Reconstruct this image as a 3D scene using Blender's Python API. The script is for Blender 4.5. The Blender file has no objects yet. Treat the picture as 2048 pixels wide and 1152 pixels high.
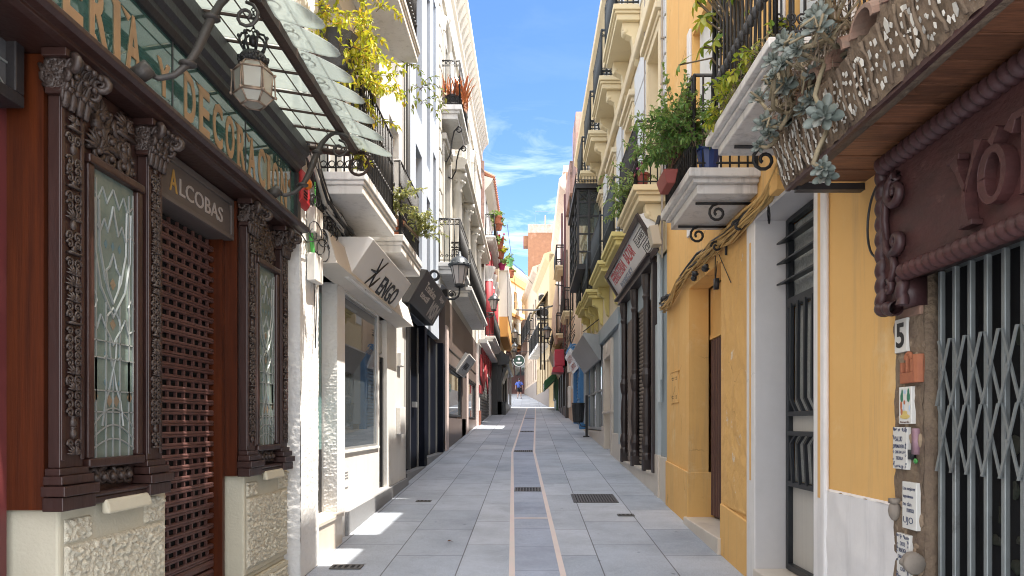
import bpy, math, random
from mathutils import Vector, Matrix, noise
random.seed(7)
S = bpy.context.scene
COL = S.collection
PI = math.pi
# ---------------------------------------------------------------- camera
cd = bpy.data.cameras.new('camera'); cam = bpy.data.objects.new('camera', cd); COL.objects.link(cam)
cam.location = (0, 0, 1.6); cam.rotation_euler = (PI/2, 0, 0)
cd.sensor_width = 36; cd.lens = 24.61; cd.shift_x = -0.0176; cd.shift_y = 0.1328
cd.clip_start = 0.05; cd.clip_end = 1000
S.camera = cam
# ---------------------------------------------------------------- light
SUNV = Vector((1, -0.13, 2.65)).normalized()
ld = bpy.data.lights.new('sun', 'SUN'); ld.energy = 2.3; ld.angle = math.radians(.5); ld.color = (1, .94, .85)
lo = bpy.data.objects.new('sun', ld); COL.objects.link(lo)
lo.rotation_euler = SUNV.to_track_quat('Z', 'Y').to_euler(); lo.location = (10, -2, 40)
W = bpy.data.worlds.new('World'); S.world = W; W.use_nodes = True
nt = W.node_tree; N = nt.nodes; LK = nt.links
bg = N['Background']
sky = N.new('ShaderNodeTexSky'); sky.sky_type = 'NISHITA'; sky.sun_disc = False
sky.sun_elevation = math.asin(SUNV.z); sky.sun_rotation = math.atan2(SUNV.x, SUNV.y)
sky.air_density = 1.0; sky.dust_density = 0.2; sky.ozone_density = 2.5
tc = N.new('ShaderNodeTexCoord')
mp = N.new('ShaderNodeMapping'); mp.inputs['Scale'].default_value = (2.2, 2.2, 9); mp.inputs['Rotation'].default_value = (0.12, 0.06, .3)
LK.new(tc.outputs['Generated'], mp.inputs['Vector'])
n1 = N.new('ShaderNodeTexNoise'); n1.inputs['Scale'].default_value = 2.6; n1.inputs['Detail'].default_value = 9; n1.inputs['Roughness'].default_value = .62; n1.inputs['Distortion'].default_value = .5
LK.new(mp.outputs[0], n1.inputs['Vector'])
cr = N.new('ShaderNodeValToRGB'); cr.color_ramp.elements[0].position = .46; cr.color_ramp.elements[1].position = .74
cr.color_ramp.elements[0].color = (0, 0, 0, 1); cr.color_ramp.elements[1].color = (.42, .42, .42, 1)
LK.new(n1.outputs['Fac'], cr.inputs['Fac'])
sx = N.new('ShaderNodeSeparateXYZ'); LK.new(tc.outputs['Generated'], sx.inputs[0])
mr = N.new('ShaderNodeMapRange'); mr.inputs['From Min'].default_value = .30; mr.inputs['From Max'].default_value = .42; mr.inputs['To Min'].default_value = 1; mr.inputs['To Max'].default_value = 0.03
LK.new(sx.outputs['Z'], mr.inputs['Value'])
mu = N.new('ShaderNodeMath'); mu.operation = 'MULTIPLY'; LK.new(cr.outputs['Color'], mu.inputs[0]); LK.new(mr.outputs[0], mu.inputs[1])
hs = N.new('ShaderNodeHueSaturation'); hs.inputs['Saturation'].default_value = 1.22; hs.inputs['Value'].default_value = .44; hs.inputs['Hue'].default_value = .514
LK.new(sky.outputs[0], hs.inputs['Color'])
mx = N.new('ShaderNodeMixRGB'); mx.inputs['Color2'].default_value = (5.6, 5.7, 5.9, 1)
# unseen broken cloud added overhead and behind the viewer as neutral fill light
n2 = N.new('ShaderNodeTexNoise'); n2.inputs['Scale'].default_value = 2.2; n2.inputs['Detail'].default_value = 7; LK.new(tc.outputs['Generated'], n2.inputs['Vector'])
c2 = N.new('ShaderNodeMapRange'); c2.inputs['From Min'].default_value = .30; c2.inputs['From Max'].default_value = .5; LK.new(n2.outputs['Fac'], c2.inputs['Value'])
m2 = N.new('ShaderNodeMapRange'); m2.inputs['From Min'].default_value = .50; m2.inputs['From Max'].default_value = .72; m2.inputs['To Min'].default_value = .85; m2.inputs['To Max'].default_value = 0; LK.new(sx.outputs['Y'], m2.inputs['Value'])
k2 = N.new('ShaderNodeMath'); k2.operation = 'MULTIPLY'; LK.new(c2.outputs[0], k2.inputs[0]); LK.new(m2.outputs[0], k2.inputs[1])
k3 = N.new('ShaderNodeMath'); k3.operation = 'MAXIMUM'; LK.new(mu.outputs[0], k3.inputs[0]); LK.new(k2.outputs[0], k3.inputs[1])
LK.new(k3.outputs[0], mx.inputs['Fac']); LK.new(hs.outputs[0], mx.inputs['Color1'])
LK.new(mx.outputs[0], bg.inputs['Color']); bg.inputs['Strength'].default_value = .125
vs = S.view_settings; vs.view_transform = 'Standard'; vs.look = 'None'; vs.gamma = 1; vs.use_curve_mapping = False
vs.exposure = 2.6
S.render.engine = 'CYCLES'
try:
    S.cycles.max_bounces = 10; S.cycles.diffuse_bounces = 6; S.cycles.transparent_max_bounces = 12; S.cycles.caustics_reflective = False; S.cycles.caustics_refractive = False; S.cycles.pixel_filter_type = 'BLACKMAN_HARRIS'; S.cycles.filter_width = 1.05
except Exception: pass
# ---------------------------------------------------------------- helpers
def G(y):   # street level, climbing away from the camera
    return .0593*y if y < 45 else 2.67+.0747*(y-45)
class MB:
    def __init__(s): s.v = []; s.f = []
    def add(s, vs, fs):
        o = len(s.v); s.v += [tuple(v) for v in vs]; s.f += [tuple(i+o for i in f) for f in fs]; return s
    def quad(s, a, b, c, d): return s.add([a, b, c, d], [(0, 1, 2, 3)])
    def hexa(s, p): return s.add(p, [(0, 3, 2, 1), (4, 5, 6, 7), (0, 1, 5, 4), (1, 2, 6, 5), (2, 3, 7, 6), (3, 0, 4, 7)])
    def box(s, x0, x1, y0, y1, z0, z1):
        x0, x1 = min(x0, x1), max(x0, x1); y0, y1 = min(y0, y1), max(y0, y1); z0, z1 = min(z0, z1), max(z0, z1)
        return s.hexa([(x0, y0, z0), (x1, y0, z0), (x1, y1, z0), (x0, y1, z0), (x0, y0, z1), (x1, y0, z1), (x1, y1, z1), (x0, y1, z1)])
    def prism(s, poly, axis, t0, t1):
        # poly: 2D points; axis 'y' -> (x,z), 'x' -> (y,z), 'z' -> (x,y)
        def P(a, b, t): return {'y': (a, t, b), 'x': (t, a, b), 'z': (a, b, t)}[axis]
        n = len(poly)
        vs = [P(a, b, t0) for a, b in poly]+[P(a, b, t1) for a, b in poly]
        fs = [tuple(range(n))[::-1], tuple(range(n, 2*n))]+[(i, (i+1) % n, n+(i+1) % n, n+i) for i in range(n)]
        return s.add(vs, fs)
    def slab(s, poly, nrm):   # polygon of 3D points thickened along nrm
        nrm = Vector(nrm); n = len(poly); P = [Vector(p) for p in poly]
        return s.add(P+[p+nrm for p in P], [tuple(range(n))[::-1], tuple(range(n, 2*n))]+[(i, (i+1) % n, n+(i+1) % n, n+i) for i in range(n)])
    def tube(s, pts, r, n=6, cap=True, flat=1.0):
        P = [Vector(p) for p in pts]; m = len(P)
        if m < 2: return s
        R = r if isinstance(r, (list, tuple)) else [r]*m
        o = len(s.v); up = None
        for i in range(m):
            t = (P[min(i+1, m-1)]-P[max(i-1, 0)])
            t = t.normalized() if t.length > 1e-9 else Vector((0, 0, 1))
            if up is None: up = t.orthogonal().normalized()
            a = up-t*up.dot(t); a = a.normalized() if a.length > 1e-6 else t.orthogonal().normalized(); up = a
            b = t.cross(a)
            for k in range(n):
                q = 2*PI*k/n; s.v.append(tuple(P[i]+a*(R[i]*math.cos(q))+b*(R[i]*flat*math.sin(q))))
        for i in range(m-1):
            for k in range(n):
                k2 = (k+1) % n; s.f.append((o+i*n+k, o+i*n+k2, o+(i+1)*n+k2, o+(i+1)*n+k))
        if cap: s.f.append(tuple(o+k for k in range(n))[::-1]); s.f.append(tuple(o+(m-1)*n+k for k in range(n)))
        return s
    def lathe(s, prof, c, n=12, axis='z', a0=0.0):
        o = len(s.v); m = len(prof); c = Vector(c)
        for r, h in prof:
            for k in range(n):
                q = 2*PI*k/n+a0; a, b = r*math.cos(q), r*math.sin(q)
                s.v.append(tuple(c+Vector({'z': (a, b, h), 'x': (h, a, b), 'y': (a, h, b)}[axis])))
        for i in range(m-1):
            for k in range(n):
                k2 = (k+1) % n; s.f.append((o+i*n+k, o+i*n+k2, o+(i+1)*n+k2, o+(i+1)*n+k))
        s.f.append(tuple(o+k for k in range(n))[::-1]); s.f.append(tuple(o+(m-1)*n+k for k in range(n)))
        return s
    def blob(s, c, rx, ry=None, rz=None, n=8, m=5, jit=0):
        ry = ry or rx; rz = rz or rx; c = Vector(c); o = len(s.v)
        s.v.append(tuple(c+Vector((0, 0, -rz))))
        for i in range(1, m):
            t = -PI/2+PI*i/m
            for k in range(n):
                q = 2*PI*k/n; j = 1+random.uniform(-jit, jit)
                s.v.append(tuple(c+Vector((rx*math.cos(t)*math.cos(q)*j, ry*math.cos(t)*math.sin(q)*j, rz*math.sin(t)*j))))
        s.v.append(tuple(c+Vector((0, 0, rz)))); top = len(s.v)-1
        for k in range(n):
            k2 = (k+1) % n; s.f.append((o, o+1+k2, o+1+k)); s.f.append((top, o+1+(m-2)*n+k, o+1+(m-2)*n+k2))
            for i in range(m-2): s.f.append((o+1+i*n+k, o+1+i*n+k2, o+1+(i+1)*n+k2, o+1+(i+1)*n+k))
        return s
    def grid(s, org, u, v, nu, nv, disp=None, nrm=None):
        org, u, v = Vector(org), Vector(u), Vector(v); nn = Vector(nrm) if nrm else u.cross(v).normalized(); o = len(s.v)
        for j in range(nv+1):
            for i in range(nu+1):
                p = org+u*(i/nu)+v*(j/nv); d = disp(i/nu, j/nv, p) if disp else 0
                s.v.append(tuple(p+nn*d))
        for j in range(nv):
            for i in range(nu):
                a = o+j*(nu+1)+i; s.f.append((a, a+1, a+nu+2, a+nu+1))
        return s
    def text(s, txt, org, u, v, w, h, depth=.006, bold=0.0, shear=0, align='L'):
        cu = bpy.data.curves.new('t', 'FONT'); cu.body = txt; cu.extrude = .5; cu.offset = bold; cu.shear = shear; cu.resolution_u = 3
        ob = bpy.data.objects.new('t', cu); COL.objects.link(ob)
        dg = bpy.context.evaluated_depsgraph_get(); dg.update(); me = bpy.data.meshes.new_from_object(ob.evaluated_get(dg))
        V = [x.co.copy() for x in me.vertices]; F = [tuple(p.vertices) for p in me.polygons]
        bpy.data.objects.remove(ob); bpy.data.curves.remove(cu); bpy.data.meshes.remove(me)
        if not V: return s
        x0 = min(p.x for p in V); x1 = max(p.x for p in V); y0 = min(p.y for p in V); y1 = max(p.y for p in V)
        org, u, v = Vector(org), Vector(u).normalized(), Vector(v).normalized(); n = u.cross(v)
        return s.add([org+u*((p.x-x0)/(x1-x0)*w)+v*((p.y-y0)/(y1-y0)*h)+n*((p.z+.5)*depth) for p in V], F)
    def build(s, name, m, parent=None, smooth=False, bevel=0, seg=2):
        off = wloc(parent) if parent else Vector((0, 0, 0))
        me = bpy.data.meshes.new(name)
        me.from_pydata([(x-off.x, y-off.y, z-off.z) for x, y, z in s.v], [], s.f); me.update()
        if smooth:
            for p in me.polygons: p.use_smooth = True
        me.materials.append(m)
        o = bpy.data.objects.new(name, me); COL.objects.link(o)
        if parent: o.parent = parent
        if bevel:
            b = o.modifiers.new('bevel', 'BEVEL'); b.width = bevel; b.segments = seg; b.limit_method = 'ANGLE'
        return o
def wloc(o):
    v = Vector((0, 0, 0))
    while o: v += o.location; o = o.parent
    return v
def tag(o, label, cat, group=None, kind=None):
    if label: o['label'] = label
    if cat: o['category'] = cat
    if group: o['group'] = group
    if kind: o['kind'] = kind
    return o
def thing(name, label, cat, loc=(0, 0, 0), group=None):
    o = bpy.data.objects.new(name, None); COL.objects.link(o); o.location = loc; o.empty_display_size = .2
    return tag(o, label, cat, group)
def dup(root, loc, label, rz=0.0, sc=1.0):
    def rec(o, par):
        c = o.copy(); COL.objects.link(c)
        if par: c.parent = par
        for ch in list(kids.get(o.name, [])): rec(ch, c)
        return c
    kids = {}
    for ob in list(COL.objects):
        if ob.parent: kids.setdefault(ob.parent.name, []).append(ob)
    r = rec(root, None); r.location = loc; r.rotation_euler = (0, 0, rz); r.scale = (sc, sc, sc); r['label'] = label
    return r
# ---- materials
MATS = {}
def mat(name, col, rough=.7, col2=None, ns=3.0, amt=.6, bump=0.0, bs=40.0, metal=0.0, spec=.4, st=(1, 1, 1), col3=None, ns3=.8, lo3=.52, hi3=.7, dist=.01, det=6, island=0, coat=0):
    if name in MATS: return MATS[name]
    m = bpy.data.materials.new(name); m.use_nodes = True; t = m.node_tree; N = t.nodes; L = t.links; b = N['Principled BSDF']
    b.inputs['Roughness'].default_value = rough; b.inputs['Metallic'].default_value = metal; b.inputs['Specular IOR Level'].default_value = spec
    if coat: b.inputs['Coat Weight'].default_value = coat; b.inputs['Coat Roughness'].default_value = .15
    tc = N.new('ShaderNodeTexCoord'); mp = N.new('ShaderNodeMapping'); mp.inputs['Scale'].default_value = st; L.new(tc.outputs['Object'], mp.inputs['Vector'])
    col = tuple(col)+(1,); last = None
    if col2:
        n = N.new('ShaderNodeTexNoise'); n.inputs['Scale'].default_value = ns; n.inputs['Detail'].default_value = det; n.inputs['Roughness'].default_value = .65; L.new(mp.outputs[0], n.inputs['Vector'])
        r = N.new('ShaderNodeMapRange'); r.inputs['From Min'].default_value = .5-.2; r.inputs['From Max'].default_value = .5+.2; r.inputs['To Max'].default_value = amt; L.new(n.outputs['Fac'], r.inputs['Value'])
        x = N.new('ShaderNodeMixRGB'); x.inputs['Color1'].default_value = col; x.inputs['Color2'].default_value = tuple(col2)+(1,); L.new(r.outputs[0], x.inputs['Fac']); last = x.outputs[0]
    if col3:   # patches of wear / dirt
        n = N.new('ShaderNodeTexNoise'); n.inputs['Scale'].default_value = ns3; n.inputs['Detail'].default_value = 9; n.inputs['Roughness'].default_value = .7; L.new(mp.outputs[0], n.inputs['Vector'])
        r = N.new('ShaderNodeMapRange'); r.inputs['From Min'].default_value = lo3; r.inputs['From Max'].default_value = hi3; L.new(n.outputs['Fac'], r.inputs['Value'])
        x = N.new('ShaderNodeMixRGB'); x.inputs['Color2'].default_value = tuple(col3)+(1,); L.new(r.outputs[0], x.inputs['Fac'])
        if last: L.new(last, x.inputs['Color1'])
        else: x.inputs['Color1'].default_value = col
        last = x.outputs[0]
    if island:
        g = N.new('ShaderNodeNewGeometry'); h = N.new('ShaderNodeHueSaturation'); r = N.new('ShaderNodeMapRange'); r.inputs['To Min'].default_value = 1-island; r.inputs['To Max'].default_value = 1+island; L.new(g.outputs['Random Per Island'], r.inputs['Value']); L.new(r.outputs[0], h.inputs['Value'])
        if last: L.new(last, h.inputs['Color'])
        else: h.inputs['Color'].default_value = col
        last = h.outputs[0]
    if last: L.new(last, b.inputs['Base Color'])
    else: b.inputs['Base Color'].default_value = col
    if bump:
        n = N.new('ShaderNodeTexNoise'); n.inputs['Scale'].default_value = bs; n.inputs['Detail'].default_value = 5; L.new(mp.outputs[0], n.inputs['Vector'])
        u = N.new('ShaderNodeBump'); u.inputs['Strength'].default_value = bump; u.inputs['Distance'].default_value = dist; L.new(n.outputs['Fac'], u.inputs['Height']); L.new(u.outputs[0], b.inputs['Normal'])
    MATS[name] = m; return m
def weather(m, dark=.72, amt=.6, crack=.5, cs=1.6, sx=5.0):
    # rain runs (vertical streaks with their own shapes) and hairline cracks added over a plaster colour
    t = m.node_tree; N = t.nodes; L = t.links; b = N['Principled BSDF']; src = b.inputs['Base Color'].links[0].from_socket
    tc = [n for n in N if n.type == 'TEX_COORD'][0]; mp = N.new('ShaderNodeMapping'); mp.inputs['Scale'].default_value = (sx, sx, .32); L.new(tc.outputs['Object'], mp.inputs['Vector'])
    n = N.new('ShaderNodeTexNoise'); n.inputs['Scale'].default_value = 1.6; n.inputs['Detail'].default_value = 8; n.inputs['Roughness'].default_value = .7; L.new(mp.outputs[0], n.inputs['Vector'])
    r = N.new('ShaderNodeMapRange'); r.inputs['From Min'].default_value = .52; r.inputs['From Max'].default_value = .72; r.inputs['To Max'].default_value = amt; L.new(n.outputs['Fac'], r.inputs['Value'])
    h = N.new('ShaderNodeHueSaturation'); h.inputs['Value'].default_value = dark; h.inputs['Saturation'].default_value = .9; L.new(src, h.inputs['Color'])
    x = N.new('ShaderNodeMixRGB'); L.new(r.outputs[0], x.inputs['Fac']); L.new(src, x.inputs['Color1']); L.new(h.outputs[0], x.inputs['Color2'])
    v = N.new('ShaderNodeTexVoronoi'); v.feature = 'DISTANCE_TO_EDGE'; v.inputs['Scale'].default_value = cs
    d = N.new('ShaderNodeTexNoise'); d.inputs['Scale'].default_value = 5; d.inputs['Detail'].default_value = 6; L.new(tc.outputs['Object'], d.inputs['Vector']); dm = N.new('ShaderNodeMixRGB'); dm.inputs['Fac'].default_value = .22; L.new(tc.outputs['Object'], dm.inputs['Color1']); L.new(d.outputs['Color'], dm.inputs['Color2']); L.new(dm.outputs[0], v.inputs['Vector'])
    c = N.new('ShaderNodeMapRange'); c.inputs['From Min'].default_value = .0; c.inputs['From Max'].default_value = .010; c.inputs['To Min'].default_value = 1; c.inputs['To Max'].default_value = 0; L.new(v.outputs['Distance'], c.inputs['Value'])
    k = N.new('ShaderNodeMapRange'); k.inputs['From Min'].default_value = .52; k.inputs['From Max'].default_value = .6; k.inputs['To Max'].default_value = crack; n3 = N.new('ShaderNodeTexNoise'); n3.inputs['Scale'].default_value = 1.3; L.new(tc.outputs['Object'], n3.inputs['Vector']); L.new(n3.outputs['Fac'], k.inputs['Value'])
    q = N.new('ShaderNodeMath'); q.operation = 'MULTIPLY'; L.new(c.outputs[0], q.inputs[0]); L.new(k.outputs[0], q.inputs[1])
    h2 = N.new('ShaderNodeHueSaturation'); h2.inputs['Value'].default_value = .45; L.new(src, h2.inputs['Color']); y = N.new('ShaderNodeMixRGB'); L.new(q.outputs[0], y.inputs['Fac']); L.new(x.outputs[0], y.inputs['Color1']); L.new(h2.outputs[0], y.inputs['Color2']); L.new(y.outputs[0], b.inputs['Base Color']); return m
def glassy(name, col, rough=.04, ior=1.7, col2=None, ns=6, alpha=0, trans=0, bump=0, bs=20):
    m = mat(name, col, rough, col2, ns, .8, bump, bs, spec=.5); b = m.node_tree.nodes['Principled BSDF']; b.inputs['IOR'].default_value = ior
    if alpha or trans:
        t = m.node_tree; N = t.nodes; L = t.links; out = N['Material Output']; sh = b.outputs[0]
        if trans:
            tr = N.new('ShaderNodeBsdfTranslucent'); tr.inputs['Color'].default_value = tuple(min(1, c*1.3) for c in col)+(1,); mxs = N.new('ShaderNodeMixShader'); mxs.inputs[0].default_value = trans; L.new(sh, mxs.inputs[1]); L.new(tr.outputs[0], mxs.inputs[2]); sh = mxs.outputs[0]
        if alpha:
            tp = N.new('ShaderNodeBsdfTransparent'); tp.inputs['Color'].default_value = (.9, .95, .93, 1); mxs = N.new('ShaderNodeMixShader'); mxs.inputs[0].default_value = alpha; L.new(sh, mxs.inputs[1]); L.new(tp.outputs[0], mxs.inputs[2]); sh = mxs.outputs[0]
        L.new(sh, out.inputs[0])
    return m
def leafmat(name, c1, c2, c3=None, rough=.45):
    m = bpy.data.materials.new(name); m.use_nodes = True; t = m.node_tree; N = t.nodes; L = t.links; b = N['Principled BSDF']; b.inputs['Roughness'].default_value = rough
    g = N.new('ShaderNodeNewGeometry'); r = N.new('ShaderNodeValToRGB'); e = r.color_ramp.elements; e[0].color = tuple(c1)+(1,); e[1].color = tuple(c2)+(1,)
    if c3: q = e.new(.85); q.color = tuple(c2)+(1,); e[2].color = tuple(c3)+(1,)
    L.new(g.outputs['Random Per Island'], r.inputs['Fac']); L.new(r.outputs[0], b.inputs['Base Color'])
    tr = N.new('ShaderNodeBsdfTranslucent'); L.new(r.outputs[0], tr.inputs['Color']); x = N.new('ShaderNodeMixShader'); x.inputs[0].default_value = .35
    L.new(b.outputs[0], x.inputs[1]); L.new(tr.outputs[0], x.inputs[2]); L.new(x.outputs[0], N['Material Output'].inputs[0]); return m
# ---- recurring shapes
def facade(mb, sd, X, y0, y1, z0, z1, ops=(), dep=.2):
    ys = sorted({y0, y1, *[max(y0, min(y1, o[k])) for o in ops for k in (0, 1)]}); zs = sorted({z0, z1, *[max(z0, min(z1, o[k])) for o in ops for k in (2, 3)]})
    for a, b in zip(ys, ys[1:]):
        for c, d in zip(zs, zs[1:]):
            ym, zm = (a+b)/2, (c+d)/2
            if any(o[0] < ym < o[1] and o[2] < zm < o[3] for o in ops): continue
            mb.quad((X, a, c), (X, b, c), (X, b, d), (X, a, d))
    Xb = X+sd*dep
    for a, b, c, d in [o[:4] for o in ops]:
        mb.quad((X, a, c), (Xb, a, c), (Xb, a, d), (X, a, d)); mb.quad((X, b, c), (Xb, b, c), (Xb, b, d), (X, b, d))
        mb.quad((X, a, d), (Xb, a, d), (Xb, b, d), (X, b, d)); mb.quad((X, a, c), (Xb, a, c), (Xb, b, c), (X, b, c))
def house(root, m, sd, X, y0, y1, z0, z1, ops=(), dep=.2, width=7, zbody=None):
    mb = MB(); facade(mb, sd, X, y0, y1, z0, z1, ops, dep); Xb = X+sd*dep; Xe = X+sd*width; zb = zbody or z1
    mb.box(Xb, Xe, y0, y1, z0, zb)
    for y in (y0, y1): mb.quad((X, y, z0), (Xb, y, z0), (Xb, y, z1), (X, y, z1))
    mb.quad((X, y0, z1), (Xb, y0, z1), (Xb, y1, z1), (X, y1, z1))
    return mb.build('wall', m, root)
def window(root, sd, X, ya, yb, za, zb, mf, mg, fr=.05, nv=1, nh=0, name='window', th=.05):
    # X = plane of the glass; frame stands proud towards the street
    mb = MB(); Xf = X-sd*th
    mb.box(X, Xf, ya, ya+fr, za, zb); mb.box(X, Xf, yb-fr, yb, za, zb); mb.box(X, Xf, ya+fr, yb-fr, za, za+fr); mb.box(X, Xf, ya+fr, yb-fr, zb-fr, zb)
    for i in range(nv): y = ya+(yb-ya)*(i+1)/(nv+1); mb.box(X, Xf+sd*.01, y-fr*.4, y+fr*.4, za+fr, zb-fr)
    for i in range(nh): z = za+(zb-za)*(i+1)/(nh+1); mb.box(X, Xf+sd*.015, ya+fr, yb-fr, z-fr*.35, z+fr*.35)
    w = mb.build(name, mf, root)
    p = MB(); p.box(X-sd*.02, X-sd*.012, ya+fr*.5, yb-fr*.5, za+fr*.5, zb-fr*.5); p.build('pane', mg, w)
    return w
def spiral(c, u, v, r0, r1, turns, a0=0, n=14, sg=1):
    c, u, v = Vector(c), Vector(u), Vector(v); P = []
    for i in range(n+1):
        t = i/n; r = r0+(r1-r0)*t; a = a0+sg*2*PI*turns*t; P.append(c+u*(r*math.cos(a))+v*(r*math.sin(a)))
    return P
def railpath(mb, path, z0, z1, pitch, style=0, r=.008, n=5):
    # railing along a plan path: rails, balusters with collars, rings near the foot
    mb.tube([(x, y, z1) for x, y in path], r*2.0, 6, flat=.7)
    for zz in ((z0+.05), ) + ((z1-.12,) if style in (1, 3) else ()): mb.tube([(x, y, zz) for x, y in path], r*1.2, 4)
    for (xa, ya), (xb, yb) in zip(path, path[1:]):
        L = math.hypot(xb-xa, yb-ya); k = max(2, round(L/pitch)); d = Vector(((xb-xa)/L, (yb-ya)/L, 0))
        for i in range(k+1):
            x = xa+(xb-xa)*i/k; y = ya+(yb-ya)*i/k; rr = r*1.7 if i in (0, k) else r
            mb.tube([(x, y, z0), (x, y, z1)], rr, n)
            if style in (0, 1): mb.blob((x, y, z0+(z1-z0)*.3), r*2.4, r*2.4, r*3, 6, 4); mb.blob((x, y, z0+(z1-z0)*.68), r*2.0, r*2.0, r*3.4, 6, 4)
            if style == 2: mb.blob((x, y, z0+(z1-z0)*.33), r*2.8, r*2.8, r*5, 6, 4)
            if i < k:
                xm, ym = xa+(xb-xa)*(i+.5)/k, ya+(yb-ya)*(i+.5)/k; q = min(pitch*.36, .045)
                if style in (0, 1): mb.tube(spiral((xm, ym, z0+.05+q+.004), d, (0, 0, 1), q, q, 1, 0, 8), r*.6, 4, False)
                if style in (1, 3): mb.tube(spiral((xm, ym, z1-.06), d, (0, 0, 1), q, q*.9, 1, 0, 8), r*.55, 4, False)
                if style == 3: mb.tube(spiral((xm, ym, z0+.14), d, (0, 0, 1), q, q*.3, 1.3, 0, 9), r*.6, 4, False)
    return mb
def balcony(root, sd, Xw, Xf, y0, y1, zb, zt, ms, mr, rail=.85, pitch=.085, style=0, r=.008, step=.05, mbk=None, label=None, ends=(1, 1)):
    # moulded slab from the wall to Xf (top edge); soffit smaller by the steps
    mb = MB(); h = zt-zb; Xw2 = Xw+sd*.0
    for k, (a, b) in enumerate(((0, .42), (.42, .62), (.62, 1))):
        e = step*(2-k); mb.box(Xw2, Xf+sd*e, y0+e, y1-e, zb+h*a, zb+h*b)
    s = mb.build('balcony', ms, root, bevel=.008)
    q = .05; R = MB(); railpath(R, [(Xw-sd*.02, y0+q), (Xf+sd*q, y0+q), (Xf+sd*q, y1-q), (Xw-sd*.02, y1-q)], zt+.002, zt+rail, pitch, style, r)
    R.build('railing', mr, s, smooth=True)
    if mbk:
        for y in (y0+.22*(y1-y0), y0+.78*(y1-y0)):
            B = MB(); d = abs(Xw-Xf)*.8; ux = (-sd, 0, 0)
            B.tube([(Xw, y, zb-.02), (Xw-sd*d, y, zb-.02)], .012, 5); B.tube([(Xw-sd*.012, y, zb-.02), (Xw-sd*.012, y, zb-d*.62)], .012, 5)
            B.tube(spiral((Xw-sd*d*.6, y, zb-d*.22), ux, (0, 0, 1), d*.17, d*.04, 1.4, PI/2, 16, -1), .012, 5); B.tube(spiral((Xw-sd*d*.22, y, zb-d*.45), ux, (0, 0, 1), d*.12, d*.03, 1.3, 0, 14, 1), .011, 5)
            B.build('bracket', mbk, s, smooth=True)
    return s
def leaf(mb, p, d, up, L, w, fold=.25):
    d = Vector(d).normalized(); sdv = d.cross(Vector(up)); sdv = sdv.normalized() if sdv.length > 1e-5 else d.orthogonal().normalized(); nn = sdv.cross(d); p = Vector(p)
    a = p+d*(L*.35)+sdv*(w*.5)+nn*(w*fold); b = p+d*(L*.35)-sdv*(w*.5)+nn*(w*fold); c = p+d*(L*.78)+sdv*(w*.32)+nn*(w*fold*.4-L*.05); e = p+d*(L*.78)-sdv*(w*.32)+nn*(w*fold*.4-L*.05); m1 = p+d*(L*.35); m2 = p+d*(L*.78)-nn*(L*.05); t = p+d*L-nn*(L*.16)
    mb.add([p, a, m1, b, c, m2, e, t], [(0, 2, 1), (0, 3, 2), (1, 2, 5, 4), (2, 3, 6, 5), (4, 5, 7), (5, 6, 7)])
def rv(): 
    while True:
        v = Vector((random.uniform(-1, 1), random.uniform(-1, 1), random.uniform(-1, 1)))
        if .05 < v.length < 1: return v
def sprays(root, m, mstem, starts, n, L, droop, lw, ll, per=3, spread=.3, name='foliage'):
    # stems that start near the given points, leaves along them
    F = MB(); T = MB()
    for i in range(n):
        p = Vector(random.choice(starts))+rv()*.03; d = rv(); d = Vector((d.x, d.y, d.z*.4+.5)).normalized(); pts = [p.copy()]; le = L*random.uniform(.5, 1)
        k = 7
        for j in range(k):
            p = p+d*(le/k); d = (d+Vector((0, 0, -droop))+rv()*spread).normalized(); pts.append(p.copy())
            for q in range(per):
                ld = (rv()+d*.6+Vector((0, 0, -.15))).normalized(); leaf(F, p+rv()*.012, ld, (0, 0, 1), ll*random.uniform(.6, 1.15), lw*random.uniform(.7, 1.1))
        T.tube(pts, [.004*(1-.7*j/k) for j in range(k+1)], 4)
    s = T.build('stem', mstem, root); F.build(name, m, root); return s
# common materials
IRON = mat('black iron', (.022, .022, .024), .5, (.05, .045, .04), 20, .5, .3, 80, metal=.3)
GLASS = glassy('dark window glass', (.045, .055, .06), .03, 1.9)
WHITEP = mat('white plaster', (.68, .67, .65), .85, (.57, .56, .535), 2.2, .5, .25, 22, col3=(.5, .47, .42), ns3=1.4, lo3=.6, hi3=.82)
weather(WHITEP, .74, .6, .4)
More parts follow.
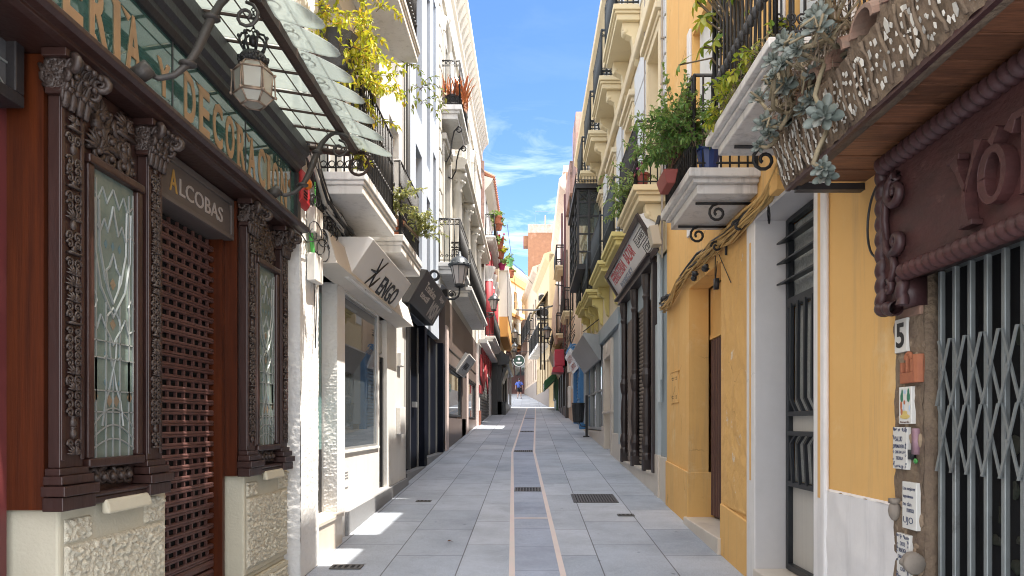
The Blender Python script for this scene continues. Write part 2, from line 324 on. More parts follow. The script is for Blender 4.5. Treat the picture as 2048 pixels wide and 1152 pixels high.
# ================================================================ SETTING: ground
def pavemat(name, c1, c2, cm, bw, rh, off=.37, joint=.006, shift=0.0):
    m = mat(name, c1, .62, bump=.12, bs=160, spec=.35); t = m.node_tree; N = t.nodes; L = t.links; b = N['Principled BSDF']
    tc = [n for n in N if n.type == 'TEX_COORD'][0]; sp = N.new('ShaderNodeSeparateXYZ'); L.new(tc.outputs['Object'], sp.inputs[0]); cb = N.new('ShaderNodeCombineXYZ'); ad = N.new('ShaderNodeMath'); ad.inputs[1].default_value = shift; L.new(sp.outputs['X'], ad.inputs[0]); L.new(sp.outputs['Y'], cb.inputs['X']); L.new(ad.outputs[0], cb.inputs['Y'])
    k = N.new('ShaderNodeTexBrick'); k.inputs['Scale'].default_value = 1; k.inputs['Brick Width'].default_value = bw; k.inputs['Row Height'].default_value = rh; k.inputs['Mortar Size'].default_value = joint; k.inputs['Mortar Smooth'].default_value = .3; k.inputs['Bias'].default_value = -.1; k.offset = off; k.squash = 1
    k.inputs['Color1'].default_value = tuple(c1)+(1,); k.inputs['Color2'].default_value = tuple(c2)+(1,); k.inputs['Mortar'].default_value = tuple(cm)+(1,); L.new(cb.outputs[0], k.inputs['Vector'])
    n = N.new('ShaderNodeTexNoise'); n.inputs['Scale'].default_value = 1.1; n.inputs['Detail'].default_value = 8; n.inputs['Roughness'].default_value = .7; L.new(tc.outputs['Object'], n.inputs['Vector'])
    r = N.new('ShaderNodeMapRange'); r.inputs['From Min'].default_value = .3; r.inputs['From Max'].default_value = .7; r.inputs['To Min'].default_value = .74; r.inputs['To Max'].default_value = 1.2; L.new(n.outputs['Fac'], r.inputs['Value'])
    n2 = N.new('ShaderNodeTexNoise'); n2.inputs['Scale'].default_value = 90; n2.inputs['Detail'].default_value = 3; L.new(tc.outputs['Object'], n2.inputs['Vector'])
    r2 = N.new('ShaderNodeMapRange'); r2.inputs['From Min'].default_value = .35; r2.inputs['From Max'].default_value = .65; r2.inputs['To Min'].default_value = .86; r2.inputs['To Max'].default_value = 1.12; L.new(n2.outputs['Fac'], r2.inputs['Value'])
    mm0 = N.new('ShaderNodeMath'); mm0.operation = 'MULTIPLY'; L.new(r.outputs[0], mm0.inputs[0]); L.new(r2.outputs[0], mm0.inputs[1])
    # trodden gum spots and spills
    vo = N.new('ShaderNodeTexVoronoi'); vo.inputs['Scale'].default_value = 3.2; L.new(tc.outputs['Object'], vo.inputs['Vector']); r3 = N.new('ShaderNodeMapRange'); r3.inputs['From Min'].default_value = .045; r3.inputs['From Max'].default_value = .065; r3.inputs['To Min'].default_value = .52; L.new(vo.outputs['Distance'], r3.inputs['Value'])
    n4 = N.new('ShaderNodeTexNoise'); n4.inputs['Scale'].default_value = .55; n4.inputs['Detail'].default_value = 10; n4.inputs['Roughness'].default_value = .75; L.new(tc.outputs['Object'], n4.inputs['Vector']); r4 = N.new('ShaderNodeMapRange'); r4.inputs['From Min'].default_value = .56; r4.inputs['From Max'].default_value = .66; r4.inputs['To Min'].default_value = 1; r4.inputs['To Max'].default_value = .66; L.new(n4.outputs['Fac'], r4.inputs['Value'])
    mm1 = N.new('ShaderNodeMath'); mm1.operation = 'MULTIPLY'; L.new(mm0.outputs[0], mm1.inputs[0]); L.new(r3.outputs[0], mm1.inputs[1])
    mm = N.new('ShaderNodeMath'); mm.operation = 'MULTIPLY'; L.new(mm1.outputs[0], mm.inputs[0]); L.new(r4.outputs[0], mm.inputs[1])
    h = N.new('ShaderNodeHueSaturation'); L.new(k.outputs['Color'], h.inputs['Color']); L.new(mm.outputs[0], h.inputs['Value']); L.new(h.outputs[0], b.inputs['Base Color']); return m
PAVE = pavemat('granite paving', (.335, .365, .41), (.455, .475, .51), (.12, .12, .125), 1.15, .62)
PAVEC = pavemat('blue granite channel paving', (.30, .335, .41), (.36, .39, .455), (.12, .12, .13), .85, 3.0, 0, .005, 1.5)
PINK = mat('pink marble', (.70, .55, .48), .5, (.60, .55, .48), 3, .9, col3=(.62, .48, .45), ns3=5, st=(1, .6, 1))
def strip(mb, L_, R_, ys, dz):
    for a, b in zip(ys, ys[1:]):
        mb.quad((L_(a), a, G(a)+dz), (R_(a), a, G(a)+dz), (R_(b), b, G(b)+dz), (L_(b), b, G(b)+dz))
YS = [-12, 45, 75, 400]
g = MB(); strip(g, lambda y: -300, lambda y: 300, YS, 0); tag(g.build('ground', PAVE), None, None, kind='structure')
def lerpk(y, K):
    for (a, p), (b, q) in zip(K, K[1:]):
        if y <= b: return p+(q-p)*(y-a)/(b-a)
    return K[-1][1]
KL = [(-12, .02), (5.8, -.175), (16, -.43), (44, -.2)]; KR = [(-12, .13), (5.8, .25), (16, .07), (44, .32)]
cl = lambda y: lerpk(y, KL); crr = lambda y: lerpk(y, KR); YC = [-3, 5.8, 9, 12, 15, 16, 17, 20, 30, 44.5]
g = MB(); strip(g, lambda y: cl(y)+.05, crr, YC, .004); tag(g.build('channel_path', PAVEC), None, None, kind='structure')
g = MB(); strip(g, cl, lambda y: cl(y)+.05, YC, .006); strip(g, crr, lambda y: crr(y)+.05, YC, .006)
for y in (8.2,): g.quad((cl(y)+.05, y, G(y)+.0065), (crr(y), y, G(y)+.0065), (crr(y+.06), y+.06, G(y+.06)+.0065), (cl(y)+.05, y+.06, G(y+.06)+.0065))
tag(g.build('path_border', PINK), None, None, kind='structure')
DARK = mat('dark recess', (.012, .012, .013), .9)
GRAT = mat('cast iron grate', (.09, .09, .088), .55, (.16, .14, .12), 12, .6, .3, 60, metal=.5)
def grate(x0, x1, y0, y1, label, bars, cross=1, group='drain grates across the channel', name='drain_grate'):
    t = thing(name, label, 'grate', ((x0+x1)/2, (y0+y1)/2, G((y0+y1)/2)), group)
    f = MB(); z = lambda y: G(y)+.012; h = .02
    def pl(a, b, c, d, dz): f.add([(a, c, G(c)+.004), (b, c, G(c)+.004), (b, d, G(d)+.004), (a, d, G(d)+.004), (a, c, G(c)+dz), (b, c, G(c)+dz), (b, d, G(d)+dz), (a, d, G(d)+dz)], [(4, 5, 6, 7), (0, 1, 5, 4), (1, 2, 6, 5), (2, 3, 7, 6), (3, 0, 4, 7)])
    e = .022; pl(x0, x1, y0, y0+e, .012); pl(x0, x1, y1-e, y1, .012); pl(x0, x0+e, y0+e, y1-e, .0118); pl(x1-e, x1, y0+e, y1-e, .0118)
    for i in range(1, bars):
        x = x0+(x1-x0)*i/bars; pl(x-.011, x+.011, y0+e, y1-e, .0115)
    for i in range(1, cross+1):
        y = y0+(y1-y0)*i/(cross+1); pl(x0+e, x1-e, y-.012, y+.012, .0111)
    f.build('frame', GRAT, t)
    d = MB(); d.quad((x0+.01, y0+.01, G(y0+.01)+.008), (x1-.01, y0+.01, G(y0+.01)+.008), (x1-.01, y1-.01, G(y1-.01)+.008), (x0+.01, y1-.01, G(y1-.01)+.008)); d.build('pit', DARK, t)
for y, w, lb in ((10.25, .36, 'nearest slotted iron drain grate in the pink bordered channel'), (16.05, .4, 'drain grate where the pink bordered channel bends'), (22.6, .4, 'third drain grate up the channel, past the bend'), (31, .4, 'small far drain grate high up the channel')):
    grate(cl(y)+.055, crr(y)-.005, y, y+w, lb, 9)
grate(.58, 1.18, 9.3, 9.98, 'large ribbed iron vent cover in the paving on the right', 16, 3, None, 'vent_cover')
grate(-1.72, -1.45, 5.98, 6.12, 'small rusty inspection cover in the paving near the white house', 5, 0, 'small iron covers in the paving', 'inspection_cover')
grate(1.05, 1.25, 8.35, 8.47, 'small rusty cover in the paving below the big vent cover', 4, 0, 'small iron covers in the paving', 'inspection_cover')
grate(-1.53, -1.33, 9.35, 9.47, 'small dark cover in the paving outside the white shop door', 4, 0, 'small iron covers in the paving', 'inspection_cover')
# ================================================================ LEFT: carved wooden shop
WOOD = mat('dark carved mahogany', (.043, .0185, .0145), .38, (.018, .0085, .0075), 9, .7, .25, 30, st=(1, 1, .25), spec=.5, col3=(.085, .048, .038), ns3=5, lo3=.62, hi3=.82)
WOODR = mat('red brown varnished board', (.088, .020, .0055), .38, (.034, .008, .0035), 4, .9, .12, 30, st=(9, 9, .35), spec=.25, coat=.08)
CARVE = mat('carved wood relief', (.062, .042, .034), .48, (.02, .0125, .011), 30, .8, .25, 90, spec=.5)
STONE = mat('cream plinth stone', (.56, .52, .40), .85, (.46, .425, .32), 3, .6, .25, 60, col3=(.36, .33, .27), ns3=2.2, lo3=.6, hi3=.85)
STONER = mat('bush hammered stone', (.62, .58, .46), .9, (.48, .445, .35), 30, .8, .6, 160)
BLK = mat('black painted timber', (.018, .016, .017), .45, (.04, .035, .035), 6, .6, .2, 40, spec=.5)
t1 = thing('carved_shop', 'dark carved wood shopfront with leaded windows on cream stone plinths', 'shop', (-2.2, 4.2, G(4.2)))
b = MB(); b.box(-2.22, -7, .2, 5.66, -.5, 3.9); b.build('wall', mat('deep shop wall', (.05, .03, .025), .8), t1)
b = MB(); facade(b, -1, -1.97, .2, 5.66, 3.9, 8.3, [(4.0, 4.8, 4.6, 6.6)], .2); b.box(-2.17, -7, .2, 5.66, 3.9, 8.3); b.quad((-1.97, 5.66, 3.9), (-2.17, 5.66, 3.9), (-2.17, 5.66, 8.3), (-1.97, 5.66, 8.3)); b.quad((-1.97, .2, 8.3), (-2.17, .2, 8.3), (-2.17, 5.66, 8.3), (-1.97, 5.66, 8.3))
b.quad((-1.97, .2, 3.9), (-2.17, .2, 3.9), (-2.17, 5.66, 3.9), (-1.97, 5.66, 3.9)); b.build('upper_wall', WHITEP, t1)
def scrollwork(mb, X, y0, y1, z0, z1, seed, proj=.022, dens=1.0):
    # symmetrical acanthus-like relief of spirals, leaves and beads on the plane X, facing +x
    R = random.Random(seed); w = y1-y0; cy = (y0+y1)/2; z = z0+w*.25; q = w*.5
    while z < z1-w*.2:
        k = R.random(); s = R.uniform(.75, 1.15)*q
        if k < .5:
            for sg in (-1, 1):
                P = spiral((X+proj*.4, cy+sg*q*.5, z), (0, sg, 0), (0, 0, 1), s*.48, s*.1, R.uniform(1.1, 1.5), R.uniform(-1, .5), 13, 1); mb.tube(P, [proj*.36*(1-.45*i/13) for i in range(14)], 5)
                mb.blob((X+proj*.4, cy+sg*q*.5, z), proj*.34, proj*.3, proj*.3, 6, 4)
            z += s*.75
        elif k < .8:
            for sg in (-1, 1):
                for j in range(4):
                    a = .2+.42*j; P = [(X+proj*(.3+.5*math.sin(i/4*PI)), cy+sg*(q*.12+math.sin(a)*s*.85*i/4), z+math.cos(a)*s*.9*(i/4)-s*.2) for i in range(5)]; mb.tube(P, [proj*v for v in (.2, .38, .36, .26, .08)], 5)
            mb.blob((X+proj*.4, cy, z), proj*.4, proj*.36, proj*.8, 6, 5); z += s*.8
        elif k < .9:
            mb.box(X, X+proj*1.1, cy-q*.8, cy+q*.8, z, z+proj*.5); mb.blob((X+proj*.3, cy, z+q*.45), proj*.6, q*.26, q*.36, 8, 5); z += s*.85
        else:
            mb.lathe([(0, -q*.5), (q*.26, -q*.3), (q*.32, 0), (q*.22, q*.3), (q*.16, q*.42), (q*.34, q*.55)], (X+proj*.1, cy, z+q*.3), 8); z += s*1.1
def acanthus(mb, X, y0, y1, z0, z1, out, seed):
    # leafy capital: rows of curling leaves plus corner volutes
    R = random.Random(seed); h = z1-z0
    for row in range(3):
        n = 4-row%2; zb = z0+h*(.02+.27*row); o = out*(.35+.28*row)
        for i in range(n):
            y = y0+(y1-y0)*(i+.5)/n
            P = [(X+out*.15+o*(.1+.9*(t/5)**1.6), y+R.uniform(-.004, .004), zb+h*.42*math.sin(t/5*PI*.62)) for t in range(6)]; mb.tube(P, [.013, .017, .018, .016, .013, .006], 6)
            mb.blob((P[-1][0], y, P[-1][2]-.006), .014, .016, .014, 6, 4)
            for sg in (-1, 1): mb.tube([(p[0]-.002, p[1]+sg*.014*(1+.3*k), p[2]-.01) for k, p in enumerate(P[1:5])], [.007, .009, .008, .004], 5)
    for y, sg in ((y0, -1), (y1, 1)):
        mb.tube(spiral((X+out*.85, y, z1-h*.17), (1, sg*.5, 0), (0, 0, 1), h*.17, h*.03, 1.6, PI/2, 16, -1), [.017-.0005*i for i in range(17)], 6)
        mb.tube(spiral((X+out*.45, y, z1-h*.4), (1, sg*.5, 0), (0, 0, 1), h*.12, h*.03, 1.4, PI/2, 12, -1), .011, 6)
def sidecarve(mb, y, x0, x1, z0, z1, seed):
    R = random.Random(seed)
    for i in range(26):
        c = (R.uniform(x0, x1), y-.01, R.uniform(z0, z1)); mb.tube(spiral(c, (1, 0, 0), (0, 0, 1), R.uniform(.02, .04), .006, 1.2, R.uniform(0, 6), 9), R.uniform(.006, .011), 5)
def rough(mb, X, y0, y1, z0, z1, amp=.021, notch=None):
    ny = int((y1-y0)/.0072); nz = int((z1-z0)/.0072)
    def d(u, v, p):
        e = min(u, 1-u, v*1.2, (1-v)*1.2); k = min(1, e/.03)
        q = noise.noise(Vector((p.y*48, p.z*48, 3.1)))*.8+noise.noise(Vector((p.y*95, p.z*95, 9)))*.6+noise.noise(Vector((p.y*9, p.z*9, 1)))*.15
        return amp*k*(.55+q)
    mb.grid((X, y0, z0), (0, y1-y0, 0), (0, 0, z1-z0), ny, nz, d, (1, 0, 0))
LEADC = mat('lead came', (.27, .285, .275), .5, metal=.3)
LGLASS = glassy('leaded green glass', (.085, .118, .102), .10, 1.42, (.19, .225, .20), 3.2, bump=.25, bs=26)
LGLASS.node_tree.nodes['Principled BSDF'].inputs['Roughness'].default_value = .12
AMBER = glassy('amber leaded glass', (.20, .15, .10), .12, 1.6); BLUEG = glassy('blue leaded glass', (.10, .17, .20), .12, 1.6)
def leaded(root, X, y0, y1, z0, z1):
    p = MB(); p.box(X-.012, X, y0, y1, z0, z1); pane = p.build('pane', LGLASS, root)
    L = MB(); w = y1-y0; h = z1-z0; cy = (y0+y1)/2
    def ln(pts, r=.0042): L.tube([(X+.003, y0+w*u, z0+h*v) for u, v in pts], r, 4)
    for u in (.12, .34, .5, .66, .88): ln([(u, 0), (u, .55 if u in (.34, .66) else .35)])
    ln([(.02, .02), (.02, .98)]); ln([(.98, .02), (.98, .98)]); ln([(.88, .2), (.88, .97)]); ln([(.12, .2), (.12, .97)])
    for v in (.16, .35, .41, .235): ln([(.02, v), (.98, v)] if v != .35 else [(.0, .35), (.3, .35), (.34, .365), (.38, .35), (.62, .35), (.66, .365), (.7, .35), (1, .35)])
    ln([(u/10, .06+.055*math.sin(u/10*PI)) for u in range(11)]); ln([(u/10, .1+.075*math.sin(u/10*PI)) for u in range(11)]); ln([(u/10, .025+.04*math.sin(u/10*PI)) for u in range(11)])
    ln([(.26, .11), (.33, .2), (.42, .245), (.5, .32), (.58, .245), (.67, .2), (.74, .11)], .005)
    ln([(.08, .9), (.1, .72), (.22, .6), (.42, .53), (.5, .50), (.58, .53), (.78, .6), (.9, .72), (.92, .9)], .006); ln([(.18, .9), (.2, .74), (.32, .63), (.5, .55), (.68, .63), (.8, .74), (.82, .9)], .0055)
    ln([(.5, .55), (.38, .6), (.34, .66), (.42, .68), (.5, .73), (.58, .68), (.66, .66), (.62, .6), (.5, .55)], .0055); ln([(.36, .5), (.32, .46), (.42, .43), (.5, .40), (.58, .43), (.68, .46), (.64, .5), (.5, .535), (.36, .5)], .0055)
    ln([(.42, .43), (.44, .36), (.5, .31), (.56, .36), (.58, .43)]); ln([(0, .47), (.14, .45), (.22, .5), (.32, .46)], .0055); ln([(1, .47), (.86, .45), (.78, .5), (.68, .46)], .0055)
    for sg in (0, 1):
        S_ = lambda u: u if not sg else 1-u
        ln([(S_(u), v) for u, v in [(.0, .8), (.1, .82), (.2, .79), (.3, .84), (.38, .8), (.46, .86), (.5, .9)]], .005); ln([(S_(u), v) for u, v in [(.04, .93), (.16, .9), (.26, .95), (.36, .9), (.5, .96)]], .005); ln([(S_(u), v) for u, v in [(.0, .55), (.08, .58), (.14, .55), (.1, .52)]])
    L.build('leading', LEADC, pane)
    def dia(M, u, v, du, dv): q = MB(); q.slab([(X+.001, y0+w*(u-du), z0+h*v), (X+.001, y0+w*u, z0+h*(v-dv)), (X+.001, y0+w*(u+du), z0+h*v), (X+.001, y0+w*u, z0+h*(v+dv))], (.0012, 0, 0)); q.build(M[0], M[1], pane)
    A = ('amber_piece', AMBER); B = ('blue_piece', BLUEG)
    for u in (.34, .5, .66): dia(B, u, .265, .045, .016); dia(B, u, .755, .04, .016)
    for u in (.34, .66): dia(B, u, .365, .035, .014)
    for u, v in ((.42, .2), (.58, .2), (.5, .475), (.5, .62), (.1, .215), (.9, .215)): dia(A, u, v, .07, .022)
for k, dy in enumerate((0, 1.87)):
    z = 1.25
    pl = MB(); pl.box(-1.94, -2.22, 2.88+dy, 3.73+dy, -.4, .52); pl.box(-1.94, -2.22, 2.88+dy, 3.73+dy, .56, z); pl.box(-1.96, -2.22, 2.90+dy, 3.71+dy, .52, .56)
    pl.hexa([(-1.90, 3.10+dy, z-.05), (-1.86, 3.10+dy, z-.05), (-1.86, 3.46+dy, z-.05), (-1.90, 3.46+dy, z-.05), (-1.90, 3.10+dy, z+.015), (-1.875, 3.10+dy, z+.015), (-1.875, 3.46+dy, z+.015), (-1.90, 3.46+dy, z+.015)])
    plo = pl.build('plinth', STONE, t1, bevel=.012)
    r = MB(); rough(r, -1.938, 2.91+dy, 3.70+dy, .60, 1.09)
    rough(r, -1.938, 2.91+dy, 3.08+dy, 1.1, 1.2); rough(r, -1.938, 3.51+dy, 3.70+dy, 1.1, 1.23)
    rough(r, -1.938, 2.92+dy, 3.30+dy, -.05, .48); rough(r, -1.938, 3.36+dy, 3.70+dy, -.05, .48)
    r.build('rough_face', STONER, plo, smooth=True)
    m_ = MB(); m_.tube([(-1.925, 3.33+dy, -.1), (-1.925, 3.33+dy, .49)], .022, 6); m_.box(-1.93, -1.94, 2.88+dy, 3.72+dy, .485, .515); m_.build('joint_moulding', STONE, plo)
    # timber pier
    w = MB(); w.box(-1.95, -2.2, 2.865+dy, 3.715+dy, z, 3.1); pier = w.build('timber_pier', WOOD, t1, bevel=.006)
    if True:
        s = MB(); s.box(-1.97, -2.2, 2.835+dy, 2.865+dy, z, 3.1); s.build('side_board', WOODR, pier)
    for y0, y1 in ((2.82, 2.985), (3.465, 3.615)):
        c = MB(); X = -1.90; a, bb = y0+dy, y1+dy
        c.box(X, -1.95, a+.01, bb-.01, z+.17, 2.93); c.box(X+.008, X, a+.01, a+.032, z+.2, 2.9); c.box(X+.008, X, bb-.032, bb-.01, z+.2, 2.9)
        for (e, z0, z1) in ((.035, z-.002, z+.055), (.048, z+.058, z+.10), (.03, z+.103, z+.14), (.014, z+.14, z+.17)):
            c.box(X+e, -1.95, a-e*.7, bb+e*.7, z0, z1)
        c.box(X+.02, -1.95, a-.01, bb+.01, 2.93, 2.955); c.box(X+.05, -1.95, a-.03, bb+.03, 3.07, 3.105)
        col_ = c.build('pilaster', WOOD, t1, bevel=.007)
        v = MB(); scrollwork(v, X+.002, a+.035, bb-.035, z+.21, 2.9, 5+k+int(y0*100), .017); v.build('carved_panel', CARVE, col_, smooth=True)
        v = MB(); v.box(X+.004, -1.95, a+.01, bb-.01, 2.955, 3.07); acanthus(v, X, a-.005, bb+.005, 2.88, 3.08, .075, 3); sidecarve(v, a+.008, -1.94, X+.03, 2.96, 3.07, k+9); v.build('capital', CARVE, col_, smooth=True)
    # framed leaded light with carved lunette above and frieze below
    f = MB(); y0, y1 = 3.015+dy, 3.44+dy; za, zb = 1.47, 2.70
    f.box(-1.90, -1.95, y0, y0+.045, za-.02, zb+.03); f.box(-1.90, -1.95, y1-.045, y1, za-.02, zb+.03); f.box(-1.89, -1.95, y0-.004, y1+.004, za-.06, za-.02); f.box(-1.89, -1.95, y0-.004, y1+.004, zb+.03, zb+.07)
    f.box(-1.885, -1.95, y0-.02, y1+.02, z+.0, z+.035); f.box(-1.875, -1.95, y0-.02, y1+.02, z+.035, z+.055)
    win = f.build('window', WOOD, t1, bevel=.008)
    leaded(win, -1.925, y0+.045, y1-.045, za-.02, zb+.03)
    v = MB(); 
    for j, zz in enumerate((zb+.12, zb+.2, zb+.28)): 
        for i in range(3-(j > 1)):
            yy = y0+.07+(y1-y0-.14)*(i+.5)/(3-(j > 1)); v.tube(spiral((-1.935, yy, zz), (0, 1 if i % 2 else -1, 0), (0, 0, 1), .055, .012, 1.5, .6*i+j, 16), [.016-.0006*q for q in range(17)], 6); v.blob((-1.93, yy, zz), .02, .018, .018, 6, 4)
    scrollwork(v, -1.945, y0+.02, y0+.2, zb+.1, 3.06, 17+k, .032); scrollwork(v, -1.945, y1-.2, y1-.02, zb+.1, 3.06, 23+k, .032)
    for i in range(26): v.blob((-1.94, random.uniform(y0+.02, y1-.02), random.uniform(zb+.1, 3.06)), .02, .016, .016, 6, 4)
    v.build('carved_lunette', CARVE, win, smooth=True); v = MB()
    for i in range(5):
        yy = y0+.05+(y1-y0-.1)*(i+.5)/5; v.tube(spiral((-1.935, yy, z+.115), (0, 1 if i % 2 else -1, 0), (0, 0, 1), .042, .01, 1.4, i, 13), .012, 6); v.blob((-1.925, yy, z+.11), .022, .018, .022, 6, 4)
    v.build('carved_frieze', CARVE, win, smooth=True)
# roller shutter with its jambs and lintel
SHUT = mat('brown roller grille', (.125, .060, .052), .40, (.08, .04, .036), 8, .6, .1, 60, metal=.25, spec=.5, col3=(.16, .1, .09), ns3=6, lo3=.62, hi3=.8)
s = MB(); X = -2.12; zz = G(4.2)+.02; row = 0; y0, y1 = 3.735, 4.66
while zz < 2.80:
    if row < 7: s.prism([(X-.012, zz+.003), (X+.012, zz+.012), (X+.016, zz+.04), (X+.008, zz+.058), (X-.012, zz+.06)], 'y', y0, y1); zz += .062
    else:
        s.prism([(X-.01, zz), (X+.008, zz), (X+.014, zz+.006), (X+.014, zz+.014), (X+.009, zz+.017), (X+.014, zz+.02), (X+.014, zz+.029), (X+.008, zz+.035), (X-.01, zz+.035)], 'y', y0, y1)
        o = .02 if row % 2 else 0; yy = y0+o-.05
        while yy < y1:
            a, c = max(y0, yy), min(y1, yy+.016)
            if c > a: s.box(X-.008, X+.008, a, c, zz+.035, zz+.068)
            yy += .098
        zz += .068
    row += 1
sh = s.build('roller_shutter', SHUT, t1)
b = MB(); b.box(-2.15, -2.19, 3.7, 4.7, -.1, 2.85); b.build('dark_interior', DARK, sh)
b = MB(); b.box(-2.05, -2.2, 4.665, 4.70, .1, 2.85); b.box(-2.05, -2.2, 3.71, 3.735, .1, 2.85); b.build('door_jamb', WOODR, t1)
b = MB(); b.box(-2.0, -2.2, 3.716, 4.70, 2.83, 3.1); b.box(-1.985, -2.0, 3.716, 4.70, 2.83, 2.86); b.box(-1.985, -2.0, 3.716, 4.70, 3.06, 3.1); b.box(-1.985, -2.0, 3.716, 3.75, 2.86, 3.06); b.box(-1.985, -2.0, 4.66, 4.7, 2.86, 3.06)
ln = b.build('lintel_sign', mat('weathered grey brown sign board', (.085, .068, .062), .6, (.13, .11, .10), 5, .8, .2, 60, st=(1, .3, 1)), t1, bevel=.005)
GOLD = mat('old gold paint', (.48, .30, .08), .45, (.34, .2, .06), 20, .7, metal=.25); SILV = mat('silver letter paint', (.36, .33, .31), .5)
b = MB(); b.text('A', (-1.999, 3.88, 2.90), (0, 1, 0), (0, 0, 1), .085, .125, .004, .006); b.build('lettering', GOLD, ln)
b = MB(); b.text('LCOBAS', (-1.999, 3.99, 2.905), (0, 1, 0), (0, 0, 1), .56, .095, .004, .004); b.build('lettering', SILV, ln)
# entrance at the left edge: red door, leaded box overhead
b = MB(); b.box(-2.15, -2.2, 1.2, 2.0, .1, 3.1); b.box(-2.12, -2.2, 2.0, 2.835, .1, 3.1); b.box(-2.06, -2.12, 2.02, 2.10, .1, 3.1); b.build('door', mat('wine red door', (.13, .03, .03), .4, (.07, .02, .02), 6, .6, st=(4, 4, .4)), t1)
b = MB(); y0, y1, za, zb = 2.0, 2.80, 2.86, 3.2; X = -2.02; b.box(X, -2.12, y0, y1, za, za+.05); b.box(X, -2.12, y0, y1, zb-.03, zb); b.box(X, -2.12, y1-.05, y1, za+.05, zb-.03); fr = b.build('transom', BLK, t1, bevel=.006)
b = MB(); b.box(-2.06, -2.07, y0, y1-.05, za+.05, zb-.03); b.build('pane', glassy('smoky transom glass', (.07, .07, .075), .15, 1.5, (.12, .12, .125), 9), fr)
b = MB()
for u in (2.25, 2.45, 2.65): b.tube([(-2.055, u, za+.05), (-2.055, u, zb-.03)], .005, 4)
b.tube([(-2.055, y0, za+.16), (-2.055, y1-.05, za+.16)], .005, 4); b.tube([(-2.055, y0, za+.09), (-2.055, y1-.1, za+.09), (-2.055, y1-.05, za+.05)], .005, 4); b.build('leading', LEADC, fr)
# cornice, glass fascia with gold lettering, canopy
b = MB(); b.prism([(-2.2, 3.105), (-1.86, 3.105), (-1.83, 3.115), (-1.83, 3.13), (-1.79, 3.135), (-1.77, 3.15), (-1.77, 3.172), (-1.80, 3.18), (-1.80, 3.192), (-1.87, 3.195), (-2.2, 3.195)], 'y', .3, 5.63); b.build('cornice', WOOD, t1, bevel=.003)
GRN = glassy('green sign glass', (.03, .075, .064), .03, 2.1, (.055, .115, .10), 2.5)
b = MB(); b.box(-1.87, -2.1, .3, 5.55, 3.196, 3.60); gl = b.build('fascia_glass', GRN, t1)
b = MB(); GT = "ERIA Y DECORACION"
wd = {'I': .55, ' ': .6}; tot = sum(wd.get(c, 1) for c in GT); yy = 2.80; L = 2.62
for c in GT:
    ww = L*wd.get(c, 1)/tot
    if c != ' ':
        b.text(c, (-1.8695, yy, 3.25 if c != 'Y' else 3.27), (0, 1, 0), (0, 0, 1), ww*(.72 if c != 'I' else .5), .27 if c != 'Y' else .18, .004, .022)
        if c in 'ERIADN': b.prism([(yy-.02, 3.244), (yy+ww*.34, 3.244), (yy+ww*.2, 3.275)], 'x', -1.8698, -1.865); b.prism([(yy-.035, 3.515), (yy+ww*.2, 3.505), (yy+ww*.1, 3.475)], 'x', -1.8698, -1.865)
    yy += ww
b.build('lettering', mat('gold sign letters', (.38, .225, .115), .5, (.26, .155, .085), 9, .8), gl)
b = MB(); b.prism([(-2.1, 3.60), (-1.85, 3.60), (-1.83, 3.63), (-1.83, 3.66), (-1.80, 3.68), (-1.80, 3.73), (-1.77, 3.76), (-1.77, 3.82), (-1.80, 3.84), (-1.80, 3.88), (-2.1, 3.89)], 'y', .3, 5.62); b.box(-1.84, -2.1, 5.55, 5.62, 3.19, 3.6)
for y in (3.66, 4.6): b.box(-1.866, -1.8705, y-.006, y+.006, 3.2, 3.6)
b.build('fascia', BLK, t1, bevel=.004)
# ---- glass canopy: a thing hung on the shop
t2 = thing('glass_canopy', 'iron and frosted glass canopy with scalloped edge over the carved shop', 'canopy', (-1.9, 4, 3.8))
RUST = mat('rusty dark iron', (.045, .032, .028), .55, (.10, .05, .035), 14, .6, .3, 60, metal=.3)
CG = glassy('frosted canopy glass', (.32, .35, .34), .25, 1.5, (.48, .49, .465), 9, alpha=.34, trans=.42, bump=.3, bs=30)
ys = [5.66-.30*i for i in range(15)]
for i, y in enumerate(ys[:12]):
    P = [(-1.88, 3.93), (-1.40, 3.855)]; a, c = y-.285, y; m = MB(); w = (c-a)/2; ym = (a+c)/2; tip = 9
    pl = [(-1.88, a), (-1.40, a)]+[(-1.36+.27*math.sin(PI*j/tip), ym-w*math.cos(PI*j/tip)) for j in range(tip+1)]+[(-1.40, c), (-1.88, c)]
    jit = random.uniform(-.006, .006)
    def zc(x): return 3.905+(x+1.88)*-.155+jit+(-.06*max(0, x+1.36)/.27)
    n = len(pl); m.add([(x, yy, zc(x)) for x, yy in pl]+[(x, yy, zc(x)+.007) for x, yy in pl], [tuple(range(n))[::-1], tuple(range(n, 2*n))]+[(q, (q+1) % n, n+(q+1) % n, n+q) for q in range(n)])
    m.build('glass_pane', CG, t2)
m = MB(); m.box(-1.43, -1.385, 2.2, 5.70, 3.775, 3.835); m.box(-1.455, -1.44, 2.2, 5.70, 3.79, 3.815); m.build('rail', RUST, t2, bevel=.003)
m = MB()
for y in ys[:13]: m.tube([(-1.88, y+.007, 3.895), (-1.42, y+.007, 3.825)], .009, 4)
for xx in (-1.72, -1.56): m.tube([(xx, 2.2, 3.862-(xx+1.72)*.15), (xx, 5.66, 3.862-(xx+1.72)*.15)], .004, 4)
m.tube([(-1.27, 2.2, 3.81), (-1.27, 5.66, 3.81)], .004, 4); m.build('rib', RUST, t2)
